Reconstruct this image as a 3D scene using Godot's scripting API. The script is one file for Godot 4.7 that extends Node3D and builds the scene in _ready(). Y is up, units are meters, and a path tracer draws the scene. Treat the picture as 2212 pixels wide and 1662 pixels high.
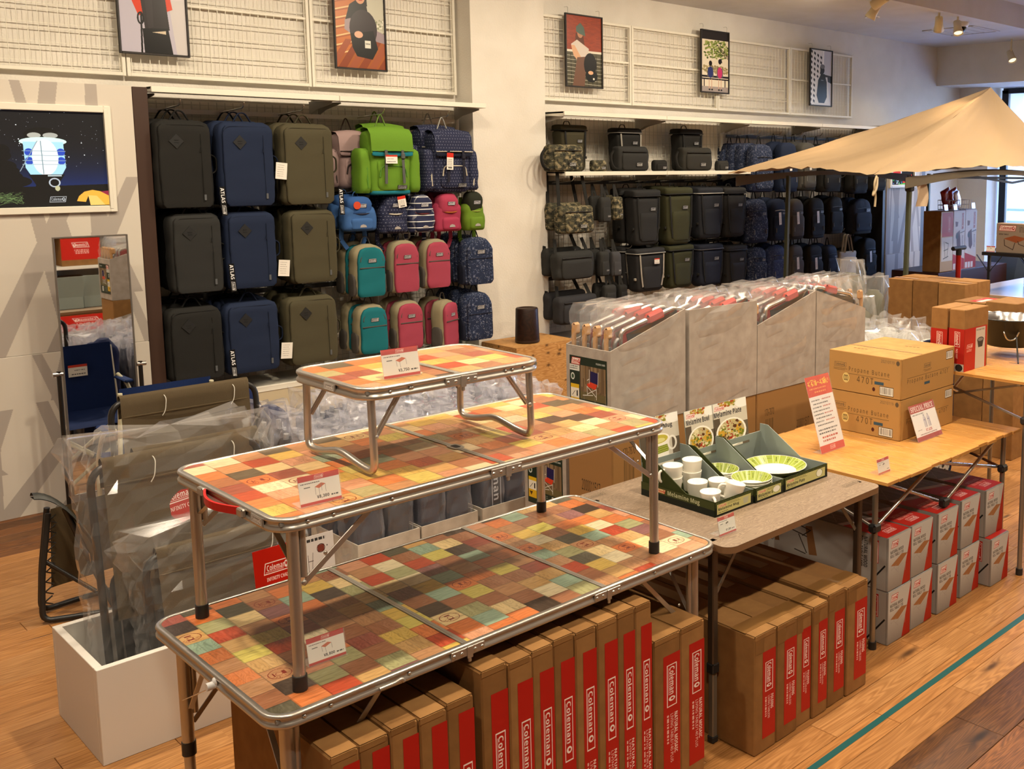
extends Node3D
# Camping section of a shop: mosaic folding tables in front, backpack walls behind. Metres, y up, back wall along x.

# ------------------------------------------------------------------ nodes
var used := {}
var kinds := {}
const ORD := ["first", "second", "third", "fourth", "fifth", "sixth", "seventh", "eighth", "ninth", "tenth", "eleventh", "twelfth", "thirteenth", "fourteenth", "fifteenth", "sixteenth"]

func numbered(n: String) -> String:
	var b := n
	if used.has(b):
		used[b] += 1
		return "%s_%03d" % [b, used[b]]
	used[b] = 0
	return b

func tag(o, label: String, cat: String, group := ""):
	o.set_meta("label", label)
	o.set_meta("category", cat)
	if group != "":
		o.set_meta("group", group)
	return o

func thing(n: String, label: String, cat: String, at := Vector3.ZERO, yaw := 0.0, group := "") -> Node3D:
	var o := Node3D.new()
	o.name = numbered(n)
	add_child(o, true)
	o.position = at
	o.rotation.y = yaw
	tag(o, label, cat, group)
	return o

func part(n: String, st, mat: Material, parent: Node, label := "") -> MeshInstance3D:
	var m := MeshInstance3D.new()
	m.mesh = st if st is Mesh else done(st)
	m.material_override = mat
	m.name = n if parent != self else numbered(n)
	parent.add_child(m, true)
	if label != "":
		m.set_meta("label", label)
	return m

func solo(n: String, st, mat: Material, label: String, cat: String, at := Vector3.ZERO, yaw := 0.0, group := "") -> MeshInstance3D:
	var m := part(n, st, mat, self)
	m.position = at
	m.rotation.y = yaw
	tag(m, label, cat, group)
	return m

func struct(n: String, st, mat: Material, parent: Node = null) -> MeshInstance3D:
	var m := part(n, st, mat, parent if parent else self)
	if parent == null:
		m.set_meta("kind", "structure")
	return m

func dup(o: Node3D, label: String, at: Vector3, yaw := 0.0, sc := 1.0) -> Node3D:
	var r: Node3D = o.duplicate()
	var base := String(o.name)
	var rx := RegEx.create_from_string("_\\d{3}$")
	r.name = numbered(rx.sub(base, ""))
	add_child(r, true)
	r.position = at
	r.rotation = Vector3(0, yaw, 0)
	r.scale = Vector3.ONE * sc
	r.set_meta("label", label)
	return r

# ------------------------------------------------------------------ meshes
func mb() -> SurfaceTool:
	var st := SurfaceTool.new()
	st.begin(Mesh.PRIMITIVE_TRIANGLES)
	st.set_smooth_group(-1)
	return st

func done(st: SurfaceTool) -> ArrayMesh:
	st.generate_normals()
	return st.commit()

func tri(st: SurfaceTool, a: Vector3, b: Vector3, c: Vector3):
	st.set_uv(Vector2(a.x, a.y)); st.add_vertex(a)
	st.set_uv(Vector2(b.x, b.y)); st.add_vertex(b)
	st.set_uv(Vector2(c.x, c.y)); st.add_vertex(c)

# a b c d run clockwise seen from the front: top-left, top-right, bottom-right, bottom-left
func quad(st: SurfaceTool, a: Vector3, b: Vector3, c: Vector3, d: Vector3, uv := Rect2(0, 0, 1, 1)):
	var u0 := uv.position
	var u1 := uv.position + Vector2(uv.size.x, 0)
	var u2 := uv.end
	var u3 := uv.position + Vector2(0, uv.size.y)
	st.set_uv(u0); st.add_vertex(a)
	st.set_uv(u1); st.add_vertex(b)
	st.set_uv(u2); st.add_vertex(c)
	st.set_uv(u0); st.add_vertex(a)
	st.set_uv(u2); st.add_vertex(c)
	st.set_uv(u3); st.add_vertex(d)

# chamfered box, c centre, s size
func box(st: SurfaceTool, c: Vector3, s: Vector3, b := 0.003, basis := Basis.IDENTITY):
	var h := s * 0.5
	b = minf(b, minf(h.x, minf(h.y, h.z)) * 0.9)
	st.set_smooth_group(-1)
	var P := func(x, y, z, k):
		var v := Vector3(x * h.x, y * h.y, z * h.z)
		if k != 0: v.x -= x * b
		if k != 1: v.y -= y * b
		if k != 2: v.z -= z * b
		return c + basis * v
	for k in 3:
		for s1 in [-1.0, 1.0]:
			var q := []
			for uv in [[-1.0, 1.0], [1.0, 1.0], [1.0, -1.0], [-1.0, -1.0]]:
				var e := [0.0, 0.0, 0.0]
				e[k] = s1
				e[(k + 1) % 3] = uv[0]
				e[(k + 2) % 3] = uv[1]
				q.append(P.call(e[0], e[1], e[2], k))
			if s1 > 0: quad(st, q[0], q[1], q[2], q[3])
			else: quad(st, q[3], q[2], q[1], q[0])
	if b < 0.0009:
		return
	for k in 3: # edges parallel to axis k
		var i := (k + 1) % 3
		var j := (k + 2) % 3
		for si in [-1.0, 1.0]:
			for sj in [-1.0, 1.0]:
				var e0 := [0.0, 0.0, 0.0]
				e0[i] = si; e0[j] = sj
				var e1 := e0.duplicate()
				e0[k] = -1.0; e1[k] = 1.0
				var a = P.call(e0[0], e0[1], e0[2], i)
				var bb = P.call(e1[0], e1[1], e1[2], i)
				var cc = P.call(e1[0], e1[1], e1[2], j)
				var d = P.call(e0[0], e0[1], e0[2], j)
				if si * sj > 0: quad(st, d, cc, bb, a)
				else: quad(st, a, bb, cc, d)

func basis_to(d: Vector3) -> Basis:
	var y := d.normalized()
	var x := y.cross(Vector3(0, 0, 1))
	if x.length() < 0.01: x = y.cross(Vector3(1, 0, 0))
	x = x.normalized()
	return Basis(x, y, x.cross(y))

# flat or square bar from a to b
func bar(st: SurfaceTool, a: Vector3, b: Vector3, w: float, t: float, bev := 0.001):
	box(st, (a + b) * 0.5, Vector3(w, a.distance_to(b), t), bev, basis_to(b - a))

func ring_strip(st: SurfaceTool, r0: PackedVector3Array, r1: PackedVector3Array, v0: float, v1: float, closed := true):
	var n := r0.size()
	var m := n if closed else n - 1
	for i in m:
		var j := (i + 1) % n
		var ua := float(i) / m
		quad(st, r0[i], r0[j], r1[j], r1[i], Rect2(ua, v0, 1.0 / m, v1 - v0))

func cap(st: SurfaceTool, r: PackedVector3Array, flip := false):
	var c := Vector3.ZERO
	for p in r: c += p
	c /= r.size()
	for i in r.size():
		var j := (i + 1) % r.size()
		if flip: tri(st, c, r[j], r[i])
		else: tri(st, c, r[i], r[j])

func loft(st: SurfaceTool, rings: Array, caps := true, sg := 1, closed := true):
	st.set_smooth_group(sg)
	for k in rings.size() - 1:
		ring_strip(st, rings[k], rings[k + 1], float(k) / (rings.size() - 1), float(k + 1) / (rings.size() - 1), closed)
	if caps:
		st.set_smooth_group(-1)
		cap(st, rings[0])
		cap(st, rings[-1], true)
	st.set_smooth_group(-1)

func tube(st: SurfaceTool, pts: Array, r: float, sides := 8, caps := true, sq := 0.0):
	var rings := []
	var d: Vector3 = (pts[1] - pts[0]).normalized()
	var n := d.cross(Vector3(0, 1, 0))
	if n.length() < 0.05: n = d.cross(Vector3(1, 0, 0))
	n = n.normalized()
	for i in pts.size():
		var t: Vector3
		if i == 0: t = pts[1] - pts[0]
		elif i == pts.size() - 1: t = pts[i] - pts[i - 1]
		else: t = (pts[i + 1] - pts[i]).normalized() + (pts[i] - pts[i - 1]).normalized()
		t = t.normalized()
		n = (n - t * n.dot(t)).normalized()
		var bi := t.cross(n)
		var ring := PackedVector3Array()
		for k in sides:
			var a := TAU * k / sides + (PI / 4 if sides == 4 else 0.0)
			ring.append(pts[i] + (n * cos(a) + bi * sin(a) * (1.0 - sq)) * r)
		rings.append(ring)
	loft(st, rings, caps, 1 if sides > 4 else -1)

# rounds the corners of a polyline
func smooth_path(p: Array, r: float, n := 5, closed := false) -> Array:
	var o := []
	for i in p.size():
		if not closed and (i == 0 or i == p.size() - 1):
			o.append(p[i])
			continue
		var a: Vector3 = p[(i - 1 + p.size()) % p.size()]
		var b: Vector3 = p[i]
		var c: Vector3 = p[(i + 1) % p.size()]
		var da := minf(r, a.distance_to(b) * 0.49)
		var dc := minf(r, c.distance_to(b) * 0.49)
		var s := b + (a - b).normalized() * da
		var e := b + (c - b).normalized() * dc
		for k in n + 1:
			var t := float(k) / n
			o.append(s.lerp(b, t).lerp(b.lerp(e, t), t))
	return o

func lathe(st: SurfaceTool, prof: Array, seg := 20, at := Vector3.ZERO, caps := false):
	var rings := []
	for p in prof:
		var ring := PackedVector3Array()
		for k in seg:
			var a := -TAU * k / seg
			ring.append(at + Vector3(cos(a) * p.x, p.y, sin(a) * p.x))
		rings.append(ring)
	rings.reverse()
	loft(st, rings, caps, 1)

# polygon in the plane (u, v), raised along w
func prism(st: SurfaceTool, poly: PackedVector2Array, o: Vector3, u: Vector3, v: Vector3, w: Vector3, depth: float, side_smooth := false):
	var idx := Geometry2D.triangulate_polygon(poly)
	var cl := Geometry2D.is_polygon_clockwise(poly)
	var flip := (u.cross(v).dot(w) > 0.0)
	st.set_smooth_group(-1)
	var bb := Rect2(poly[0], Vector2.ZERO)
	for p in poly: bb = bb.expand(p)
	for k in range(0, idx.size(), 3):
		var q := [idx[k], idx[k + 1], idx[k + 2]]
		var ar := (poly[q[1]] - poly[q[0]]).cross(poly[q[2]] - poly[q[0]])
		var fr := q if (ar < 0) == flip else [q[0], q[2], q[1]]
		for side in 2:
			var ord: Array = fr if side == 1 else [fr[0], fr[2], fr[1]]
			for i in ord:
				var p2: Vector2 = poly[i]
				st.set_uv(Vector2((p2.x - bb.position.x) / maxf(bb.size.x, 1e-6), 1.0 - (p2.y - bb.position.y) / maxf(bb.size.y, 1e-6)))
				st.add_vertex(o + u * p2.x + v * p2.y + w * (depth if side == 1 else 0.0))
	if side_smooth: st.set_smooth_group(2)
	for i in poly.size():
		var j := (i + 1) % poly.size()
		var a := o + u * poly[i].x + v * poly[i].y
		var b := o + u * poly[j].x + v * poly[j].y
		if (cl == flip):
			quad(st, a + w * depth, b + w * depth, b, a)
		else:
			quad(st, b + w * depth, a + w * depth, a, b)
	st.set_smooth_group(-1)

func rrect(w: float, h: float, r: float, n := 6) -> PackedVector2Array:
	var o := PackedVector2Array()
	for c in [[1, 1, 0.0], [-1, 1, PI / 2], [-1, -1, PI], [1, -1, PI * 1.5]]:
		for k in n + 1:
			var a: float = c[2] + PI / 2 * k / n
			o.append(Vector2(c[0] * (w / 2 - r) + cos(a) * r, c[1] * (h / 2 - r) + sin(a) * r))
	return o

# grid surface f(u, v) -> Vector3, u and v 0..1
func sheet(st: SurfaceTool, nu: int, nv: int, f: Callable, sg := 1):
	st.set_smooth_group(sg)
	var g := []
	for j in nv + 1:
		var row := []
		for i in nu + 1:
			row.append(f.call(float(i) / nu, float(j) / nv))
		g.append(row)
	for j in nv:
		for i in nu:
			quad(st, g[j][i], g[j][i + 1], g[j + 1][i + 1], g[j + 1][i], Rect2(float(i) / nu, float(j) / nv, 1.0 / nu, 1.0 / nv))
	st.set_smooth_group(-1)

# flat print, w x h, standing at p (bottom centre), facing +z before basis
func label_quad(st: SurfaceTool, p: Vector3, w: float, h: float, basis := Basis.IDENTITY):
	var c := [Vector3(-w / 2, h, 0), Vector3(w / 2, h, 0), Vector3(w / 2, 0, 0), Vector3(-w / 2, 0, 0)]
	quad(st, p + basis * c[0], p + basis * c[1], p + basis * c[2], p + basis * c[3])

var rng := RandomNumberGenerator.new()
func rnd(a: float, b: float) -> float:
	return rng.randf_range(a, b)

# ------------------------------------------------------------------ materials
var mats := {}
func mat(col: Color, rough := 0.8, metal := 0.0, extra := "") -> StandardMaterial3D:
	var k := [col.to_html(), rough, metal, extra]
	if mats.has(k): return mats[k]
	var m := StandardMaterial3D.new()
	m.albedo_color = col
	m.roughness = rough
	m.metallic = metal
	match extra:
		"cloth":
			m.normal_enabled = true
			m.normal_texture = tex_noise("weave")
			m.normal_scale = 0.5
			m.uv1_triplanar = true
			m.uv1_scale = Vector3(6, 6, 6)
			m.metallic_specular = 0.3
		"card":
			m.albedo_texture = tex_noise("card")
			m.uv1_triplanar = true
			m.uv1_scale = Vector3(2.3, 2.3, 2.3)
			m.metallic_specular = 0.3
		"wall":
			m.albedo_texture = tex_noise("wall")
			m.normal_enabled = true
			m.normal_texture = tex_noise("bump")
			m.normal_scale = 0.15
			m.uv1_triplanar = true
			m.uv1_world_triplanar = true
			m.uv1_scale = Vector3(0.9, 0.9, 0.9)
		"brushed":
			m.roughness_texture = tex_noise("card")
			m.uv1_triplanar = true
			m.uv1_scale = Vector3(1, 30, 30)
	mats[k] = m
	return m

func film(alpha: float, rough := 0.12, tint := Color(1, 1, 1)) -> StandardMaterial3D:
	var k := ["film", alpha, rough, tint.to_html()]
	if mats.has(k): return mats[k]
	var m := StandardMaterial3D.new()
	m.albedo_color = Color(tint.r, tint.g, tint.b, alpha)
	m.transparency = BaseMaterial3D.TRANSPARENCY_ALPHA
	m.roughness = rough
	m.cull_mode = BaseMaterial3D.CULL_DISABLED
	mats[k] = m
	return m

func printed(t: Texture2D, rough := 0.5, spec := 0.4) -> StandardMaterial3D:
	var k := ["print", t, rough]
	if mats.has(k): return mats[k]
	var m := StandardMaterial3D.new()
	m.albedo_texture = t
	m.roughness = rough
	m.metallic_specular = spec
	m.texture_repeat = false
	mats[k] = m
	return m

func glow(col: Color, e: float, t: Texture2D = null) -> StandardMaterial3D:
	var m := StandardMaterial3D.new()
	m.albedo_color = Color(0.1, 0.1, 0.1)
	m.emission_enabled = true
	m.emission = col
	m.emission_energy_multiplier = e
	if t:
		m.emission = Color.WHITE
		m.emission_texture = t
		m.emission_operator = BaseMaterial3D.EMISSION_OP_MULTIPLY
		m.texture_repeat = false
	return m

# ------------------------------------------------------------------ textures
var texs := {}
func noise_img(w: int, h: int, seed_: int, freq: float, sx := 1.0, sy := 1.0, oct := 3) -> Image:
	var n := FastNoiseLite.new()
	n.seed = seed_
	n.frequency = freq
	n.fractal_octaves = oct
	var im := Image.create(w, h, false, Image.FORMAT_RGB8)
	for y in h:
		for x in w:
			var v := n.get_noise_2d(x * sx, y * sy) * 0.5 + 0.5
			im.set_pixel(x, y, Color(v, v, v))
	return im

func ntex(seed_: int, freq: float, size: int, lo: Color, hi: Color, normal := false, bump := 4.0) -> NoiseTexture2D:
	var n := FastNoiseLite.new()
	n.seed = seed_
	n.frequency = freq
	n.fractal_octaves = 4
	var t := NoiseTexture2D.new()
	t.width = size
	t.height = size
	t.seamless = true
	t.noise = n
	if normal:
		t.as_normal_map = true
		t.bump_strength = bump
	else:
		var g := Gradient.new()
		g.set_color(0, lo)
		g.set_color(1, hi)
		t.color_ramp = g
	return t

func tex_noise(k: String) -> Texture2D:
	if texs.has(k): return texs[k]
	var t: Texture2D
	match k:
		"card": t = ntex(3, 0.02, 256, Color(0.88, 0.87, 0.86), Color(1, 1, 1))
		"wall": t = ntex(5, 0.01, 256, Color(0.96, 0.955, 0.945), Color(1, 1, 1))
		"bump": t = ntex(9, 0.25, 256, Color.BLACK, Color.WHITE, true, 2.0)
		"weave": t = ntex(11, 0.35, 256, Color.BLACK, Color.WHITE, true, 5.0)
	texs[k] = t
	return t

func wood_tex(k: String, dark: Color, light: Color, w := 512, h := 256, stretch := 14.0, knots := 0, seed_ := 1, lines := 7.0) -> ImageTexture:
	if texs.has(k): return texs[k]
	var n := FastNoiseLite.new()
	n.seed = seed_
	n.frequency = 0.012
	n.fractal_octaves = 3
	var n2 := FastNoiseLite.new()
	n2.seed = seed_ + 50
	n2.frequency = 0.09
	rng.seed = seed_
	var ks := []
	for i in knots: ks.append(Vector3(rnd(0, w), rnd(0, h), rnd(4, 9)))
	var im := Image.create(w, h, false, Image.FORMAT_RGB8)
	for y in h:
		for x in w:
			var yy := float(y)
			var dk := 0.0
			for q in ks:
				var dx: float = (x - q.x) / (q.z * 3.0)
				var dy: float = (y - q.y) / q.z
				var d := dx * dx + dy * dy
				if d < 6.0:
					yy += signf(dy) * q.z * exp(-d) * 1.5
					dk = maxf(dk, exp(-d * 2.0))
			var a := n.get_noise_2d(x / stretch * 3.0, yy * 2.2)
			var g := 0.5 + 0.5 * sin((a * lines + yy * 0.02) * TAU)
			var f := n2.get_noise_2d(x / stretch, yy * 3.0) * 0.5 + 0.5
			var v := clampf(0.45 * g + 0.55 * f, 0, 1)
			im.set_pixel(x, y, dark.lerp(light, v).lerp(dark * 0.55, dk))
	im.generate_mipmaps()
	texs[k] = ImageTexture.create_from_image(im)
	return texs[k]

func wood_mat(k: String, dark: Color, light: Color, rough := 0.45, knots := 0, seed_ := 1, lines := 7.0) -> StandardMaterial3D:
	if mats.has(k): return mats[k]
	var m := StandardMaterial3D.new()
	m.albedo_texture = wood_tex(k, dark, light, 512, 256, 14.0, knots, seed_, lines)
	m.roughness = rough
	m.metallic_specular = 0.35
	mats[k] = m
	return m
# ------------------------------------------------------------------ drawing on images
var fonts := {}
func font(f: String, bold: bool) -> SystemFont:
	var k := f + str(bold)
	if not fonts.has(k):
		var s := SystemFont.new()
		s.font_names = [f]
		s.font_weight = 700 if bold else 400
		fonts[k] = s
	return fonts[k]

func canvas(w: int, h: int, c: Color) -> Image:
	var im := Image.create(w, h, false, Image.FORMAT_RGBA8)
	im.fill(c)
	return im

func tex(im: Image) -> ImageTexture:
	return ImageTexture.create_from_image(im)

# the words as an alpha image
func words_img(s: String, col: Color, bold := true, face := "Droid Sans", px := 48) -> Image:
	var ts = TextServerManager.get_primary_interface()
	var f := font(face, bold)
	var tl := TextLine.new()
	tl.add_string(s, f, px)
	var w := int(tl.get_line_width()) + 6
	var h := int(px * 1.3)
	var base := int(px * 1.0)
	var im := Image.create(w, h, false, Image.FORMAT_RGBA8)
	im.fill(Color(col.r, col.g, col.b, 0))
	var x := 2.0
	for g in ts.shaped_text_get_glyphs(tl.get_rid()):
		var fr = g.font_rid
		if fr.is_valid():
			var sz := Vector2i(px, 0)
			ts.font_render_glyph(fr, sz, g.index)
			var ti = ts.font_get_glyph_texture_idx(fr, sz, g.index)
			if ti >= 0:
				var uv: Rect2 = ts.font_get_glyph_uv_rect(fr, sz, g.index)
				var off: Vector2 = ts.font_get_glyph_offset(fr, sz, g.index)
				var key := [fr, ti]
				var src: Image = ts.font_get_texture_image(fr, sz, ti)
				var sub := src.get_region(Rect2i(uv))
				for yy in sub.get_height():
					for xx in sub.get_width():
						var a := sub.get_pixel(xx, yy).a
						if a > 0.02:
							var X := int(x + off.x) + xx
							var Y := int(base + off.y) + yy
							if X >= 0 and Y >= 0 and X < w and Y < h:
								im.set_pixel(X, Y, Color(col.r, col.g, col.b, maxf(a, im.get_pixel(X, Y).a)))
		x += g.advance
	var u := im.get_used_rect()
	if u.size.x < 1: return im
	return im.get_region(u)

# words fitted into a rectangle of the image; turn 1 = reading downwards
func put_words(im: Image, s: String, r: Rect2, col: Color, bold := true, face := "Droid Sans", turn := 0):
	var t := words_img(s, col, bold, face)
	var w := int(r.size.x)
	var h := int(r.size.y)
	if turn:
		t.rotate_90(CLOCKWISE)
	t.resize(maxi(w, 1), maxi(h, 1), Image.INTERPOLATE_TRILINEAR if w * 2 < t.get_width() else Image.INTERPOLATE_BILINEAR)
	im.blend_rect(t, Rect2i(0, 0, w, h), Vector2i(r.position))

func rect(im: Image, x: float, y: float, w: float, h: float, c: Color):
	im.fill_rect(Rect2i(int(x), int(y), maxi(int(w), 1), maxi(int(h), 1)), c)

func poly(im: Image, pts: Array, c: Color):
	var y0 := 1e9
	var y1 := -1e9
	for p in pts:
		y0 = minf(y0, p.y); y1 = maxf(y1, p.y)
	for y in range(maxi(int(y0), 0), mini(int(ceil(y1)), im.get_height())):
		var xs := []
		var yc := y + 0.5
		for i in pts.size():
			var a: Vector2 = pts[i]
			var b: Vector2 = pts[(i + 1) % pts.size()]
			if (a.y <= yc) != (b.y <= yc):
				xs.append(a.x + (yc - a.y) / (b.y - a.y) * (b.x - a.x))
		xs.sort()
		for k in range(0, xs.size() - 1, 2):
			var xa := int(round(xs[k]))
			var xb := int(round(xs[k + 1]))
			if xb > xa: im.fill_rect(Rect2i(xa, y, xb - xa, 1), c)

func ell(im: Image, cx: float, cy: float, rx: float, ry: float, c: Color, a0 := 0.0, a1 := TAU):
	var p := []
	for k in 25: p.append(Vector2(cx + cos(a0 + (a1 - a0) * k / 24.0) * rx, cy + sin(a0 + (a1 - a0) * k / 24.0) * ry))
	poly(im, p, c)

func line(im: Image, a: Vector2, b: Vector2, w: float, c: Color):
	var d := (b - a).normalized() * w * 0.5
	var n := Vector2(-d.y, d.x)
	poly(im, [a + n - d, b + n + d, b - n + d, a - n - d], c)

func oval_line(im: Image, cx: float, cy: float, rx: float, ry: float, w: float, c: Color):
	for k in 28:
		var a := TAU * k / 28.0
		var b := TAU * (k + 1) / 28.0
		line(im, Vector2(cx + cos(a) * rx, cy + sin(a) * ry), Vector2(cx + cos(b) * rx, cy + sin(b) * ry), w, c)

# rows of tiny unreadable print
func small_print(im: Image, x: float, y: float, w: float, rows: int, step: float, h: float, c: Color, sd := 1):
	rng.seed = sd * 77
	for k in rows:
		var xx := x
		var end := x + w * rnd(0.75, 1.0)
		while xx < end:
			var l := rnd(h * 0.6, h * 2.2)
			rect(im, xx, y + k * step, minf(l, end - xx), h, c)
			xx += l + h * 0.5

func barcode(im: Image, x: float, y: float, w: float, h: float, sd := 1):
	rect(im, x, y, w, h, Color(0.95, 0.95, 0.92))
	rng.seed = sd
	var xx := x + w * 0.06
	while xx < x + w * 0.94:
		var l := rnd(0.015, 0.05) * w
		rect(im, xx, y + h * 0.08, l, h * 0.84, Color(0.1, 0.1, 0.1))
		xx += l + rnd(0.02, 0.05) * w

# the maker's mark: leaning frame, word, small lantern disc
func mark(im: Image, r: Rect2, fg: Color, bg: Color, lean := 0.12, solid := false):
	var x := r.position.x
	var y := r.position.y
	var w := r.size.x
	var h := r.size.y
	var l := h * lean * 2.0
	var fr := func(g): return [Vector2(x + l + g, y + g), Vector2(x + w - g, y + g), Vector2(x + w - l - g, y + h - g), Vector2(x + g, y + h - g)]
	poly(im, fr.call(0.0), fg)
	if not solid:
		poly(im, fr.call(maxf(h * 0.08, 1.0)), bg)
	var ink := bg if solid else fg
	put_words(im, "Coleman", Rect2(x + l * 0.8 + w * 0.06, y + h * 0.2, w * 0.66, h * 0.56), ink, true)
	rect(im, x + w * 0.08, y + h * 0.8, w * 0.64, maxf(h * 0.05, 1), ink)
	var cx := x + w * 0.82
	ell(im, cx, y + h * 0.5, h * 0.2, h * 0.32, ink)
	ell(im, cx, y + h * 0.46, h * 0.09, h * 0.15, bg if not solid else fg)

# lantern badge on the mosaic print
func lantern_badge(im: Image, cx: float, cy: float, rx: float, ry: float, c: Color, turn := 0):
	oval_line(im, cx, cy, rx, ry, maxf(rx * 0.07, 1.2), c)
	var s := -1.0 if turn == 1 else 1.0
	if turn < 2:
		rect(im, cx - rx * 0.3, cy - ry * (0.62 if s > 0 else -0.25), rx * 0.6, ry * 0.3, c)
		oval_line(im, cx, cy + s * ry * 0.1, rx * 0.26, ry * 0.3, 1.4, c)
		rect(im, cx - rx * 0.33, cy + s * ry * 0.52 - ry * 0.12, rx * 0.66, ry * 0.28, c)
	else:
		s = 1.0 if turn == 2 else -1.0
		rect(im, cx + s * rx * 0.28, cy - ry * 0.4, rx * 0.32, ry * 0.8, c)
		oval_line(im, cx - s * rx * 0.06, cy, rx * 0.3, ry * 0.32, 1.4, c)
		rect(im, cx - s * rx * 0.5 - rx * 0.07, cy - ry * 0.34, rx * 0.16, ry * 0.68, c)
	for k in 3:
		var a := 0.5 + k * 0.35
		for q in [a, PI - a + 0.0]:
			line(im, Vector2(cx + cos(q + PI) * rx * 0.62, cy + sin(q) * ry * 0.6), Vector2(cx + cos(q + PI) * rx * 0.86, cy + sin(q) * ry * 0.84), 1.2, c)

# ------------------------------------------------------------------ the mosaic print
const PAL := {
	"o": Color(0.80, 0.44, 0.22), "r": Color(0.70, 0.25, 0.13), "m": Color(0.56, 0.26, 0.20), "b": Color(0.60, 0.38, 0.25), "t": Color(0.70, 0.50, 0.33),
	"p": Color(0.80, 0.56, 0.42), "y": Color(0.83, 0.69, 0.32), "Y": Color(0.80, 0.74, 0.36), "c": Color(0.90, 0.79, 0.56), "w": Color(0.88, 0.82, 0.66),
	"g": Color(0.62, 0.61, 0.42), "s": Color(0.56, 0.66, 0.56), "d": Color(0.24, 0.18, 0.14), "k": Color(0.30, 0.28, 0.21), "v": Color(0.52, 0.32, 0.31), "n": Color(0.77, 0.60, 0.36)}

func mosaic(w_m: float, d_m: float, px: int, sd: int, warm: float) -> ImageTexture:
	var h := int(px * d_m / w_m)
	var im := Image.create(px, h, false, Image.FORMAT_RGB8)
	var n := FastNoiseLite.new()
	n.seed = sd
	n.frequency = 0.03
	n.fractal_octaves = 3
	var bag := "oooorrmmbbbbttttppyyYYccwwggssddkvvvnnbbtto"
	if warm > 0: bag = "oooooorrmbtttppppyyYYcccwwgsdknnnnppoob"
	rng.seed = sd
	var cell := 0.0715 / w_m * px
	var cols := int(ceil(px / cell)) + 1
	var badges := []
	var lw := cell * 0.03
	for cx in cols:
		var off := rnd(-1, 0) * cell
		var prev := ""
		for cy in int(ceil(h / cell)) + 2:
			var k := bag[rng.randi() % bag.length()]
			while k == prev: k = bag[rng.randi() % bag.length()]
			prev = k
			var base: Color = PAL[k]
			base = base.lightened(rnd(0, 0.05)).darkened(rnd(0, 0.06))
			if warm > 0: base = base.lerp(Color(0.88, 0.52, 0.3), 0.14)
			var split := rng.randf() < 0.34
			var x0 := cx * cell
			var y0 := off + cy * cell
			var along := rng.randf() < 0.6
			var seed2 := rnd(0, 900)
			var b2: Color = base.lightened(0.05) if rng.randf() < 0.5 else base.darkened(0.06)
			for y in range(maxi(int(y0), 0), mini(int(y0 + cell), h)):
				for x in range(int(x0), mini(int(x0 + cell), px)):
					var fx := x - x0
					var fy := y - y0
					var c := base
					var g: float
					if split:
						if fx > cell * 0.5: c = b2
						g = n.get_noise_2d(x * 3.2 + seed2, y * 0.5 + seed2)
						g += 0.5 * sin(n.get_noise_2d(x * 0.7 + seed2, y * 0.25) * 26.0)
					else:
						g = n.get_noise_2d(x * 0.35 + seed2, y * 4.0 + seed2)
						g += 0.4 * sin(n.get_noise_2d(x * 0.15 + seed2, y * 0.7) * 22.0)
						if fmod(fy, cell * 0.334) < lw * 0.6 and k in "oyYcm": c = c.darkened(0.14)
					c = c.darkened(0.14 * clampf(g, 0, 1)).lightened(0.09 * clampf(-g, 0, 1))
					if fx < lw or fy < lw or (split and absf(fx - cell * 0.5) < lw * 0.5): c = c.darkened(0.2 if fx < lw or fy < lw else 0.1)
					im.set_pixel(x, y, c)
			if not split and k in "wcyptvnob" and rng.randf() < 0.17:
				badges.append([Vector2(x0 + cell * 0.5, y0 + cell * 0.5), rng.randi() % 4])
	for b in badges:
		var p: Vector2 = b[0]
		if p.y > cell * 0.5 and p.y < h - cell * 0.5 and p.x < px - cell * 0.5:
			lantern_badge(im, p.x, p.y, cell * 0.36, cell * 0.34, Color(0.45, 0.13, 0.08), b[1])
	return ImageTexture.create_from_image(im)
# ------------------------------------------------------------------ the scene
const EYE := 1.855
const YAW := 0.8238
const PITCH := 0.1264

func _ready():
	set_view()
	set_light()
	wall_washers()
	build_shell()
	build_floor()
	build_wall_fixtures()
	build_posters()
	build_left_bay()
	build_right_bay()
	build_front_tables()
	build_cartons()
	build_gray_table()
	build_roll_tables()
	build_display_boxes()
	build_lounger_bin()
	build_bagged_chairs()
	build_mirror_corner()
	build_far_right()

func set_view():
	var cam := Camera3D.new()
	cam.name = "camera"
	var cy := cos(YAW)
	var sy := sin(YAW)
	var cp := cos(PITCH)
	var sp := sin(PITCH)
	var right := Vector3(cy, 0, sy)
	var fwd := Vector3(cp * sy, -sp, -cp * cy)
	var up := right.cross(fwd)
	cam.transform = Transform3D(Basis(right, up, -fwd), Vector3(0, EYE, 0))
	cam.projection = Camera3D.PROJECTION_FRUSTUM
	cam.near = 0.05
	cam.far = 60.0
	cam.size = 0.05 * 1662.0 / 2198.0
	cam.frustum_offset = Vector2((1106.0 - 1517.0) / 2198.0, (636.0 - 831.0) / 2198.0) * 0.05
	add_child(cam)
	cam.current = true

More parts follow.
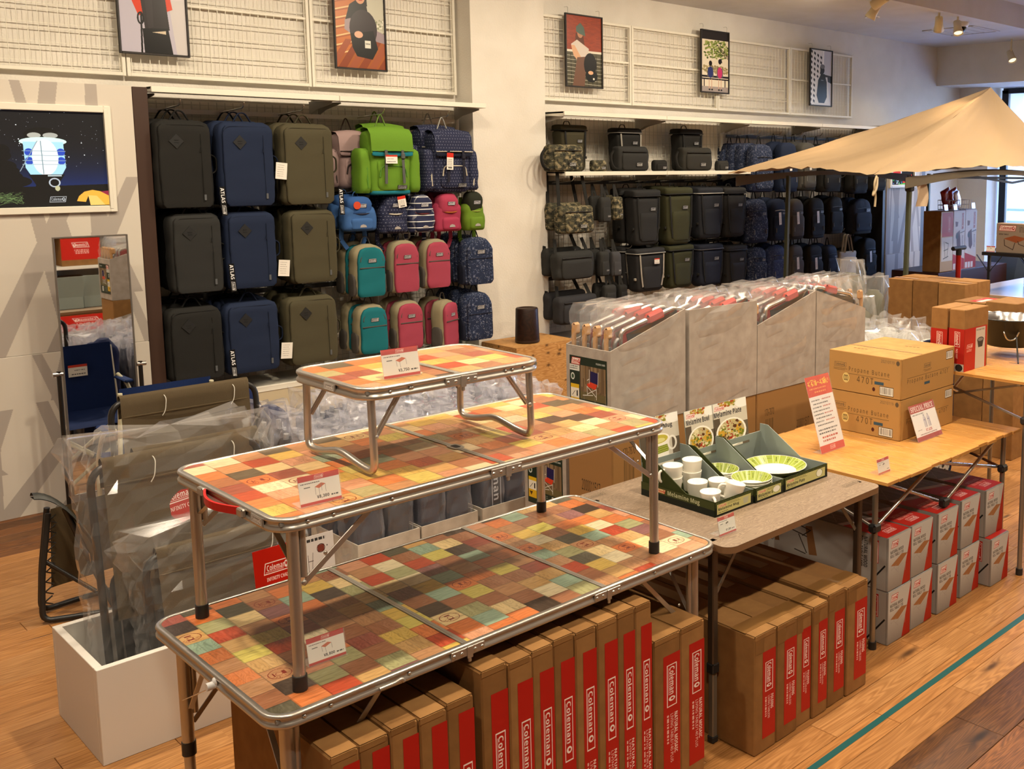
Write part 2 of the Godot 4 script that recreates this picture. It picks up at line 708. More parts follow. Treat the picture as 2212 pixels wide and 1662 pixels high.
func set_light():
	var we := WorldEnvironment.new()
	we.name = "environment"
	var e := Environment.new()
	e.background_mode = Environment.BG_SKY
	var sky := Sky.new()
	var sm := ProceduralSkyMaterial.new()
	sm.sky_top_color = Color(0.42, 0.62, 1.0)
	sm.sky_horizon_color = Color(0.74, 0.86, 1.0)
	sm.ground_bottom_color = Color(0.6, 0.66, 0.72)
	sm.ground_horizon_color = Color(0.74, 0.84, 0.95)
	sm.sky_energy_multiplier = 4.5
	sm.ground_energy_multiplier = 3.2
	sky.sky_material = sm
	e.sky = sky
	e.tonemap_mode = Environment.TONE_MAPPER_LINEAR
	e.tonemap_exposure = 0.58
	e.sdfgi_enabled = true
	e.ssao_enabled = true
	e.ssil_enabled = true
	we.environment = e
	add_child(we)
	# recessed shop downlights, warm white; each fitting is a ring, a glowing disc and its light
	var glowm := glow(Color(1.0, 0.93, 0.82), 2.2)
	var idx := 0
	for spec in lamp_spots():
		var p: Vector3 = spec[0]
		var t := thing("downlight", "", "ceiling light", p, 0.0, "recessed ceiling downlights")
		if spec.size() > 3:
			t.set_meta("label", spec[3])
		else:
			t.set_meta("label", "recessed warm downlight in the raised ceiling, %s across in the %s row from the bag wall" % [ORD[idx / 3], ORD[idx % 3]])
		var st := mb()
		lathe(st, [Vector2(0.075, 0.0), Vector2(0.075, -0.004), Vector2(0.062, -0.006), Vector2(0.058, 0.02)], 24)
		part("trim_ring", st, mat(Color(0.92, 0.9, 0.86), 0.4), t)
		st = mb()
		lathe(st, [Vector2(0.0, 0.004), Vector2(0.06, 0.004), Vector2(0.06, 0.012), Vector2(0.0, 0.012)], 24)
		part("diffuser", st, glowm, t)
		var l := SpotLight3D.new()
		l.name = "lamp"
		l.light_color = Color(1.0, 0.93, 0.82)
		l.light_energy = spec[1]
		l.spot_angle = spec[2]
		l.spot_angle_attenuation = 0.8
		l.spot_range = 20
		l.spot_attenuation = 2
		l.light_size = 0.06
		l.shadow_enabled = true
		l.position = Vector3(0, -0.03, 0)
		l.rotation.x = -PI / 2
		t.add_child(l)
		idx += 1

func lamp_spots() -> Array:
	var o := []
	var hi := 3.54
	var lo := 3.3
	for x in [0.4, 2.4, 4.4, 6.4, 8.4, 10.4]:
		for z in [-3.9, -2.1, -0.3]:
			o.append([Vector3(x, hi, z), 7.0, 78.0])
	o.append([Vector3(8.678, lo, -5.757), 1.2, 60.0, "round recessed downlight in the low ceiling nearer the mesh panels"])
	o.append([Vector3(9.95, lo, -5.755), 1.2, 60.0, "round recessed downlight in the low ceiling beside the air grille"])
	return o

# track spotlights on the ceiling step, out of view, washing the bag wall
func wall_washers():
	var where := ["over the lantern panel", "over the navy backpacks", "over the green rucksack", "before the white column", "over the camouflage bags", "over the charcoal bag", "over the hanging navy packs"]
	for i in 7:
		var t := thing("track_spotlight", "white track spotlight on the ceiling step " + where[i], "spotlight", Vector3(1.1 + i * 1.05, 3.3, -4.85), 0.0, "track spotlights washing the bag wall")
		var st := mb()
		tube(st, [Vector3(0, 0.24, 0), Vector3(0, -0.06, 0)], 0.011, 8)
		part("stem", st, mat(Color(0.85, 0.8, 0.66), 0.4), t)
		st = mb()
		tube(st, [Vector3(0, -0.06, 0.07), Vector3(0, -0.12, -0.05)], 0.045, 14)
		part("head", st, mat(Color(0.85, 0.8, 0.66), 0.4), t)
		var l := SpotLight3D.new()
		l.name = "lamp"
		l.light_color = Color(1.0, 0.93, 0.82)
		l.light_energy = 2.7
		l.spot_angle = 62
		l.spot_angle_attenuation = 1.0
		l.spot_range = 20
		l.spot_attenuation = 2
		l.light_size = 0.06
		l.shadow_enabled = true
		l.position = Vector3(0, -0.14, -0.09)
		l.rotation.x = -0.62
		t.add_child(l)

func build_shell():
	var white := mat(Color(0.87, 0.85, 0.81), 0.9, 0.0, "wall")
	var ceilm := mat(Color(0.78, 0.77, 0.76), 0.95, 0.0, "wall")
	var B := func(n, a: Vector3, b: Vector3, m):
		var st := mb()
		box(st, (a + b) * 0.5, (b - a).abs(), 0.0)
		return struct(n, st, m)
	B.call("wall_back", Vector3(-3.2, 0, -6.85), Vector3(14, 3.75, -6.62), white)
	B.call("wall_left", Vector3(-3.2, 0, -6.62), Vector3(-3.0, 3.75, 4.2), white)
	B.call("wall_front", Vector3(-3.0, 0, 4.0), Vector3(14, 3.75, 4.2), white)
	B.call("ceiling", Vector3(-3.2, 3.54, -5.05), Vector3(14, 3.75, 4.2), ceilm)
	B.call("ceiling", Vector3(-3.2, 3.3, -6.62), Vector3(14, 3.54, -5.05), ceilm)
	B.call("wall_column", Vector3(4.425, 0, -6.62), Vector3(5.1, 3.3, -6.4), white)
	# right wall: a deep soffit, a pier, then a window in a reveal
	B.call("wall_right", Vector3(11.44, 2.83, -6.62), Vector3(14, 3.54, 4.0), white)
	B.call("wall_right", Vector3(12.03, 0, -6.62), Vector3(12.42, 2.83, -6.2), white)
	B.call("wall_right", Vector3(12.03, 0, -3.4), Vector3(12.42, 2.83, 4.0), white)
	B.call("wall_right", Vector3(12.03, 0, -6.2), Vector3(12.42, 0.42, -3.4), white)
	var st := mb()
	var dk := mat(Color(0.09, 0.1, 0.12), 0.4, 0.3)
	for z in [-6.12, -4.8, -3.45]:
		box(st, Vector3(12.32, 1.6, z), Vector3(0.06, 2.4, 0.09), 0.004)
	for y in [0.46, 2.79]:
		box(st, Vector3(12.32, y, -4.8), Vector3(0.06, 0.07, 2.7), 0.004)
	var w := struct("window_1", st, dk)
	for zc in [-5.46, -4.125]:
		st = mb()
		box(st, Vector3(12.32, 1.62, zc), Vector3(0.008, 2.28, 1.25), 0.0)
		part("pane", st, film(0.06, 0.02), w)
	# dark corner posts that close the two merchandising bays
	# balcony beyond the window
	st = mb()
	box(st, Vector3(14.2, 0.2, -5.5), Vector3(2.6, 0.1, 6), 0.0)
	solo("balcony_slab", st, mat(Color(0.75, 0.77, 0.8), 0.9), "pale grey balcony slab outside the window behind the canopy", "balcony")
	var rail := thing("railing", "pale metal balcony railing seen through the far window", "railing", Vector3(13.5, 0.25, -5.5))
	var lm := mat(Color(0.7, 0.78, 0.76), 0.5)
	st = mb()
	for y in [0.81, 0.98]: box(st, Vector3(0, y, 0), Vector3(0.04, 0.035, 5.5), 0.004)
	part("rail", st, lm, rail)
	for k in 28:
		st = mb()
		box(st, Vector3(0, 0.4, -2.7 + k * 0.2), Vector3(0.02, 0.8, 0.02), 0.002)
		part("baluster", st, lm, rail)

func plank(st: SurfaceTool, x0: float, x1: float, z0: float, z1: float, u: float, v: float, bottom := -0.012):
	var g := 0.0009
	x0 += g; x1 -= g; z0 += g; z1 -= g
	var b := 0.0012
	var A := Vector3(x0 + b, 0, z0 + b)
	var B := Vector3(x1 - b, 0, z0 + b)
	var C := Vector3(x1 - b, 0, z1 - b)
	var D := Vector3(x0 + b, 0, z1 - b)
	quad(st, A, B, C, D, Rect2(u, v, (x1 - x0) * 0.55, (z1 - z0) * 1.6))
	var lo := [Vector3(x0, -b, z0), Vector3(x1, -b, z0), Vector3(x1, -b, z1), Vector3(x0, -b, z1)]
	var tp := [A, B, C, D]
	for k in 4:
		var j := (k + 1) % 4
		quad(st, tp[j], tp[k], lo[k], lo[j], Rect2(u, v, 0.3, 0.01))
		quad(st, lo[j], lo[k], Vector3(lo[k].x, bottom, lo[k].z), Vector3(lo[j].x, bottom, lo[j].z), Rect2(u, v, 0.3, 0.01))

func build_floor():
	var st := mb()
	box(st, Vector3(5.4, -0.1, -1.3), Vector3(17.2, 0.17, 11.0), 0.0)
	var base := struct("floor", st, mat(Color(0.2, 0.14, 0.09), 0.9))
	var oak := []
	var dark := []
	for k in 3:
		var m: StandardMaterial3D = wood_mat("oak%d" % k, Color(0.55, 0.37, 0.2), Color(0.78, 0.58, 0.37), 0.42, 2, 21 + k, 5.0).duplicate()
		m.albedo_color = [Color(1, 1, 1), Color(0.96, 0.94, 0.91), Color(1.0, 0.97, 0.92)][k]
		oak.append(m)
		var d: StandardMaterial3D = wood_mat("walnut%d" % k, Color(0.26, 0.16, 0.09), Color(0.55, 0.37, 0.21), 0.42, 2, 31 + k, 8.0).duplicate()
		d.albedo_color = [Color(1, 1, 1), Color(0.86, 0.85, 0.84), Color(1.1, 1.06, 1.02)][k]
		dark.append(d)
	rng.seed = 4
	var rest := [mb(), mb(), mb(), mb(), mb(), mb()]
	var rows := []
	var z := -1.575
	while z > -6.62: # light boards run from the aisle edge to the wall
		rows.append([z - 0.109, z, 0])
		z -= 0.109
	z = -1.575
	while z < 4.0: # darker, wider boards in the aisle
		rows.append([z, z + 0.18, 1])
		z += 0.18
	var count := 0
	for r in rows:
		var x := -3.0 - rnd(0, 1.1)
		while x < 12.0:
			var l := rnd(0.85, 1.35) if r[2] == 0 else rnd(1.0, 1.5)
			var k := rng.randi() % 3
			var dk: bool = r[2] == 1 or (r[1] < -5.5)
			var zm: float = (r[0] + r[1]) / 2
			var xm := x + l / 2
			var seen := (zm < -3.2 and zm > -6.25 and xm > -0.3 and xm < 2.4) or (zm > -2.5 and zm < -0.8 and xm > 1.4 and xm < 6.0)
			var u := rnd(0, 1)
			var v := rnd(0, 1)
			if seen and count < 295:
				st = mb()
				plank(st, maxf(x, -3.0), minf(x + l, 12.03), maxf(r[0], -6.62), r[1], u, v)
				part("plank", st, (dark if dk else oak)[k], base)
				count += 1
			else:
				plank(rest[k + (3 if dk else 0)], maxf(x, -3.0), minf(x + l, 12.03), maxf(r[0], -6.62), r[1], u, v)
			x += l
	for k in 6:
		part("planks_beyond", rest[k], (oak + dark)[k], base).set_meta("kind", "stuff")
	# the teal marking tape
	st = mb()
	box(st, Vector3(4.6, 0.0006, -1.748), Vector3(8.0, 0.001, 0.024), 0.0)
	solo("floor_tape", st, mat(Color(0.02, 0.33, 0.33), 0.4), "long strip of teal marking tape stuck along the light wood floor", "floor tape")
# ------------------------------------------------------------------ mosaic folding tables and price cards
const RED := Color(0.74, 0.13, 0.09)
const KRAFT := Color(0.60, 0.44, 0.26)
func alu() -> StandardMaterial3D: return mat(Color(0.74, 0.72, 0.69), 0.36, 0.85, "brushed")
func steel() -> StandardMaterial3D: return mat(Color(0.8, 0.79, 0.77), 0.25, 0.95)
func blackp() -> StandardMaterial3D: return mat(Color(0.13, 0.13, 0.13), 0.5)

func flat_poly(st: SurfaceTool, p: PackedVector2Array, y: float, bb: Rect2, thick := 0.006):
	var idx := Geometry2D.triangulate_polygon(p)
	for k in range(0, idx.size(), 3):
		var q := [p[idx[k]], p[idx[k + 1]], p[idx[k + 2]]]
		if (q[1] - q[0]).cross(q[2] - q[0]) < 0: q = [q[0], q[2], q[1]]
		for v in q:
			st.set_uv(Vector2((v.x - bb.position.x) / bb.size.x, (v.y - bb.position.y) / bb.size.y))
			st.add_vertex(Vector3(v.x, y, v.y))
	for i in p.size():
		var a: Vector2 = p[i]
		var b: Vector2 = p[(i + 1) % p.size()]
		quad(st, Vector3(a.x, y, a.y), Vector3(b.x, y, b.y), Vector3(b.x, y - thick, b.y), Vector3(a.x, y - thick, a.y), Rect2(0.5, 0.5, 0.01, 0.01))

func rim_sweep(st: SurfaceTool, w: float, d: float, r: float, prof: Array):
	var base := rrect(w, d, r, 8)
	var rings := []
	for pr in prof:
		var ring := PackedVector3Array()
		for i in base.size():
			var a := base[(i - 1 + base.size()) % base.size()]
			var b := base[(i + 1) % base.size()]
			var t := (b - a).normalized()
			var n := Vector2(t.y, -t.x)
			var q: Vector2 = base[i] + n * pr.x
			ring.append(Vector3(q.x, pr.y, q.y))
		rings.append(ring)
	loft(st, rings, false, 3)

func rivet(st: SurfaceTool, p: Vector3, n: Vector3, r := 0.005):
	var b := basis_to(n)
	var rings := []
	for k in 4:
		var a := PI / 2 * k / 3.0
		var ring := PackedVector3Array()
		for i in 10:
			var t := TAU * i / 10
			ring.append(p + b * Vector3(cos(t) * r * cos(a), sin(a) * r * 0.6, sin(t) * r * cos(a)))
		rings.append(ring)
	loft(st, rings, false, 1)

# table centred on its own origin, top at height h above the feet
func mosaic_table(n: String, label: String, at: Vector3, w: float, d: float, h: float, t: ImageTexture, seams: Array) -> Node3D:
	var o := thing(n, label, "table", at, 0.0, "mosaic folding tables stacked in steps")
	var inner := rrect(w - 0.02, d - 0.02, 0.05, 8)
	var bb := Rect2(-w / 2, -d / 2, w, d)
	var xs := [-w / 2]
	for s in seams: xs.append(s)
	xs.append(w / 2)
	var top := printed(t, 0.3, 0.45)
	for k in xs.size() - 1:
		var g0 := 0.008 if k > 0 else 0.0
		var g1 := 0.008 if k < xs.size() - 2 else 0.0
		var cut := PackedVector2Array([Vector2(xs[k] + g0, -d), Vector2(xs[k + 1] - g1, -d), Vector2(xs[k + 1] - g1, d), Vector2(xs[k] + g0, d)])
		for p in Geometry2D.intersect_polygons(inner, cut):
			var st := mb()
			flat_poly(st, p, h - 0.0012, bb)
			part("top_panel", st, top, o)
	var st := mb()
	rim_sweep(st, w, d, 0.058, [Vector2(-0.013, h - 0.004), Vector2(-0.013, h + 0.0008), Vector2(-0.003, h + 0.001), Vector2(0, h - 0.001), Vector2(0.0012, h - 0.006), Vector2(-0.002, h - 0.0085), Vector2(-0.0035, h - 0.013), Vector2(-0.0015, h - 0.0185), Vector2(0.0012, h - 0.021), Vector2(0.0012, h - 0.027), Vector2(-0.001, h - 0.03), Vector2(-0.014, h - 0.03), Vector2(-0.014, h - 0.012)])
	part("rim", st, alu(), o)
	st = mb()
	box(st, Vector3(0, h - 0.012, 0), Vector3(w - 0.03, 0.008, d - 0.03), 0.0)
	part("underside", st, mat(Color(0.5, 0.49, 0.47), 0.6), o)
	for s in seams:
		st = mb()
		box(st, Vector3(s, h - 0.001, 0), Vector3(0.017, 0.004, d - 0.022), 0.0008)
		box(st, Vector3(s, h + 0.0006, 0), Vector3(0.002, 0.0016, d - 0.022), 0.0)
		part("seam_strip", st, alu(), o)
		for zs in [1, -1]:
			st = mb()
			box(st, Vector3(s, h - 0.0165, zs * (d / 2 + 0.001)), Vector3(0.095, 0.022, 0.004), 0.001)
			box(st, Vector3(s + 0.004, h - 0.019, zs * (d / 2 + 0.004)), Vector3(0.016, 0.03, 0.004), 0.001)
			box(st, Vector3(s + 0.004, h - 0.037, zs * (d / 2 + 0.002)), Vector3(0.009, 0.016, 0.006), 0.002)
			var pl := part("hinge_plate", st, alu(), o)
			for rx in [-0.04, -0.018, 0.02, 0.04]:
				st = mb()
				rivet(st, Vector3(s + rx, h - 0.017, zs * (d / 2 + 0.003)), Vector3(0, 0, zs))
				part("rivet", st, steel(), pl)
	for zs in [1, -1]:
		for rx in [-w / 2 + 0.07, -w / 2 + 0.13, w / 2 - 0.07, w / 2 - 0.13, -w * 0.27, w * 0.3]:
			st = mb()
			rivet(st, Vector3(rx, h - 0.014, zs * (d / 2 - 0.001)), Vector3(0, 0, zs), 0.0045)
			part("rivet", st, steel(), o)
	return o

func straight_legs(o: Node3D, lx: float, lz: float, h: float, r: float, collar := 0.0):
	for sx in [-1, 1]:
		for sz in [-1, 1]:
			var st := mb()
			var x: float = sx * lx
			var z: float = sz * lz
			tube(st, [Vector3(x, 0.012, z), Vector3(x, h - 0.028, z)], r, 14)
			if collar > 0.0:
				tube(st, [Vector3(x, collar, z - sz * 0.0), Vector3(x, h - 0.028, z)], r + 0.002, 14)
			tube(st, smooth_path([Vector3(x - sx * 0.021, h * 0.64, z), Vector3(x - sx * 0.021, h - 0.028, z)], 0.01), r * 0.62, 8)
			var leg := part("leg", st, alu(), o)
			st = mb()
			tube(st, [Vector3(x, 0.0, z), Vector3(x, 0.034, z)], r + 0.0028, 14)
			part("foot_cap", st, blackp(), leg)
			if collar > 0.0:
				st = mb()
				tube(st, [Vector3(x, collar - 0.03, z), Vector3(x, collar + 0.006, z)], r + 0.004, 14)
				part("collar", st, blackp(), leg)
			# braces: along the length and across to the other leg
			st = mb()
			var k := h * 0.6
			bar(st, Vector3(x - sx * 0.016, k, z + sz * 0.004), Vector3(x - sx * (h * 0.2 + 0.11), h - 0.026, z + sz * 0.004), 0.014, 0.003)
			rivet(st, Vector3(x - sx * 0.018, k + 0.004, z + sz * 0.006), Vector3(0, 0, sz), 0.006)
			rivet(st, Vector3(x - sx * 0.07, k + (h - k) * 0.36, z + sz * 0.006), Vector3(0, 0, sz), 0.005)
			part("brace", st, alu(), o)
			st = mb()
			bar(st, Vector3(x - sx * 0.006, k + 0.03, z), Vector3(x - sx * 0.01, h - 0.026, z - sz * 0.16), 0.014, 0.003)
			part("brace", st, alu(), o)

func card_tex(k: String, price: String, icon: int) -> ImageTexture:
	if texs.has(k): return texs[k]
	var im := canvas(330, 240, Color(0.93, 0.92, 0.89))
	rect(im, 0, 0, 330, 44, RED)
	rect(im, 0, 218, 330, 22, RED)
	mark(im, Rect2(128, 8, 78, 28), Color(0.95, 0.9, 0.86), RED)
	small_print(im, 16, 60, 190, 1, 10, 7, Color(0.25, 0.25, 0.25), icon)
	rect(im, 40, 92, 50, 7, Color(0.3, 0.3, 0.3))
	var c := Color(0.78, 0.38, 0.22)
	var d := Color(0.5, 0.5, 0.5)
	match icon:
		0:
			poly(im, [Vector2(120, 100), Vector2(180, 78), Vector2(215, 92), Vector2(156, 118)], c)
			for a in [Vector2(125, 104), Vector2(156, 118), Vector2(213, 96)]: line(im, a, a + Vector2(4, 46), 3, d)
		1:
			poly(im, [Vector2(125, 102), Vector2(180, 76), Vector2(215, 90), Vector2(160, 118)], c)
			for a in [Vector2(128, 104), Vector2(158, 118), Vector2(211, 94), Vector2(180, 80)]: line(im, a, a + Vector2(0, 60), 3, d)
		_:
			poly(im, [Vector2(140, 100), Vector2(180, 82), Vector2(205, 92), Vector2(165, 112)], Color(0.35, 0.3, 0.26))
			for a in [Vector2(142, 102), Vector2(165, 112), Vector2(203, 94)]: line(im, a, a + Vector2(0, 30), 2, d)
	if price != "":
		put_words(im, price, Rect2(134, 172, 100, 30), Color(0.15, 0.15, 0.15))
	small_print(im, 250, 184, 66, 1, 8, 12, Color(0.2, 0.2, 0.2), icon + 4)
	texs[k] = tex(im)
	return texs[k]

func price_card(label: String, at: Vector3, w: float, h: float, t: Texture2D, yaw := 0.0, tilt := 0.2, group := "price cards in clear stands on the tables") -> Node3D:
	var o := thing("price_card", label, "price card", at, yaw, group)
	var b := Basis(Vector3(1, 0, 0), -tilt)
	var st := mb()
	box(st, b * Vector3(0, h / 2, 0) + Vector3(0, 0.002, -0.0012), Vector3(w, h, 0.0012), 0.0, b)
	label_quad(st, Vector3(0, 0.002, 0), w, h, b)
	part("card", st, printed(t, 0.45), o)
	st = mb()
	box(st, b * Vector3(0, h / 2, 0) + Vector3(0, 0.002, 0.0018), Vector3(w + 0.004, h, 0.0012), 0.0, b)
	box(st, Vector3(0, 0.0012, -0.02), Vector3(w + 0.004, 0.0014, 0.05), 0.0)
	part("clear_stand", st, film(0.05, 0.03), o)
	return o

func build_front_tables():
	# lower, long table (three sections), two-section table standing on it, mini table on that
	var low := mosaic_table("mosaic_table", "long three-section mosaic folding table, lowest of the stepped tables", Vector3(1.552, 0, -2.362), 1.4, 0.704, 0.7, mosaic(1.4, 0.704, 1280, 12, 0.0), [-0.22, 0.234])
	straight_legs(low, 0.645, 0.29, 0.7, 0.0135, 0.37)
	var st := mb()
	# pull wire and white roller on the short side, catch on the front
	rivet(st, Vector3(-0.7, 0.686, 0.06), Vector3(-1, 0, 0), 0.011)
	tube(st, [Vector3(-0.72, 0.68, 0.06), Vector3(-0.69, 0.68, 0.06)], 0.009, 12)
	part("roller", st, mat(Color(0.85, 0.85, 0.85), 0.4), low)
	st = mb()
	tube(st, [Vector3(-0.715, 0.672, 0.055), Vector3(-0.66, 0.5, -0.27)], 0.0014, 6)
	part("pull_wire", st, steel(), low)
	st = mb()
	tube(st, smooth_path([Vector3(-0.46, 0.682, 0.36), Vector3(-0.42, 0.684, 0.362), Vector3(-0.405, 0.688, 0.362), Vector3(-0.4, 0.68, 0.362)], 0.008), 0.005, 8)
	part("catch", st, alu(), low)
	var mid := mosaic_table("mosaic_table", "two-section mosaic table with a red carry handle, middle of the stepped tables", Vector3(1.507, 0.7, -2.372), 1.19, 0.592, 0.4, mosaic(1.19, 0.592, 1152, 5, 1.0), [0.0])
	straight_legs(mid, 0.55, 0.27, 0.4, 0.0135)
	var h := 0.4
	st = mb()
	var path := []
	for k in 13:
		var t := float(k) / 12
		path.append(Vector3(-0.597 - 0.026 * sin(PI * t), h - 0.014, -0.075 + 0.19 * t))
	var rings := []
	for p in path:
		rings.append(PackedVector3Array([p + Vector3(-0.003, 0.009, 0), p + Vector3(0.003, 0.009, 0), p + Vector3(0.003, -0.009, 0), p + Vector3(-0.003, -0.009, 0)]))
	loft(st, rings, true, -1)
	part("carry_handle", st, mat(Color(0.72, 0.03, 0.03), 0.35), mid, "red plastic carry handle")
	for z in [-0.09, 0.13]:
		st = mb()
		box(st, Vector3(-0.599, h - 0.014, z), Vector3(0.012, 0.02, 0.03), 0.003)
		part("handle_mount", st, alu(), mid)
	st = mb()
	box(st, Vector3(-0.596, h - 0.014, 0.205), Vector3(0.004, 0.02, 0.06), 0.001)
	var plate := part("name_plate", st, alu(), mid)
	var ni := canvas(160, 50, Color(0.6, 0.59, 0.57))
	mark(ni, Rect2(6, 5, 148, 40), Color(0.9, 0.89, 0.87), Color(0.5, 0.49, 0.47))
	var nt := printed(tex(ni), 0.35)
	st = mb()
	label_quad(st, Vector3(-0.5985, h - 0.0225, 0.205), 0.056, 0.018, Basis(Vector3(0, 1, 0), -PI / 2))
	part("embossed_mark", st, nt, plate)
	# bottle opener cut in the middle strip
	st = mb()
	prism(st, rrect(0.034, 0.05, 0.012), Vector3(0.0, h + 0.0012, 0.07), Vector3(1, 0, 0), Vector3(0, 0, 1), Vector3(0, 1, 0), 0.0012)
	var ring_p := part("strip_opener", st, alu(), mid)
	st = mb()
	prism(st, rrect(0.018, 0.03, 0.006), Vector3(0.0, h + 0.0016, 0.07), Vector3(1, 0, 0), Vector3(0, 0, 1), Vector3(0, 1, 0), 0.0011)
	part("slot", st, mat(Color(0.12, 0.1, 0.08), 0.7), ring_p)
	var mini := mosaic_table("mosaic_table", "small mosaic mini table with hoop legs, topmost of the stepped tables", Vector3(1.457, 1.1, -2.385), 0.54, 0.39, 0.225, mosaic(0.54, 0.39, 640, 8, 1.0), [0.0])
	h = 0.225
	st = mb()
	box(st, Vector3(-0.2715, h - 0.015, 0.03), Vector3(0.004, 0.018, 0.055), 0.001)
	plate = part("name_plate", st, alu(), mini)
	st = mb()
	label_quad(st, Vector3(-0.274, h - 0.0235, 0.03), 0.052, 0.017, Basis(Vector3(0, 1, 0), -PI / 2))
	part("embossed_mark", st, nt, plate)
	for sx in [-1, 1]:
		var x: float = sx * 0.237
		st = mb()
		var pts := smooth_path([Vector3(x, h - 0.03, -0.165), Vector3(x, 0.012, -0.172), Vector3(x, 0.014, -0.1), Vector3(x, 0.036, 0.0), Vector3(x, 0.014, 0.12), Vector3(x, 0.012, 0.172), Vector3(x, h - 0.03, 0.165)], 0.035, 5)
		tube(st, pts, 0.0095, 12)
		part("hoop_leg", st, alu(), mini)
		for sz in [-1, 1]:
			st = mb()
			for q in [-0.006, 0.006]:
				bar(st, Vector3(x - sx * 0.008, 0.1, sz * 0.166 + q), Vector3(x - sx * 0.075, h - 0.03, sz * 0.166 + q), 0.008, 0.003)
			rivet(st, Vector3(x - sx * 0.004, 0.1, sz * 0.174), Vector3(0, 0, sz), 0.008)
			part("brace", st, alu(), mini)
	price_card("price card marked 8,800 yen on the lowest mosaic table", Vector3(1.062, 0.7, -2.18), 0.09, 0.062, card_tex("c0", "¥8,800", 0), -0.03)
	price_card("price card marked 8,380 yen on the middle mosaic table", Vector3(1.04, 1.1, -2.128), 0.095, 0.066, card_tex("c1", "¥8,380", 1), -0.03)
	price_card("price card marked 3,750 yen on the topmost mini table", Vector3(1.333, 1.325, -2.262), 0.1, 0.072, card_tex("c2", "¥3,750", 0), -0.03)
	price_card("small price card on the grey wood-grain table", Vector3(2.362, 0.68, -2.074), 0.08, 0.058, card_tex("c3", "¥7,280", 2))
	price_card("small price card at the front corner of the slatted table", Vector3(3.258, 0.68, -2.062), 0.08, 0.056, card_tex("c4", "", 2))

# ------------------------------------------------------------------ upright table cartons
func kraft(k := 0) -> StandardMaterial3D: return mat([KRAFT, Color(0.56, 0.405, 0.235), Color(0.63, 0.465, 0.28)][k % 3], 0.85, 0.0, "card")

func band_tex(k: String, l1: String, l2: String, mark_at := 0.1) -> ImageTexture:
	if texs.has(k): return texs[k]
	var im := canvas(800, 128, Color(0.70, 0.10, 0.06))
	poly(im, [Vector2(0, 0), Vector2(8, 0), Vector2(0, 60)], Color(0.70, 0.10, 0.06))
	var W := Color(0.95, 0.92, 0.9)
	mark(im, Rect2(mark_at * 800, 26, 270, 76), W, Color(0.70, 0.10, 0.06), 0.0)
	var x := mark_at * 800 + 320
	put_words(im, l1, Rect2(x, 20, l1.length() * 19, 26), W, true)
	put_words(im, l2, Rect2(x, 54, minf(l2.length() * 15, 790 - x), 22), W, false)
	small_print(im, x, 88, 220, 1, 10, 14, Color(0.9, 0.75, 0.72), 3)
	im.rotate_90(CLOCKWISE)
	texs[k] = tex(im)
	return texs[k]

# upright carton: at = bottom centre of the front, w x h x depth, front towards +z
func upright_carton(label: String, at: Vector3, w: float, h: float, dep: float, t: Texture2D, band: Rect2, group: String, k := 0, tapes := false) -> Node3D:
	var o := thing("carton", label, "box", at, 0.0, group)
	var st := mb()
	box(st, Vector3(0, h / 2, -dep / 2), Vector3(w, h, dep), 0.004)
	part("body", st, kraft(k), o)
	st = mb() # the folded top flap edge, slightly proud
	box(st, Vector3(0, h + 0.0008, -dep / 2), Vector3(w - 0.006, 0.0022, dep - 0.004), 0.0006)
	box(st, Vector3(-w * 0.06, h - 0.006, 0.0006), Vector3(w * 0.86, 0.014, 0.0016), 0.0)
	part("top_flap", st, kraft(k + 2), o)
	st = mb()
	label_quad(st, Vector3(band.position.x + band.size.x / 2 - w / 2, band.position.y, 0.0006), band.size.x, band.size.y)
	part("printed_band", st, printed(t, 0.5), o)
	if tapes:
		st = mb()
		box(st, Vector3(0, h + 0.002, -0.07), Vector3(w + 0.001, 0.0012, 0.06), 0.0)
		box(st, Vector3(0, h + 0.002, -dep * 0.6), Vector3(0.05, 0.0012, dep * 0.5), 0.0)
		box(st, Vector3(-w * 0.28, h - 0.03, 0.0005), Vector3(w * 0.4, 0.06, 0.0008), 0.0)
		part("packing_tape", st, mat(Color(0.5, 0.36, 0.2), 0.3), o)
	return o

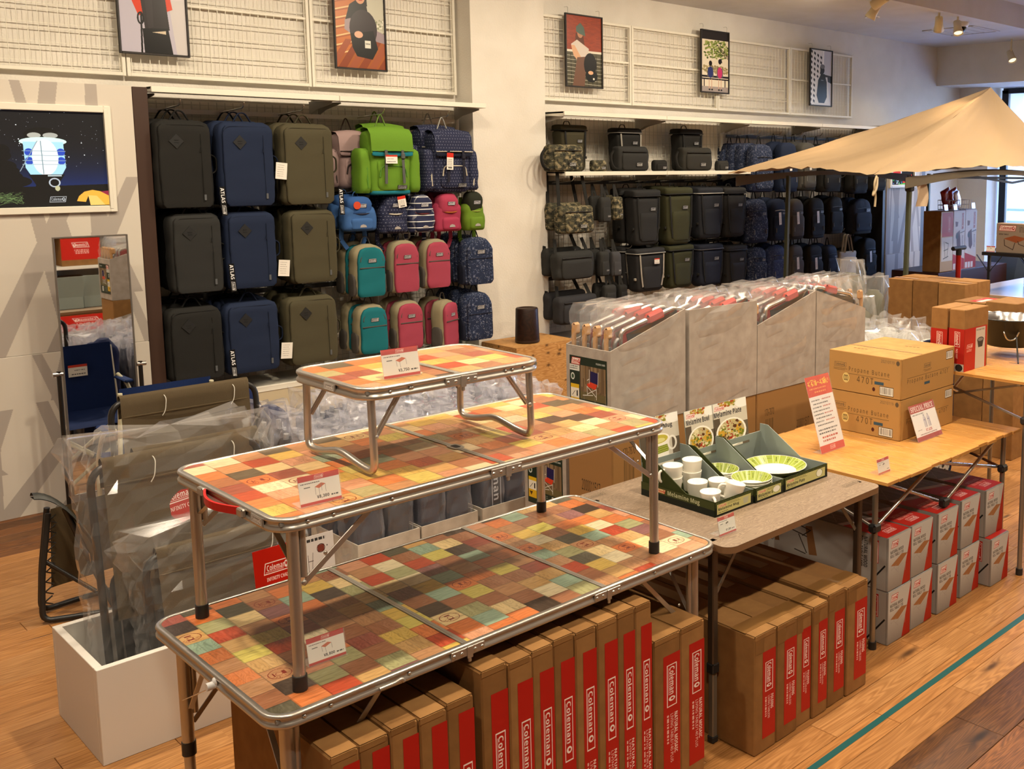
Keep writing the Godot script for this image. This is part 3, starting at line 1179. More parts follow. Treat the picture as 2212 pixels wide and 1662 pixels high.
func build_cartons():
	var g := "red-banded table cartons standing under the lowest mosaic table"
	var z := -1.97
	var t1 := band_tex("band120", "NATURAL MOSAIC", "LIVING TABLE/120 PLUS", 0.2)
	var t2 := band_tex("band140", "NATURAL MOSAIC", "LIVING TABLE/140 PLUS", 0.08)
	var t3 := band_tex("bandmini", "NATURAL MOSAIC", "MINI TABLE PLUS", 0.24)
	var xs := [0.953, 1.021, 1.096, 1.168, 1.242, 1.319]
	for i in 5:
		var w: float = xs[i + 1] - xs[i] - 0.002
		upright_carton("%s of the five shorter red-banded cartons at the left end of the carton row" % ["outermost", "second", "middle", "fourth", "innermost"][i], Vector3((xs[i] + xs[i + 1]) / 2, 0, z + [0.0, -0.004, 0.0, 0.003, 0.0][i]), w, 0.59 + [0.0, -0.004, 0.003, 0.0, 0.004][i], 0.52, t3, Rect2(w * 0.42, 0.0, w * 0.58, 0.56), g, i)
	xs = [1.34, 1.419, 1.493, 1.564, 1.636, 1.71, 1.784, 1.852, 1.917]
	for i in 8:
		var w: float = xs[i + 1] - xs[i] - 0.002
		upright_carton("tall red-banded table carton under the lowest mosaic table, %s" % ["first from the short cartons", "second from the short cartons", "third from the short cartons", "fourth from the short cartons", "fourth from the squat pair", "third from the squat pair", "second from the squat pair", "nearest the squat pair"][i], Vector3((xs[i] + xs[i + 1]) / 2, 0, z + [0.0, 0.004, 0.0, -0.003, 0.0, 0.003, 0.0, 0.0][i]), w, 0.632 + [0.004, -0.003, 0.0, 0.003, -0.002, 0.0, 0.003, 0.0][i], 0.6, t1, Rect2(w * 0.34, 0.04, w * 0.66, 0.53), g, i + 1)
	xs = [1.924, 2.034, 2.139]
	for i in 2:
		var w: float = xs[i + 1] - xs[i] - 0.002
		upright_carton(["squat red-banded carton beside the tall cartons", "squat red-banded carton beside the grey table's brown leg"][i], Vector3((xs[i] + xs[i + 1]) / 2, 0, z), w, 0.503, 0.68, t2, Rect2(w * 0.34, 0.06, w * 0.64, 0.385), g, i + 1)
	g = "red-banded table cartons under the grey table"
	var t4 := band_tex("band90", "FOLDING", "LIVING TABLE90", 0.13)
	xs = [2.31, 2.42, 2.53, 2.614, 2.7, 2.812, 2.94]
	for i in 6:
		var w: float = xs[i + 1] - xs[i] - (0.003 if i != 4 else 0.012)
		upright_carton("%s taped carton under the grey wood-grain table, counted from its front brown leg" % ORD[i], Vector3((xs[i] + xs[i + 1]) / 2, 0, -1.917 - [0.0, 0.0, 0.006, 0.0, 0.004, 0.0][i]), w, 0.397 + [0.0, -0.003, -0.01, -0.004, 0.008, 0.0][i], 0.92, t4, Rect2(w * 0.36, 0.045, w * 0.6, 0.29), g, i, true)
# ------------------------------------------------------------------ grey table with melamine displays
func food_card(k: String, title: String, icon: int) -> ImageTexture:
	var im := canvas(300, 400, Color(0.80, 0.78, 0.72))
	rng.seed = icon + 5
	rect(im, 0, 0, 300, 80, Color(0.9, 0.88, 0.84))
	# loose food colours at the top edge
	for i in 50: ell(im, rnd(60, 200), rnd(0, 46), rnd(6, 16), rnd(5, 12), [Color(0.75, 0.6, 0.25), Color(0.55, 0.55, 0.2), Color(0.85, 0.8, 0.6), Color(0.65, 0.3, 0.15)][rng.randi() % 4])
	ell(im, 265, 40, 60, 40, Color(0.96, 0.95, 0.93))
	rect(im, 0, 130, 60, 270, Color(0.35, 0.31, 0.26))
	rect(im, 240, 200, 60, 200, Color(0.4, 0.36, 0.3))
	mark(im, Rect2(16, 30, 92, 34), RED, Color(0.95, 0.92, 0.9), 0.12)
	put_words(im, title, Rect2(12, 72, 240, 48), Color(0.06, 0.08, 0.14))
	if icon == 0:
		poly(im, [Vector2(60, 190), Vector2(220, 180), Vector2(205, 370), Vector2(90, 380)], Color(0.93, 0.92, 0.88))
		ell(im, 140, 188, 82, 44, Color(0.95, 0.94, 0.9))
		ell(im, 140, 190, 70, 35, Color(0.74, 0.70, 0.28))
		ell(im, 148, 200, 40, 18, Color(0.85, 0.83, 0.55))
		poly(im, [Vector2(66, 250), Vector2(214, 242), Vector2(208, 300), Vector2(74, 310)], Color(0.5, 0.56, 0.16))
		for q in 3: line(im, Vector2(70, 262 + q * 17), Vector2(211, 254 + q * 17), 3, Color(0.8, 0.8, 0.5))
		oval_line(im, 240, 240, 30, 52, 14, Color(0.93, 0.92, 0.88))
	else:
		ell(im, 150, 270, 132, 124, Color(0.95, 0.94, 0.9))
		ell(im, 150, 268, 116, 108, Color(0.72, 0.66, 0.5))
		for i in 190:
			var a := rnd(0, TAU)
			var r := sqrt(rnd(0, 1))
			var col: Color = [Color(0.8, 0.62, 0.2), Color(0.45, 0.48, 0.14), Color(0.86, 0.82, 0.66), Color(0.62, 0.2, 0.1), Color(0.75, 0.7, 0.5), Color(0.35, 0.2, 0.1)][(int(a * 2.0) + rng.randi() % 2) % 6]
			ell(im, 150 + cos(a) * r * 105, 266 + sin(a) * r * 98, rnd(5, 14), rnd(5, 12), col)
	texs[k] = tex(im)
	return texs[k]

func tray_front(title: String, icon: int, wide: int) -> ImageTexture:
	var im := canvas(wide, 150, Color(0.20, 0.24, 0.10))
	rect(im, 0, 60, wide, 90, Color(0.03, 0.07, 0.04))
	rng.seed = icon
	for i in 60: ell(im, rnd(0, wide), rnd(0, 60), rnd(3, 9), rnd(3, 9), Color(0.3, 0.34, 0.12))
	rect(im, 14, 26, wide - 40, 104, Color(0.78, 0.76, 0.50))
	mark(im, Rect2(24, 34, 76, 28), RED, Color(0.9, 0.86, 0.7), 0.12)
	small_print(im, 110, 36, 130, 2, 14, 6, Color(0.4, 0.38, 0.2), icon)
	put_words(im, title, Rect2(24, 66, 190, 38), Color(0.06, 0.08, 0.1))
	small_print(im, 24, 112, 110, 1, 8, 7, Color(0.3, 0.28, 0.15), icon + 1)
	match icon:
		0: poly(im, [Vector2(wide - 100, 50), Vector2(wide - 46, 44), Vector2(wide - 56, 110), Vector2(wide - 92, 114)], Color(0.72, 0.71, 0.6))
		1: ell(im, wide - 72, 76, 42, 44, Color(0.66, 0.68, 0.42)); ell(im, wide - 72, 74, 34, 34, Color(0.93, 0.92, 0.86))
		2: ell(im, wide - 90, 74, 36, 46, Color(0.35, 0.36, 0.2)); ell(im, wide - 90, 74, 32, 42, Color(0.93, 0.93, 0.84))
	return tex(im)

func green_band_tex() -> ImageTexture:
	if texs.has("greenband"): return texs["greenband"]
	var im := canvas(512, 64, Color(0.60, 0.66, 0.24))
	rng.seed = 3
	for i in 26:
		rect(im, i * 20 + rnd(-3, 3), 0, 16 + rnd(-4, 2), 64, Color(0.55, 0.62, 0.2).lightened(rnd(0, 0.28)))
		rect(im, i * 20, 0, 2, 64, Color(0.8, 0.82, 0.6))
		if i % 3 == 0: rect(im, i * 20 + 4, 24, 26, 3, Color(0.36, 0.4, 0.12))
		if i % 2 == 0: rect(im, i * 20 + 9, 14, 3, 36, Color(0.4, 0.45, 0.14))
	texs["greenband"] = tex(im)
	return texs["greenband"]

var mug0: Node3D
func make_mug(label: String, at: Vector3, yaw: float) -> Node3D:
	var g := "green-banded white melamine mugs"
	if mug0:
		return dup(mug0, label, at, yaw)
	var o := thing("mug", label, "mug", at, yaw, g)
	var cream := mat(Color(0.93, 0.91, 0.86), 0.25)
	var st := mb()
	lathe(st, [Vector2(0.0, 0.002), Vector2(0.026, 0.0), Vector2(0.029, 0.004), Vector2(0.036, 0.072), Vector2(0.0365, 0.075), Vector2(0.034, 0.0745), Vector2(0.0272, 0.009), Vector2(0.0, 0.007)], 28)
	part("cup", st, cream, o)
	st = mb()
	lathe(st, [Vector2(0.0320, 0.036), Vector2(0.0352, 0.066)], 28)
	part("printed_band", st, printed(green_band_tex(), 0.3), o)
	st = mb()
	tube(st, smooth_path([Vector3(0.033, 0.062, 0), Vector3(0.056, 0.06, 0), Vector3(0.054, 0.022, 0), Vector3(0.03, 0.018, 0)], 0.016, 5), 0.005, 8, true, 0.0)
	part("handle", st, cream, o)
	mug0 = o
	return o

func melamine_dish(n: String, label: String, at: Vector3, r: float, h: float, cat: String, group: String) -> Node3D:
	var o := thing(n, label, cat, at, 0.0, group)
	var st := mb()
	lathe(st, [Vector2(0.0, 0.002), Vector2(r * 0.6, 0.0), Vector2(r * 0.64, 0.002), Vector2(r * 0.9, h * 0.75), Vector2(r, h), Vector2(r * 0.985, h + 0.002), Vector2(r * 0.66, 0.006), Vector2(0.0, 0.005)], 40)
	part("dish", st, mat(Color(0.93, 0.92, 0.86), 0.25), o)
	st = mb()
	lathe(st, [Vector2(r * 0.675, 0.0078), Vector2(r * 0.972, h + 0.0012)], 40)
	part("printed_band", st, printed(green_band_tex(), 0.25), o)
	return o

# an open counter display tray with raised sloping sides and a header card; x0..x1, front at z1, back at z0
func display_tray(label: String, title: String, icon: int, x0: float, x1: float, z0: float, z1: float, y: float):
	var o := thing("display_tray", label, "display box", Vector3((x0 + x1) / 2, y, (z0 + z1) / 2), 0.0, "melamine counter displays")
	var w := x1 - x0
	var d := z1 - z0
	var olive := mat(Color(0.21, 0.24, 0.10), 0.7, 0.0, "card")
	var grey := mat(Color(0.52, 0.56, 0.54), 0.8)
	var hf := 0.052
	var st := mb()
	box(st, Vector3(0, 0.002, 0), Vector3(w, 0.004, d), 0.0)
	part("base", st, olive, o)
	st = mb()
	box(st, Vector3(0, hf / 2, d / 2 - 0.002), Vector3(w, hf, 0.004), 0.0008)
	var f := part("front_wall", st, olive, o)
	st = mb()
	label_quad(st, Vector3(0, 0.001, d / 2 + 0.0006), w - 0.002, hf - 0.002)
	part("printed_label", st, printed(tray_front(title, icon, int(300 * w / 0.17)), 0.5), f)
	for s in [-1, 1]:
		st = mb()
		var p := PackedVector2Array([Vector2(-d / 2, 0), Vector2(d / 2, 0), Vector2(d / 2, hf), Vector2(d * 0.12, hf), Vector2(-d * 0.38, 0.15), Vector2(-d / 2, 0.15)])
		prism(st, p, Vector3(s * (w / 2 - 0.002) - 0.0015, 0, 0), Vector3(0, 0, 1), Vector3(0, 1, 0), Vector3(1, 0, 0), 0.003)
		var sd := part("side_wall", st, olive if s < 0 else grey, o)
		if s < 0:
			var im := canvas(300, 60, Color(0.22, 0.25, 0.10))
			rect(im, 0, 32, 300, 28, Color(0.03, 0.08, 0.05))
			mark(im, Rect2(60, 8, 44, 18), RED, Color(0.85, 0.8, 0.6), 0.12)
			put_words(im, title, Rect2(112, 6, 130, 26), Color(0.75, 0.75, 0.62))
			st = mb()
			label_quad(st, Vector3(-w / 2 - 0.0018 - 0.0005, 0.001, 0), d, hf - 0.002, Basis(Vector3(0, 1, 0), -PI / 2))
			part("printed_label", st, printed(tex(im), 0.5), sd)
	st = mb()
	box(st, Vector3(0, 0.06, -d / 2 + 0.002), Vector3(w, 0.12, 0.004), 0.0)
	part("back_wall", st, grey, o)
	var b := Basis(Vector3(1, 0, 0), -0.12)
	st = mb()
	var cw := minf(w, 0.2)
	var off := 0.0 if icon < 2 else -w * 0.16
	box(st, Vector3(off, 0.095, -d / 2 + 0.004) + b * Vector3(0, 0.085, -0.002), Vector3(cw, 0.18, 0.003), 0.0, b)
	var hd := part("header_card", st, grey, o)
	st = mb()
	label_quad(st, Vector3(off, 0.095, -d / 2 + 0.004) + b * Vector3(0, -0.005, 0.0004), cw, 0.18, b)
	part("food_photo", st, printed(food_card("food%d" % icon, title, icon), 0.4), hd)

func build_gray_table():
	var at := Vector3(2.695, 0, -2.352)
	var w := 0.86
	var d := 0.735
	var h := 0.68
	var o := thing("folding_table", "grey wood-grain folding table with rounded corners carrying the melamine displays", "table", at)
	var grain := wood_tex("greywood", Color(0.40, 0.33, 0.27), Color(0.66, 0.58, 0.49), 1024, 512, 16.0, 0, 77, 9.0)
	var st := mb()
	flat_poly(st, rrect(w, d, 0.04, 8), h, Rect2(-w / 2, -d / 2, w, d), 0.0)
	prism(st, rrect(w - 0.004, d - 0.004, 0.04, 8), Vector3(0, h - 0.005, 0), Vector3(1, 0, 0), Vector3(0, 0, 1), Vector3(0, 1, 0), 0.0048)
	part("tabletop", st, printed(grain, 0.4), o)
	st = mb()
	prism(st, rrect(w, d, 0.042, 8), Vector3(0, h - 0.022, 0), Vector3(1, 0, 0), Vector3(0, 0, 1), Vector3(0, 1, 0), 0.021, true)
	part("edge_band", st, mat(Color(0.50, 0.37, 0.25), 0.6), o)
	var ni := canvas(160, 50, Color(0.52, 0.45, 0.37, 1))
	mark(ni, Rect2(4, 4, 152, 42), Color(0.3, 0.24, 0.19), Color(0.53, 0.46, 0.38))
	for q in [[-0.37, -0.32], [0.36, 0.27]]:
		st = mb()
		quad(st, Vector3(q[0] - 0.045, h + 0.0006, q[1] - 0.014), Vector3(q[0] + 0.045, h + 0.0006, q[1] - 0.014), Vector3(q[0] + 0.045, h + 0.0006, q[1] + 0.014), Vector3(q[0] - 0.045, h + 0.0006, q[1] + 0.014))
		part("printed_mark", st, printed(tex(ni), 0.45), o)
	var bronze := mat(Color(0.36, 0.31, 0.26), 0.4, 0.6)
	var grey := mat(Color(0.52, 0.49, 0.44), 0.45, 0.5)
	for sx in [-1, 1]:
		for sz in [-1, 1]:
			var x: float = sx * (w / 2 - 0.025)
			var z: float = sz * (d / 2 - 0.09)
			st = mb()
			box(st, Vector3(x, 0.46, z), Vector3(0.026, 0.44, 0.026), 0.004)
			var leg := part("leg", st, bronze, o)
			st = mb()
			box(st, Vector3(x, 0.13, z), Vector3(0.022, 0.25, 0.022), 0.003)
			part("lower_leg", st, grey, leg)
			st = mb()
			box(st, Vector3(x, 0.255, z), Vector3(0.032, 0.035, 0.032), 0.004)
			part("collar", st, blackp(), leg)
			st = mb()
			box(st, Vector3(x, 0.012, z), Vector3(0.028, 0.024, 0.028), 0.004)
			part("foot_cap", st, blackp(), leg)
			st = mb()
			var kx: float = x - sx * 0.016
			bar(st, Vector3(kx, 0.5, z), Vector3(kx - sx * 0.13, h - 0.024, z), 0.014, 0.004)
			rivet(st, Vector3(kx - sx * 0.02, 0.53, z + sz * 0.004), Vector3(0, 0, sz), 0.006)
			part("brace", st, grey, o)
	display_tray("counter display tray headed Melamine Mug, filled with mugs", "Melamine Mug", 0, 2.445, 2.645, -2.56, -2.205, h)
	display_tray("counter display tray headed Melamine Bowl, holding two stacks of bowls", "Melamine Bowl", 1, 2.65, 2.808, -2.53, -2.2, h)
	display_tray("wide counter display tray headed Melamine Plate, holding the large plate", "Melamine Plate", 2, 2.812, 3.075, -2.53, -2.2, h)
	var y := h + 0.006
	var ms := [[2.484, -2.262, -2.1, "front left mug in the melamine mug tray"], [2.57, -2.246, 2.6, "tipped mug by the front wall of the mug tray"], [2.60, -2.33, -0.6, "mug in the mug tray beside the bowl tray's front corner"], [2.535, -2.37, 1.4, "mug in the middle of the mug tray"], [2.492, -2.45, 2.9, "upper mug of the pair on the mug tray's open side"], [2.592, -2.45, 1.3, "upper mug at the rear of the mug tray next to the bowls"]]
	for m in ms:
		var up := 0.042 if m[1] < -2.4 else 0.0
		var mg := make_mug(m[3], Vector3(m[0], y + up - (0.01 if up == 0.0 else 0.0), m[1]), m[2])
		if m[3].begins_with("tipped"):
			mg.rotation = Vector3(0.0, 2.6, 0.25)
			mg.position.y += 0.014
	make_mug("lower mug of the pair on the mug tray's open side", Vector3(2.492, y, -2.452), 2.6)
	make_mug("lower mug at the rear of the mug tray next to the bowls", Vector3(2.592, y, -2.452), 1.6)
	for i in 3:
		melamine_dish("bowl", "%s bowl of the rear stack in the melamine bowl tray" % ["bottom", "middle", "top"][i], Vector3(2.729, y + 0.008 * i, -2.44), 0.073, 0.036, "bowl", "green-rimmed melamine bowls")
	for i in 3:
		melamine_dish("bowl", "%s bowl of the front stack in the melamine bowl tray" % ["bottom", "middle", "top"][i], Vector3(2.729, y + 0.009 * i, -2.285), 0.075, 0.036, "bowl", "green-rimmed melamine bowls")
	melamine_dish("plate", "large green-rimmed white melamine plate in the widest tray", Vector3(2.943, y + 0.012, -2.35), 0.122, 0.028, "plate", "")
# ------------------------------------------------------------------ wall: mesh panels, shelves, graphic panels, posters
const MESH_Z := -6.58
func cream() -> StandardMaterial3D: return mat(Color(0.88, 0.86, 0.80), 0.5)

# one framed wire panel on the wall: frame, mid rail and the wire grid
func mesh_panel(label: String, x0: float, x1: float, y0: float, y1: float, mid: float, group: String):
	var o := thing("mesh_panel", label, "mesh panel", Vector3((x0 + x1) / 2, y0, MESH_Z), 0.0, group)
	var w := x1 - x0
	var h := y1 - y0
	var m := cream()
	var st := mb()
	for s in [-1, 1]: box(st, Vector3(s * (w / 2 - 0.011), h / 2, 0), Vector3(0.02, h, 0.03), 0.002)
	for y in [0.011, h - 0.011]: box(st, Vector3(0, y, 0), Vector3(w - 0.04, 0.02, 0.03), 0.002)
	part("frame", st, m, o)
	if mid > 0:
		st = mb()
		box(st, Vector3(0, mid, -0.004), Vector3(w - 0.04, 0.016, 0.02), 0.002)
		part("mid_rail", st, m, o)
	st = mb()
	var n := int((w - 0.05) / 0.05)
	for i in n + 1:
		var x := -w / 2 + 0.03 + (w - 0.06) * i / n
		box(st, Vector3(x, h / 2, 0.004), Vector3(0.0034, h - 0.04, 0.0034), 0.0)
	var ky := int(h / 0.1)
	for i in ky + 1:
		var y := 0.03 + (h - 0.06) * i / ky
		for q in [0.0, 0.028]:
			box(st, Vector3(0, y + q, 0.0), Vector3(w - 0.04, 0.0034, 0.0034), 0.0)
	part("wire_grid", st, m, o)

func bracket(o: Node3D, x: float, y: float, dep: float, m: Material):
	var st := mb()
	var p := PackedVector2Array([Vector2(0, 0), Vector2(dep, -0.012), Vector2(dep, -0.022), Vector2(dep * 0.35, -0.055), Vector2(0.02, -0.085), Vector2(0, -0.085)])
	prism(st, p, Vector3(x, y, 0), Vector3(0, 0, 1), Vector3(0, 1, 0), Vector3(1, 0, 0), 0.004)
	part("bracket", st, m, o)

# shelf board with its brackets: front edge at z1, back on the mesh
func shelf_board(label: String, x0: float, x1: float, y: float, z1: float, group: String, thick := 0.032):
	var o := thing("shelf", label, "shelf", Vector3((x0 + x1) / 2, y, MESH_Z + 0.02), 0.0, group)
	var dep := z1 - MESH_Z - 0.02
	var st := mb()
	box(st, Vector3(0, -0.004, dep / 2 - 0.006), Vector3(x1 - x0 - 0.003, 0.014, dep - 0.012), 0.001)
	part("board", st, mat(Color(0.8, 0.78, 0.73), 0.5), o)
	st = mb()
	box(st, Vector3(0, -thick / 2 + 0.004, dep - 0.006), Vector3(x1 - x0 - 0.003, thick, 0.012), 0.002)
	for s in [-1, 1]: box(st, Vector3(s * ((x1 - x0) / 2 - 0.004), -thick / 2 + 0.004, dep / 2), Vector3(0.005, thick, dep - 0.02), 0.001)
	part("edge_strip", st, cream(), o)
	for s in [-1, 1]:
		bracket(o, s * ((x1 - x0) / 2 - 0.03), -thick + 0.012, dep * 0.86, mat(Color(0.62, 0.6, 0.56), 0.5))

func tree_print(w: int, h: int, sd: int, stripes: Array) -> ImageTexture:
	var im := canvas(w, h, Color(0.80, 0.77, 0.72))
	var c := Color(0.655, 0.62, 0.585)
	for s in stripes: # top x, bottom x, top width, bottom width, y range
		poly(im, [Vector2(s[0] * w, s[4] * h), Vector2((s[0] + s[2]) * w, s[4] * h), Vector2((s[1] + s[3]) * w, s[5] * h), Vector2(s[1] * w, s[5] * h)], c)
	return tex(im)

func lightbox(label: String, x0: float, x1: float, y0: float, y1: float, z: float, t: Texture2D, e: float):
	var o := thing("light_box", label, "lightbox", Vector3((x0 + x1) / 2, y0, z), 0.0, "")
	var w := x1 - x0
	var h := y1 - y0
	var st := mb()
	var fw := 0.036
	for s in [-1, 1]:
		box(st, Vector3(s * (w / 2 - fw / 2), h / 2, 0.012), Vector3(fw, h, 0.024), 0.003)
		box(st, Vector3(s * (w / 2 - fw * 0.75), h / 2, 0.02), Vector3(fw * 0.5, h - fw, 0.012), 0.002)
	for y in [fw / 2, h - fw / 2]:
		box(st, Vector3(0, y, 0.012), Vector3(w - fw * 2, fw, 0.024), 0.003)
	part("frame", st, cream(), o)
	st = mb()
	label_quad(st, Vector3(0, fw, 0.008), w - fw * 2, h - fw * 2)
	part("backlit_picture", st, glow(Color.WHITE, e, t), o)
	var l := AreaLight3D.new()
	l.name = "glow"
	l.area_size = Vector2(w - 0.08, h - 0.08)
	l.light_energy = 0.25
	l.light_color = Color(0.6, 0.75, 1.0)
	l.shadow_enabled = true
	l.position = Vector3(0, h / 2, 0.03)
	l.rotation.y = PI
	o.add_child(l)

func lantern_picture() -> ImageTexture:
	var im := canvas(700, 560, Color(0.03, 0.03, 0.05))
	for y in 560:
		var t := clampf((y - 120) / 330.0, 0, 1)
		rect(im, 0, y, 700, 1, Color(0.045, 0.05, 0.07).lerp(Color(0.03, 0.16, 0.42), t * t * 0.9))
	rng.seed = 8
	for i in 90: ell(im, rnd(0, 700), rnd(0, 330), 1.6, 1.6, Color(0.9, 0.93, 1.0, 1).darkened(rnd(0, 0.6)))
	for i in 16: ell(im, rnd(0, 700), rnd(0, 300), 3, 3, Color(1, 1, 1))
	# dark tree and ground
	for k in 9: ell(im, 210 + rnd(-50, 50), 230 + k * 30, 40 + k * 8, 34, Color(0.012, 0.015, 0.02))
	poly(im, [Vector2(0, 440), Vector2(330, 440), Vector2(700, 430), Vector2(700, 560), Vector2(0, 560)], Color(0.01, 0.012, 0.012))
	# lantern
	ell(im, 395, 138, 84, 42, Color(0.02, 0.02, 0.02))
	ell(im, 360, 142, 32, 16, Color(0.75, 0.74, 0.68)); ell(im, 436, 142, 36, 16, Color(0.72, 0.71, 0.66))
	ell(im, 400, 178, 112, 26, Color(0.9, 1.0, 0.95))
	poly(im, [Vector2(306, 180), Vector2(494, 180), Vector2(500, 330), Vector2(480, 370), Vector2(330, 370), Vector2(310, 330)], Color(0.72, 0.92, 1.0))
	for r in [[330, 240], [330, 290], [480, 240], [480, 290]]: ell(im, r[0], r[1], 20, 22, Color(0.16, 0.3, 0.75))
	ell(im, 405, 270, 62, 105, Color(1, 1, 1))
	for y in [232, 258, 288, 310]: line(im, Vector2(300, y), Vector2(502, y + 2), 3, Color(0.62, 0.72, 0.74))
	line(im, Vector2(388, 176), Vector2(392, 366), 4, Color(0.5, 0.6, 0.62))
	line(im, Vector2(372, 176), Vector2(284, 350), 4, Color(0.6, 0.66, 0.68))
	poly(im, [Vector2(322, 370), Vector2(492, 370), Vector2(462, 420), Vector2(480, 540), Vector2(330, 540), Vector2(352, 430)], Color(0.015, 0.015, 0.018))
	rect(im, 410, 372, 66, 10, Color(0.7, 0.75, 0.75))
	oval_line(im, 440, 418, 24, 24, 7, Color(0.75, 0.78, 0.8))
	ell(im, 452, 452, 12, 16, Color(0.8, 0.78, 0.6))
	mark(im, Rect2(408, 500, 84, 34), Color(0.75, 0.76, 0.76), Color(0.04, 0.04, 0.05), 0.1)
	# tent and lit grass
	poly(im, [Vector2(540, 530), Vector2(552, 500), Vector2(580, 474), Vector2(620, 464), Vector2(664, 474), Vector2(700, 500), Vector2(700, 556), Vector2(606, 556), Vector2(598, 500), Vector2(584, 536)], Color(0.98, 0.72, 0.25))
	poly(im, [Vector2(606, 556), Vector2(598, 496), Vector2(640, 500), Vector2(680, 556)], Color(1.0, 0.82, 0.42))
	poly(im, [Vector2(660, 474), Vector2(700, 470), Vector2(700, 500)], Color(0.6, 0.15, 0.25))
	for i in 60: line(im, Vector2(rnd(120, 300), rnd(480, 545)), Vector2(rnd(150, 290), rnd(470, 530)), 2.5, Color(0.5, 0.62, 0.36).darkened(rnd(0, 0.8)))
	return tex(im)

func drink_picture() -> ImageTexture:
	var im := canvas(360, 420, Color(0.05, 0.06, 0.07))
	poly(im, [Vector2(240, 0), Vector2(360, 0), Vector2(360, 270), Vector2(300, 250)], Color(0.35, 0.78, 0.2))
	rect(im, 90, 20, 80, 140, Color(0.75, 0.86, 0.9))
	for y in 5: rect(im, 100, 40 + y * 22, 60, 9, Color(0.3, 0.45, 0.6))
	oval_line(im, 240, 90, 50, 50, 8, Color(0.85, 0.95, 0.95))
	poly(im, [Vector2(170, 130), Vector2(300, 130), Vector2(280, 290), Vector2(200, 290)], Color(0.62, 0.84, 0.86))
	ell(im, 235, 132, 66, 24, Color(0.85, 0.97, 0.97))
	ell(im, 90, 300, 78, 56, Color(0.86, 0.86, 0.88)); ell(im, 90, 306, 62, 44, Color(0.8, 0.2, 0.2))
	poly(im, [Vector2(190, 420), Vector2(180, 330), Vector2(330, 320), Vector2(340, 360), Vector2(250, 420)], Color(0.85, 0.12, 0.16))
	rng.seed = 3
	for i in 30: ell(im, rnd(10, 180), rnd(340, 410), 9, 7, [Color(0.2, 0.6, 0.3), Color(0.9, 0.9, 0.95), Color(0.3, 0.4, 0.6)][i % 3])
	poly(im, [Vector2(100, 420), Vector2(360, 380), Vector2(360, 420)], Color(0.3, 0.7, 0.3))
	return tex(im)

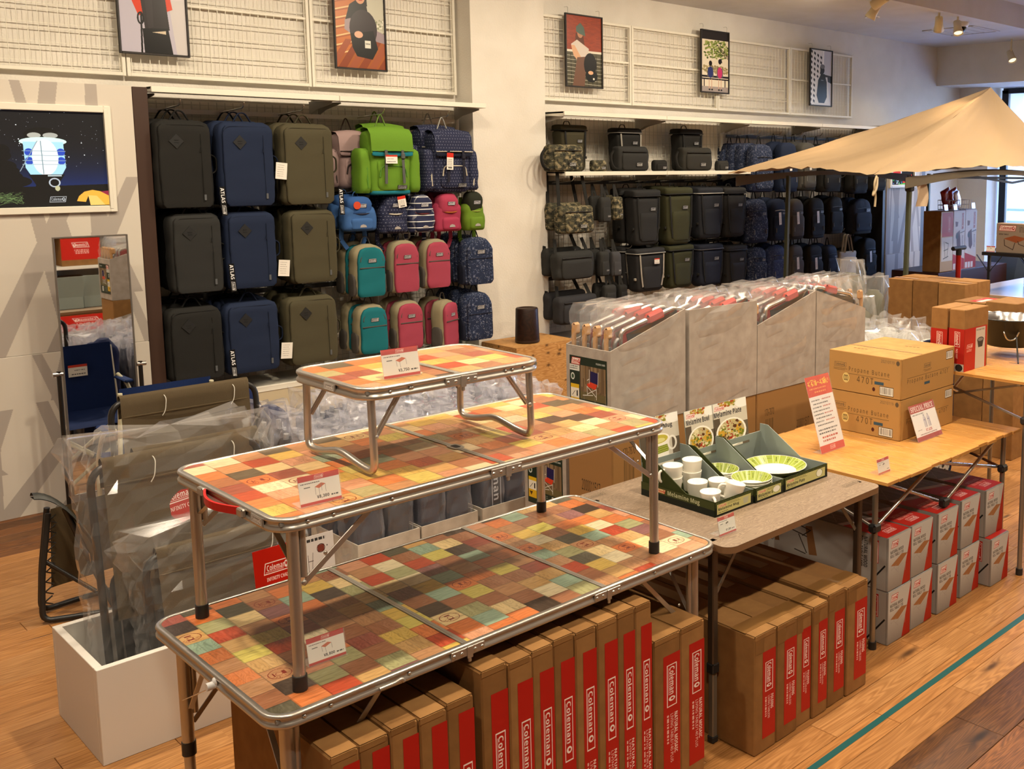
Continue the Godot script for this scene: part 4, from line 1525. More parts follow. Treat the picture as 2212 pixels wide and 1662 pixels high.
func build_wall_fixtures():
	# mesh panels above the bays
	var g := "cream wire mesh panels above the bag bays"
	var xs := [1.0, 2.157, 3.285, 4.41]
	for i in 3: mesh_panel(["cream wire mesh panel above the lantern lightbox", "cream wire mesh panel between the two posters over the rucksacks", "cream wire mesh panel over the rucksacks, ending at the white column"][i], xs[i] + 0.002, xs[i + 1] - 0.002, 2.37, 3.26, 0.44, g)
	xs = [5.105, 6.19, 7.31, 8.42, 9.54]
	for i in 4: mesh_panel(["cream wire mesh panel carrying the poster of a capped woman", "cream wire mesh panel left of the poster of two children", "cream wire mesh panel between the children poster and the grey poster", "cream wire mesh panel carrying the grey poster, the last one"][i], xs[i] + 0.002, xs[i + 1] - 0.002, 2.37, 3.05, 0.36, g)
	# grey mesh inside the bays
	var m := mat(Color(0.74, 0.73, 0.69), 0.6)
	for spec in [[2.16, 4.42, "wire mesh backing of the bay with the coloured backpacks"], [5.11, 9.62, "wire mesh backing of the bay with the dark bags"]]:
		var o := thing("back_mesh", spec[2], "mesh panel", Vector3((spec[0] + spec[1]) / 2, 0.5, MESH_Z), 0.0, "")
		var w: float = spec[1] - spec[0]
		var st := mb()
		var n := int(w / 0.05)
		for i in n + 1: box(st, Vector3(-w / 2 + w * i / n, 0.87, 0), Vector3(0.0035, 1.74, 0.0035), 0.0)
		for i in 18:
			for q in [0.0, 0.028]: box(st, Vector3(0, 0.02 + i * 0.1 + q, 0), Vector3(w, 0.0035, 0.0035), 0.0)
		part("wire_grid", st, m, o)
		var k := int(round(w / 1.125))
		for i in k + 1:
			st = mb()
			box(st, Vector3(-w / 2 + 0.02 + (w - 0.04) * i / k, 0.89, 0.006), Vector3(0.03, 1.78, 0.022), 0.002)
			part("upright", st, m, o)
	# shelves
	g = "cream top shelf boards over the bag bays"
	shelf_board("cream top shelf board over the large black, navy and olive backpacks", 2.155, 3.28, 2.29, -6.2, g)
	shelf_board("cream top shelf board over the green rucksack, ending at the white column", 3.28, 4.405, 2.29, -6.2, g)
	xs = [5.127, 6.254, 7.37, 8.49, 9.625]
	for i in 4: shelf_board(["cream top shelf board over the camouflage bags, next to the column", "cream top shelf board over the charcoal shoulder bag", "cream top shelf board over the hanging navy backpacks", "cream top shelf board over the last hanging black backpacks"][i], xs[i], xs[i + 1], 2.265, -6.2, g)
	g = "white display shelf boards inside the dark bay"
	shelf_board("white display shelf board under the camouflage messenger and olive rucksack", 5.127, 6.254, 1.80, -6.2, g)
	shelf_board("white display shelf board under the charcoal shoulder bag", 6.254, 7.37, 1.80, -6.2, g)
	# graphic panels and dark posts
	var kr := tree_print(360, 760, 1, [[-0.02, 0.0, 0.06, 0.1, 0.0, 1.0], [0.27, 0.2, 0.09, 0.14, 0.0, 1.0], [0.5, 0.74, 0.04, 0.08, 0.0, 1.0], [0.62, 0.56, 0.07, 0.07, 0.0, 0.3], [0.62, 0.92, 0.06, 0.07, 0.1, 0.8], [0.8, 0.78, 0.05, 0.06, 0.0, 0.62], [0.95, 0.56, 0.06, 0.1, 0.35, 1.0], [0.06, 0.28, 0.05, 0.09, 0.3, 0.72], [0.36, 0.16, 0.05, 0.1, 0.32, 0.9], [0.5, 0.62, 0.05, 0.07, 0.3, 0.9], [0.7, 0.3, 0.07, 0.1, 0.36, 1.0], [0.12, 0.06, 0.03, 0.05, 0.4, 1.0], [0.88, 0.98, 0.03, 0.05, 0.7, 1.0]])
	var kl := kr
	var panel := func(label, x0, x1, t, px0, px1):
		var o := thing("graphic_panel", label, "wall panel", Vector3((x0 + x1) / 2, 0.001, -6.405), 0.0, "")
		var w: float = x1 - x0
		var st := mb()
		box(st, Vector3(0, 1.575, 0.0), Vector3(w, 1.425, 0.418), 0.002)
		box(st, Vector3(0, 0.43, 0.0), Vector3(w, 0.86, 0.424), 0.002)
		part("panel", st, mat(Color(0.80, 0.77, 0.72), 0.7), o)
		st = mb()
		label_quad(st, Vector3(0, 0.862, 0.2096), w, 1.425)
		label_quad(st, Vector3(0, 0.0, 0.2126), w, 0.858)
		part("tree_print", st, printed(t, 0.7), o)
		st = mb()
		box(st, Vector3(px0 - (x0 + x1) / 2 + (px1 - px0) / 2, 1.143, 0.0), Vector3(px1 - px0, 2.284, 0.41), 0.003)
		part("dark_post", st, mat(Color(0.23, 0.145, 0.1), 0.5), o)
		return o
	panel.call("pale wall panel printed with grey tree trunks around the lantern lightbox", 0.9, 2.052, kl, 2.055, 2.135)
	panel.call("narrow wall panel with grey tree trunks beside the canopy pole", 9.70, 10.43, kr, 10.435, 10.52)
	var st := mb()
	box(st, Vector3(0, 1.14, 0), Vector3(0.05, 2.27, 0.4), 0.002)
	solo("bay_post", st, mat(Color(0.17, 0.17, 0.18), 0.5), "dark post closing the bay of black bags before the far panel", "post", Vector3(9.655, 0.001, -6.4))
	lightbox("framed lightbox picture of a glowing camping lantern under stars", 1.18, 1.935, 1.60, 2.172, -6.2, lantern_picture(), 1.9)
	lightbox("far framed lightbox picture of drinks on a green lawn", 9.74, 10.28, 1.60, 2.15, -6.2, drink_picture(), 2.0)
	# ceiling details: air grille, dome camera, spotlights
	var gr := thing("air_grille", "square white air grille in the low ceiling beside the dome camera", "air vent", Vector3(10.2, 3.296, -5.62))
	var gm := mat(Color(0.74, 0.73, 0.73), 0.6)
	st = mb()
	for s in [-1, 1]:
		box(st, Vector3(s * 0.29, 0, 0), Vector3(0.03, 0.012, 0.6), 0.002)
		box(st, Vector3(0, 0, s * 0.29), Vector3(0.6, 0.012, 0.03), 0.002)
	part("frame", st, gm, gr)
	for i in 4:
		st = mb()
		box(st, Vector3(0, 0.002, -0.2 + i * 0.13), Vector3(0.54, 0.006, 0.1), 0.001)
		part("slat", st, gm, gr)
	var cam := thing("dome_camera", "white ceiling dome camera with a black glass eye", "security camera", Vector3(9.62, 3.3, -5.3))
	st = mb()
	lathe(st, [Vector2(0.0, -0.05), Vector2(0.06, -0.045), Vector2(0.075, -0.03), Vector2(0.078, 0.0)], 24)
	part("housing", st, mat(Color(0.85, 0.84, 0.82), 0.4), cam)
	st = mb()
	lathe(st, [Vector2(0.0, -0.105), Vector2(0.03, -0.096), Vector2(0.048, -0.07), Vector2(0.052, -0.046)], 24)
	part("dark_dome", st, mat(Color(0.01, 0.01, 0.012), 0.08), cam)
	var i := 0
	for sp in [[Vector3(7.75, 3.3, -5.12), Vector3(-0.2, -1, -0.6), "cream ceiling spotlight at the top edge, nearest the camera-side wall"], [Vector3(8.86, 3.3, -5.12), Vector3(0.5, -0.75, -0.3), "slim cream ceiling spotlight seen from its back"], [Vector3(9.22, 3.3, -5.12), Vector3(-0.35, -1, 0.35), "cream ceiling spotlight with its lit face showing"], [Vector3(11.25, 3.3, -5.55), Vector3(-0.3, -0.8, 0.45), "white track spotlight hanging before the far soffit"]]:
		var o := thing("spotlight", sp[2], "spotlight", sp[0], 0.0, "ceiling spotlights")
		var d: Vector3 = sp[1].normalized()
		var b := basis_to(-d)
		var body := mat(Color(0.85, 0.8, 0.66), 0.4)
		st = mb()
		var drop := 0.16 if i == 3 else 0.07
		tube(st, [Vector3(0, 0, 0), Vector3(0, -drop, 0)], 0.011, 8)
		part("stem", st, body, o)
		st = mb()
		var c := Vector3(0, -drop - 0.03, 0)
		var rings := []
		for q in [Vector2(0.02, 0.07), Vector2(0.036, 0.06), Vector2(0.04, -0.02), Vector2(0.052, -0.075), Vector2(0.047, -0.075), Vector2(0.04, -0.06)]:
			var ring := PackedVector3Array()
			for k in 18: ring.append(c + b * Vector3(cos(TAU * k / 18) * q.x, q.y, sin(TAU * k / 18) * q.x))
			rings.append(ring)
		loft(st, rings, false)
		part("head", st, body, o)
		st = mb()
		var ring := PackedVector3Array()
		for k in 18: ring.append(c + b * Vector3(cos(TAU * k / 18) * 0.043, -0.062, sin(TAU * k / 18) * 0.043))
		cap(st, ring)
		part("lit_face", st, glow(Color(1.0, 0.9, 0.72), 3.0), o)
		var l := SpotLight3D.new()
		l.name = "lamp"
		l.light_color = Color(1.0, 0.86, 0.68)
		l.light_energy = 2.0
		l.spot_angle = 28
		l.spot_range = 20
		l.spot_attenuation = 2
		l.light_size = 0.04
		l.shadow_enabled = true
		l.position = c + d * 0.09
		o.add_child(l)
		l.look_at_from_position(sp[0] + c + d * 0.09, sp[0] + c + d * 2.0, Vector3(0.1, 0.2, 1).normalized())
		i += 1

# ------------------------------------------------------------------ hanging posters
func poster(label: String, x0: float, x1: float, y0: float, y1: float, t: Texture2D):
	var o := thing("poster", label, "poster", Vector3((x0 + x1) / 2, y0, -6.528), 0.0, "framed posters hung on the wire mesh")
	var w := x1 - x0
	var h := y1 - y0
	var st := mb()
	var dk := mat(Color(0.09, 0.06, 0.045), 0.5)
	for s in [-1, 1]: box(st, Vector3(s * (w / 2 - 0.006), h / 2, 0), Vector3(0.012, h, 0.02), 0.002)
	for y in [0.006, h - 0.006]: box(st, Vector3(0, y, 0), Vector3(w - 0.024, 0.012, 0.02), 0.002)
	part("frame", st, dk, o)
	st = mb()
	box(st, Vector3(0, h / 2, -0.004), Vector3(w - 0.02, h - 0.02, 0.006), 0.0)
	label_quad(st, Vector3(0, 0.01, 0.0004), w - 0.02, h - 0.02)
	part("picture", st, printed(t, 0.35), o)
	for s in [-1, 1]:
		st = mb()
		tube(st, smooth_path([Vector3(s * w * 0.42, h - 0.004, 0.0), Vector3(s * w * 0.42, h + 0.05, 0.0), Vector3(s * w * 0.42, h + 0.05, -0.045)], 0.015), 0.002, 6)
		part("hook", st, steel(), o)

func build_posters():
	var im := canvas(300, 440, Color(0.72, 0.70, 0.76))
	poly(im, [Vector2(200, 0), Vector2(300, 0), Vector2(300, 440), Vector2(250, 440)], Color(0.78, 0.76, 0.76))
	# back of a person with a large dark backpack and orange sleeves
	poly(im, [Vector2(66, 130), Vector2(90, 100), Vector2(112, 280), Vector2(84, 270), Vector2(56, 200)], Color(0.80, 0.22, 0.06))
	poly(im, [Vector2(200, 130), Vector2(226, 150), Vector2(240, 235), Vector2(205, 250)], Color(0.80, 0.22, 0.06))
	poly(im, [Vector2(88, 90), Vector2(200, 86), Vector2(222, 330), Vector2(112, 340)], Color(0.15, 0.135, 0.14))
	poly(im, [Vector2(110, 100), Vector2(150, 96), Vector2(150, 320), Vector2(126, 330)], Color(0.19, 0.17, 0.18))
	ell(im, 146, 60, 34, 40, Color(0.1, 0.08, 0.07))
	poly(im, [Vector2(100, 330), Vector2(215, 322), Vector2(232, 440), Vector2(104, 440)], Color(0.055, 0.055, 0.06))
	poly(im, [Vector2(140, 344), Vector2(204, 334), Vector2(204, 350)], Color(0.8, 0.74, 0.64))
	line(im, Vector2(98, 260), Vector2(92, 440), 8, Color(0.04, 0.04, 0.04))
	oval_line(im, 94, 285, 12, 24, 7, Color(0.05, 0.05, 0.05))
	put_words(im, "Coleman", Rect2(140, 122, 30, 8), Color(0.6, 0.6, 0.6))
	poster("framed poster of a person's back with a big black backpack and orange sleeves", 2.112, 2.501, 2.496, 3.08, tex(im))
	im = canvas(300, 440, Color(0.62, 0.34, 0.15))
	for k in 9:
		poly(im, [Vector2(0, k * 46 - 30), Vector2(170, k * 46 - 70), Vector2(170, k * 46 - 46), Vector2(0, k * 46)], Color(0.74, 0.43, 0.2))
		line(im, Vector2(0, k * 46 + 5), Vector2(170, k * 46 - 40), 8, Color(0.88, 0.72, 0.5))
	rect(im, 180, 0, 120, 290, Color(0.74, 0.73, 0.66))
	rng.seed = 2
	for i in 80: ell(im, rnd(195, 300), rnd(170, 260), 6, 5, [Color(0.85, 0.84, 0.78), Color(0.5, 0.52, 0.4), Color(0.68, 0.67, 0.58)][i % 3])
	for k in 6: poly(im, [Vector2(k * 60 - 50, 440), Vector2(k * 60 + 60, 290), Vector2(k * 60 + 100, 290), Vector2(k * 60, 440)], Color(0.52, 0.25, 0.14) if k % 2 else Color(0.6, 0.32, 0.2))
	poly(im, [Vector2(90, 110), Vector2(130, 84), Vector2(190, 90), Vector2(210, 200), Vector2(60, 200)], Color(0.07, 0.065, 0.06))
	poly(im, [Vector2(110, 10), Vector2(190, 0), Vector2(198, 110), Vector2(180, 110), Vector2(176, 30), Vector2(130, 34), Vector2(112, 60)], Color(0.08, 0.06, 0.05))
	ell(im, 156, 66, 30, 36, Color(0.82, 0.6, 0.46))
	poly(im, [Vector2(118, 20), Vector2(194, 16), Vector2(188, 44), Vector2(126, 50)], Color(0.08, 0.06, 0.05))
	line(im, Vector2(150, 84), Vector2(168, 82), 4, Color(0.7, 0.25, 0.2))
	poly(im, [Vector2(60, 190), Vector2(94, 180), Vector2(150, 246), Vector2(130, 280), Vector2(56, 240)], Color(0.6, 0.54, 0.56))
	poly(im, [Vector2(240, 230), Vector2(300, 250), Vector2(300, 300), Vector2(240, 290)], Color(0.58, 0.52, 0.55))
	ell(im, 170, 230, 84, 100, Color(0.19, 0.16, 0.17))
	poly(im, [Vector2(90, 260), Vector2(230, 236), Vector2(256, 330), Vector2(220, 388), Vector2(126, 376), Vector2(100, 330)], Color(0.085, 0.085, 0.08))
	ell(im, 140, 262, 26, 18, Color(0.84, 0.66, 0.55))
	rect(im, 176, 290, 36, 40, Color(0.85, 0.85, 0.8))
	put_words(im, "Coleman", Rect2(180, 302, 28, 9), Color(0.2, 0.2, 0.2))
	poster("framed poster of a girl on a wooden bench hugging a black backpack", 3.431, 3.816, 2.498, 3.08, tex(im))
	im = canvas(300, 440, Color(0.55, 0.2, 0.1))
	for y in 30:
		for x in 12:
			rect(im, x * 30 + (y % 2) * 15 - 15, y * 8, 28, 7, Color(0.6, 0.24, 0.12).darkened(rnd(0, 0.15)))
	rect(im, 0, 222, 300, 218, Color(0.30, 0.29, 0.22))
	rect(im, 0, 214, 300, 14, Color(0.85, 0.82, 0.75))
	for k in 9:
		line(im, Vector2(k * 36, 240), Vector2(k * 36 + 6, 440), 4, Color(0.07, 0.07, 0.06))
		line(im, Vector2(0, 250 + k * 24), Vector2(300, 260 + k * 24), 3, Color(0.75, 0.73, 0.66))
	poly(im, [Vector2(80, 110), Vector2(140, 100), Vector2(160, 220), Vector2(70, 220)], Color(0.34, 0.18, 0.1))
	poly(im, [Vector2(40, 180), Vector2(90, 150), Vector2(190, 200), Vector2(180, 260), Vector2(80, 270)], Color(0.80, 0.76, 0.72))
	ell(im, 118, 108, 24, 30, Color(0.7, 0.5, 0.38))
	poly(im, [Vector2(84, 70), Vector2(120, 44), Vector2(150, 70), Vector2(162, 124), Vector2(110, 112), Vector2(84, 100)], Color(0.30, 0.38, 0.34))
	poly(im, [Vector2(40, 186), Vector2(70, 186), Vector2(170, 320), Vector2(210, 350), Vector2(190, 364), Vector2(60, 250)], Color(0.82, 0.64, 0.5))
	poly(im, [Vector2(90, 260), Vector2(170, 250), Vector2(150, 440), Vector2(50, 440)], Color(0.42, 0.30, 0.24))
	ell(im, 200, 300, 54, 74, Color(0.045, 0.045, 0.05)); ell(im, 210, 370, 52, 40, Color(0.05, 0.06, 0.06))
	ell(im, 204, 350, 22, 12, Color(0.84, 0.66, 0.52))
	rect(im, 222, 382, 14, 12, Color(0.85, 0.85, 0.8))
	poster("framed poster of a woman in a green cap before red brick", 5.419, 5.82, 2.488, 3.075, tex(im))
	im = canvas(300, 440, Color(0.86, 0.82, 0.74))
	rect(im, 0, 0, 300, 60, Color(0.14, 0.12, 0.12))
	rng.seed = 5
	for i in 160: ell(im, rnd(30, 300), rnd(66, 66 + 130), rnd(6, 14), rnd(4, 9), [Color(0.45, 0.52, 0.22), Color(0.58, 0.62, 0.34), Color(0.3, 0.36, 0.16)][i % 3])
	for k in 4: line(im, Vector2(300, 170 + k * 8), Vector2(170 + k * 18, 90 + k * 22), 4, Color(0.25, 0.2, 0.14))
	for i in 60: ell(im, rnd(0, 300), rnd(250, 300), 12, 7, Color(0.66, 0.6, 0.42).darkened(rnd(0, 0.2)))
	rect(im, 0, 320, 300, 14, Color(0.1, 0.08, 0.09)); rect(im, 0, 340, 300, 10, Color(0.14, 0.1, 0.12))
	rect(im, 26, 350, 10, 80, Color(0.1, 0.08, 0.09)); rect(im, 258, 350, 10, 80, Color(0.1, 0.08, 0.09))
	rect(im, 0, 400, 300, 40, Color(0.62, 0.58, 0.56))
	for c in [[100, Color(0.16, 0.2, 0.42), 232], [205, Color(0.75, 0.2, 0.42), 214]]:
		ell(im, c[0], c[2], 18, 20, Color(0.09, 0.07, 0.06))
		poly(im, [Vector2(c[0] - 30, 262), Vector2(c[0] + 30, 262), Vector2(c[0] + 36, 330), Vector2(c[0] - 36, 330)], Color(0.35, 0.33, 0.36))
		ell(im, c[0], 296, 27, 42, c[1])
		for s in [-14, 14]:
			line(im, Vector2(c[0] + s, 350), Vector2(c[0] + s, 420), 8, Color(0.78, 0.62, 0.52)); ell(im, c[0] + s + 4, 422, 10, 6, Color(0.07, 0.07, 0.07))
	poly(im, [Vector2(184, 206), Vector2(222, 190), Vector2(232, 224)], Color(0.07, 0.06, 0.06))
	poster("framed poster of two children with blue and pink backpacks on a bench", 7.027, 7.423, 2.525, 3.1, tex(im))
	im = canvas(300, 440, Color(0.72, 0.73, 0.78))
	poly(im, [Vector2(0, 0), Vector2(180, 0), Vector2(170, 440), Vector2(0, 440)], Color(0.84, 0.84, 0.85))
	for y in 11:
		for x in 4: poly(im, [Vector2(8 + x * 44 - y, y * 42 + x * 14), Vector2(30 + x * 44 - y, y * 42 + 12 + x * 14), Vector2(26 + x * 44 - y, y * 42 + 32 + x * 14), Vector2(4 + x * 44 - y, y * 42 + 18 + x * 14)], Color(0.12, 0.12, 0.13))
	poly(im, [Vector2(180, 0), Vector2(190, 0), Vector2(180, 260), Vector2(170, 260)], Color(0.95, 0.95, 0.95))
	poly(im, [Vector2(200, 190), Vector2(300, 200), Vector2(300, 260), Vector2(220, 240)], Color(0.13, 0.13, 0.15))
	poly(im, [Vector2(90, 220), Vector2(240, 210), Vector2(280, 440), Vector2(60, 440)], Color(0.8, 0.8, 0.8))
	ell(im, 168, 156, 30, 32, Color(0.1, 0.09, 0.09)); ell(im, 170, 128, 32, 18, Color(0.4, 0.4, 0.42))
	poly(im, [Vector2(110, 240), Vector2(150, 186), Vector2(200, 186), Vector2(232, 250), Vector2(236, 370), Vector2(200, 420), Vector2(120, 420), Vector2(90, 360)], Color(0.065, 0.065, 0.07))
	put_words(im, "Coleman", Rect2(150, 232, 36, 10), Color(0.7, 0.7, 0.7))
	poster("framed black and white poster of a person with a black backpack by a facade", 8.7, 9.096, 2.473, 3.065, tex(im))
# ------------------------------------------------------------------ bags
func fabric(c: Color) -> StandardMaterial3D: return mat((c * 0.6).linear_to_srgb(), 0.8, 0.0, "cloth")
const BLK := Color(0.028, 0.027, 0.024)
const CHR := Color(0.045, 0.045, 0.042)
const NVY := Color(0.022, 0.036, 0.085)
const OLV := Color(0.115, 0.10, 0.055)
const GRYB := Color(0.14, 0.135, 0.12)

func pattern(k: String) -> StandardMaterial3D:
	if mats.has(k): return mats[k]
	var m := StandardMaterial3D.new()
	m.roughness = 0.8
	m.metallic_specular = 0.3
	m.uv1_triplanar = true
	var im: Image
	rng.seed = 61
	match k:
		"camo":
			im = canvas(256, 256, Color(0.045, 0.045, 0.03))
			var n := FastNoiseLite.new()
			n.seed = 4; n.frequency = 0.02
			for y in 256:
				for x in 256:
					var v := n.get_noise_2d(x, y * 1.6)
					var v2 := n.get_noise_2d(x + 700, y * 1.6)
					if v > 0.16: im.set_pixel(x, y, Color(0.10, 0.09, 0.05))
					if v2 > 0.24: im.set_pixel(x, y, Color(0.24, 0.20, 0.12))
					elif v2 < -0.3: im.set_pixel(x, y, Color(0.015, 0.015, 0.012))
			m.uv1_scale = Vector3(3, 3, 3)
		"specks", "bluespecks":
			var b := k == "bluespecks"
			im = canvas(256, 256, Color(0.03, 0.045, 0.12) if b else Color(0.018, 0.026, 0.058))
			for i in 190:
				var c: Color = Color(0.2, 0.24, 0.38) if b or i % 3 else Color(0.62, 0.64, 0.68)
				var p := Vector2(rnd(0, 256), rnd(0, 256))
				if i % 4 == 0: oval_line(im, p.x, p.y, rnd(3, 7), rnd(3, 7), 1.3, c)
				else: line(im, p, p + Vector2(rnd(-7, 7), rnd(-7, 7)), rnd(1.2, 3.0), c)
			m.uv1_scale = Vector3(5, 5, 5)
		"stripes":
			im = canvas(64, 256, Color(0.02, 0.025, 0.06))
			for i in 4: rect(im, 0, i * 64 + 8, 64, 9, Color(0.8, 0.8, 0.78))
			m.uv1_scale = Vector3(6, 6, 6)
		"dots":
			im = canvas(64, 64, Color(0.02, 0.024, 0.055))
			for y in 4:
				for x in 4: ell(im, x * 16 + 4 + (y % 2) * 8, y * 16 + 6, 1.6, 1.6, Color(0.3, 0.32, 0.4))
			m.uv1_scale = Vector3(12, 12, 12)
	for y in im.get_height():
		for x in im.get_width(): im.set_pixel(x, y, im.get_pixel(x, y).linear_to_srgb())
	m.albedo_texture = tex(im)
	mats[k] = m
	return m

func patch_mat(fg: Color, bg: Color) -> StandardMaterial3D:
	var k := "patch" + fg.to_html() + bg.to_html()
	if not texs.has(k):
		var im := canvas(128, 50, bg)
		mark(im, Rect2(4, 3, 120, 44), fg, bg)
		texs[k] = tex(im)
	return printed(texs[k], 0.5)

# soft upright body; foot at y=0, front towards +z. top: vertical extent of the top rounding, keep: share of width left on top
func soft(st: SurfaceTool, w: float, h: float, d: float, top := 0.06, keep := 0.6, p := 4.5, sd := 1, amp := 0.006, c := Vector3.ZERO, n := 15, m := 26, taper := 0.0):
	var fn := FastNoiseLite.new()
	fn.seed = sd
	fn.frequency = 6.0
	var rings := []
	for j in n + 1:
		var t := float(j) / n
		t = t * t * (3 - 2 * t) * 0.5 + t * 0.5
		var y := t * h
		var a := w * 0.5 * (1.0 - taper * (1.0 - t))
		var b := d * 0.5
		if y > h - top:
			var q := (y - (h - top)) / top
			var s := 1.0 - sqrt(maxf(0.0, 1.0 - q * q))
			a *= 1.0 - (1.0 - keep) * s
			b *= 1.0 - 0.55 * s
		var r := minf(0.035, h * 0.15)
		if y < r:
			var q := 1.0 - y / r
			var s := 1.0 - sqrt(maxf(0.0, 1.0 - q * q))
			a *= 1.0 - 0.14 * s
			b *= 1.0 - 0.3 * s
		var ring := PackedVector3Array()
		for k in m:
			var ang := TAU * k / m
			var ca := cos(ang)
			var sa := sin(ang)
			var x := a * signf(ca) * pow(absf(ca), 2.0 / p)
			var z := b * signf(sa) * pow(absf(sa), 2.0 / p)
			var v := Vector3(x, y, z)
			var dsp := fn.get_noise_3d(v.x + c.x, v.y * 1.6 + sd, v.z) * amp * 2.0
			var nn := Vector3(x / maxf(a, 0.001), 0, z / maxf(b, 0.001)).normalized()
			ring.append(c + v + nn * dsp + Vector3(0, dsp * 0.5 if j > 1 and j < n else 0.0, 0))
		rings.append(ring)
	rings.reverse()
	loft(st, rings)

# slightly padded flat piece facing +z, bottom centre at p
func pad(st: SurfaceTool, p: Vector3, w: float, h: float, d: float, round := 0.2, arch := 0.0):
	sheet(st, 10, 10, func(u, v):
		var x: float = u * 2 - 1
		var y: float = 1 - v * 2
		var k: float = 1.0 - round * pow(absf(y), 6) * absf(x) * 0.6
		if arch > 0 and y > 0: k *= 1.0 - arch * pow(y, 4)
		var e: float = (1 - pow(absf(x), 6)) * (1 - pow(absf(y), 6))
		return p + Vector3(x * w / 2 * k, (y * 0.5 + 0.5) * h - round * 0.12 * h * pow(absf(x), 6) * signf(y) * absf(y), d * e - (0.012 if e < 0.01 else 0.0)))

func loop_handle(st: SurfaceTool, p: Vector3, w: float, h: float, t := 0.009, tip := 0.35):
	tube(st, smooth_path([p + Vector3(-w / 2, -0.02, 0), p + Vector3(-w / 2 * tip, h, 0), p + Vector3(w / 2 * tip, h, 0), p + Vector3(w / 2, -0.02, 0)], h * 0.4, 4), t, 6, true, 0.5)

func strap(st: SurfaceTool, pts: Array, w := 0.02, t := 0.003):
	for i in pts.size() - 1: bar(st, pts[i], pts[i + 1], w, t, 0.0005)

func hang_tag(o: Node3D, p: Vector3, w: float, h: float, m: Material, roll := 0.0, label := ""):
	var st := mb()
	var b := Basis(Vector3(0, 0, 1), roll)
	box(st, p + b * Vector3(0, -h / 2, -0.001), Vector3(w, h, 0.0012), 0.0, b)
	label_quad(st, p + b * Vector3(0, -h, 0.0003), w, h, b)
	part("hang_tag", st, m, o, label)

func tag_mat(k: String) -> StandardMaterial3D:
	if not texs.has("tag" + k):
		var im := canvas(96, 150, Color(0.88, 0.86, 0.82))
		match k:
			"red":
				rect(im, 0, 0, 96, 40, Color(0.75, 0.16, 0.1)); small_print(im, 10, 56, 76, 5, 16, 6, Color(0.45, 0.42, 0.4), 2)
				rect(im, 20, 128, 56, 10, Color(0.2, 0.2, 0.2))
			"white": small_print(im, 14, 20, 66, 6, 20, 5, Color(0.6, 0.58, 0.55), 5)
			"strip": small_print(im, 20, 60, 50, 4, 18, 6, Color(0.4, 0.4, 0.4), 6)
			"wide":
				im = canvas(150, 96, Color(0.9, 0.88, 0.84)); rect(im, 0, 0, 150, 20, Color(0.75, 0.2, 0.12)); small_print(im, 20, 40, 100, 1, 10, 8, Color(0.5, 0.5, 0.5), 3); small_print(im, 16, 72, 118, 1, 10, 8, Color(0.3, 0.3, 0.3), 4)
			"atlas":
				im = canvas(40, 200, Color(0.02, 0.02, 0.02))
				put_words(im, "ATLAS", Rect2(7, 8, 26, 104), Color(0.95, 0.95, 0.95), true, "Droid Sans", 1)
				var q := canvas(66, 26, Color(0.02, 0.02, 0.02)); mark(q, Rect2(0, 0, 66, 26), Color(0.9, 0.9, 0.9), Color(0.02, 0.02, 0.02)); q.rotate_90(CLOCKWISE)
				im.blit_rect(q, Rect2i(0, 0, 26, 66), Vector2i(7, 126))
		texs["tag" + k] = tex(im)
	return printed(texs["tag" + k], 0.5)

const BAGCAT := "backpack"
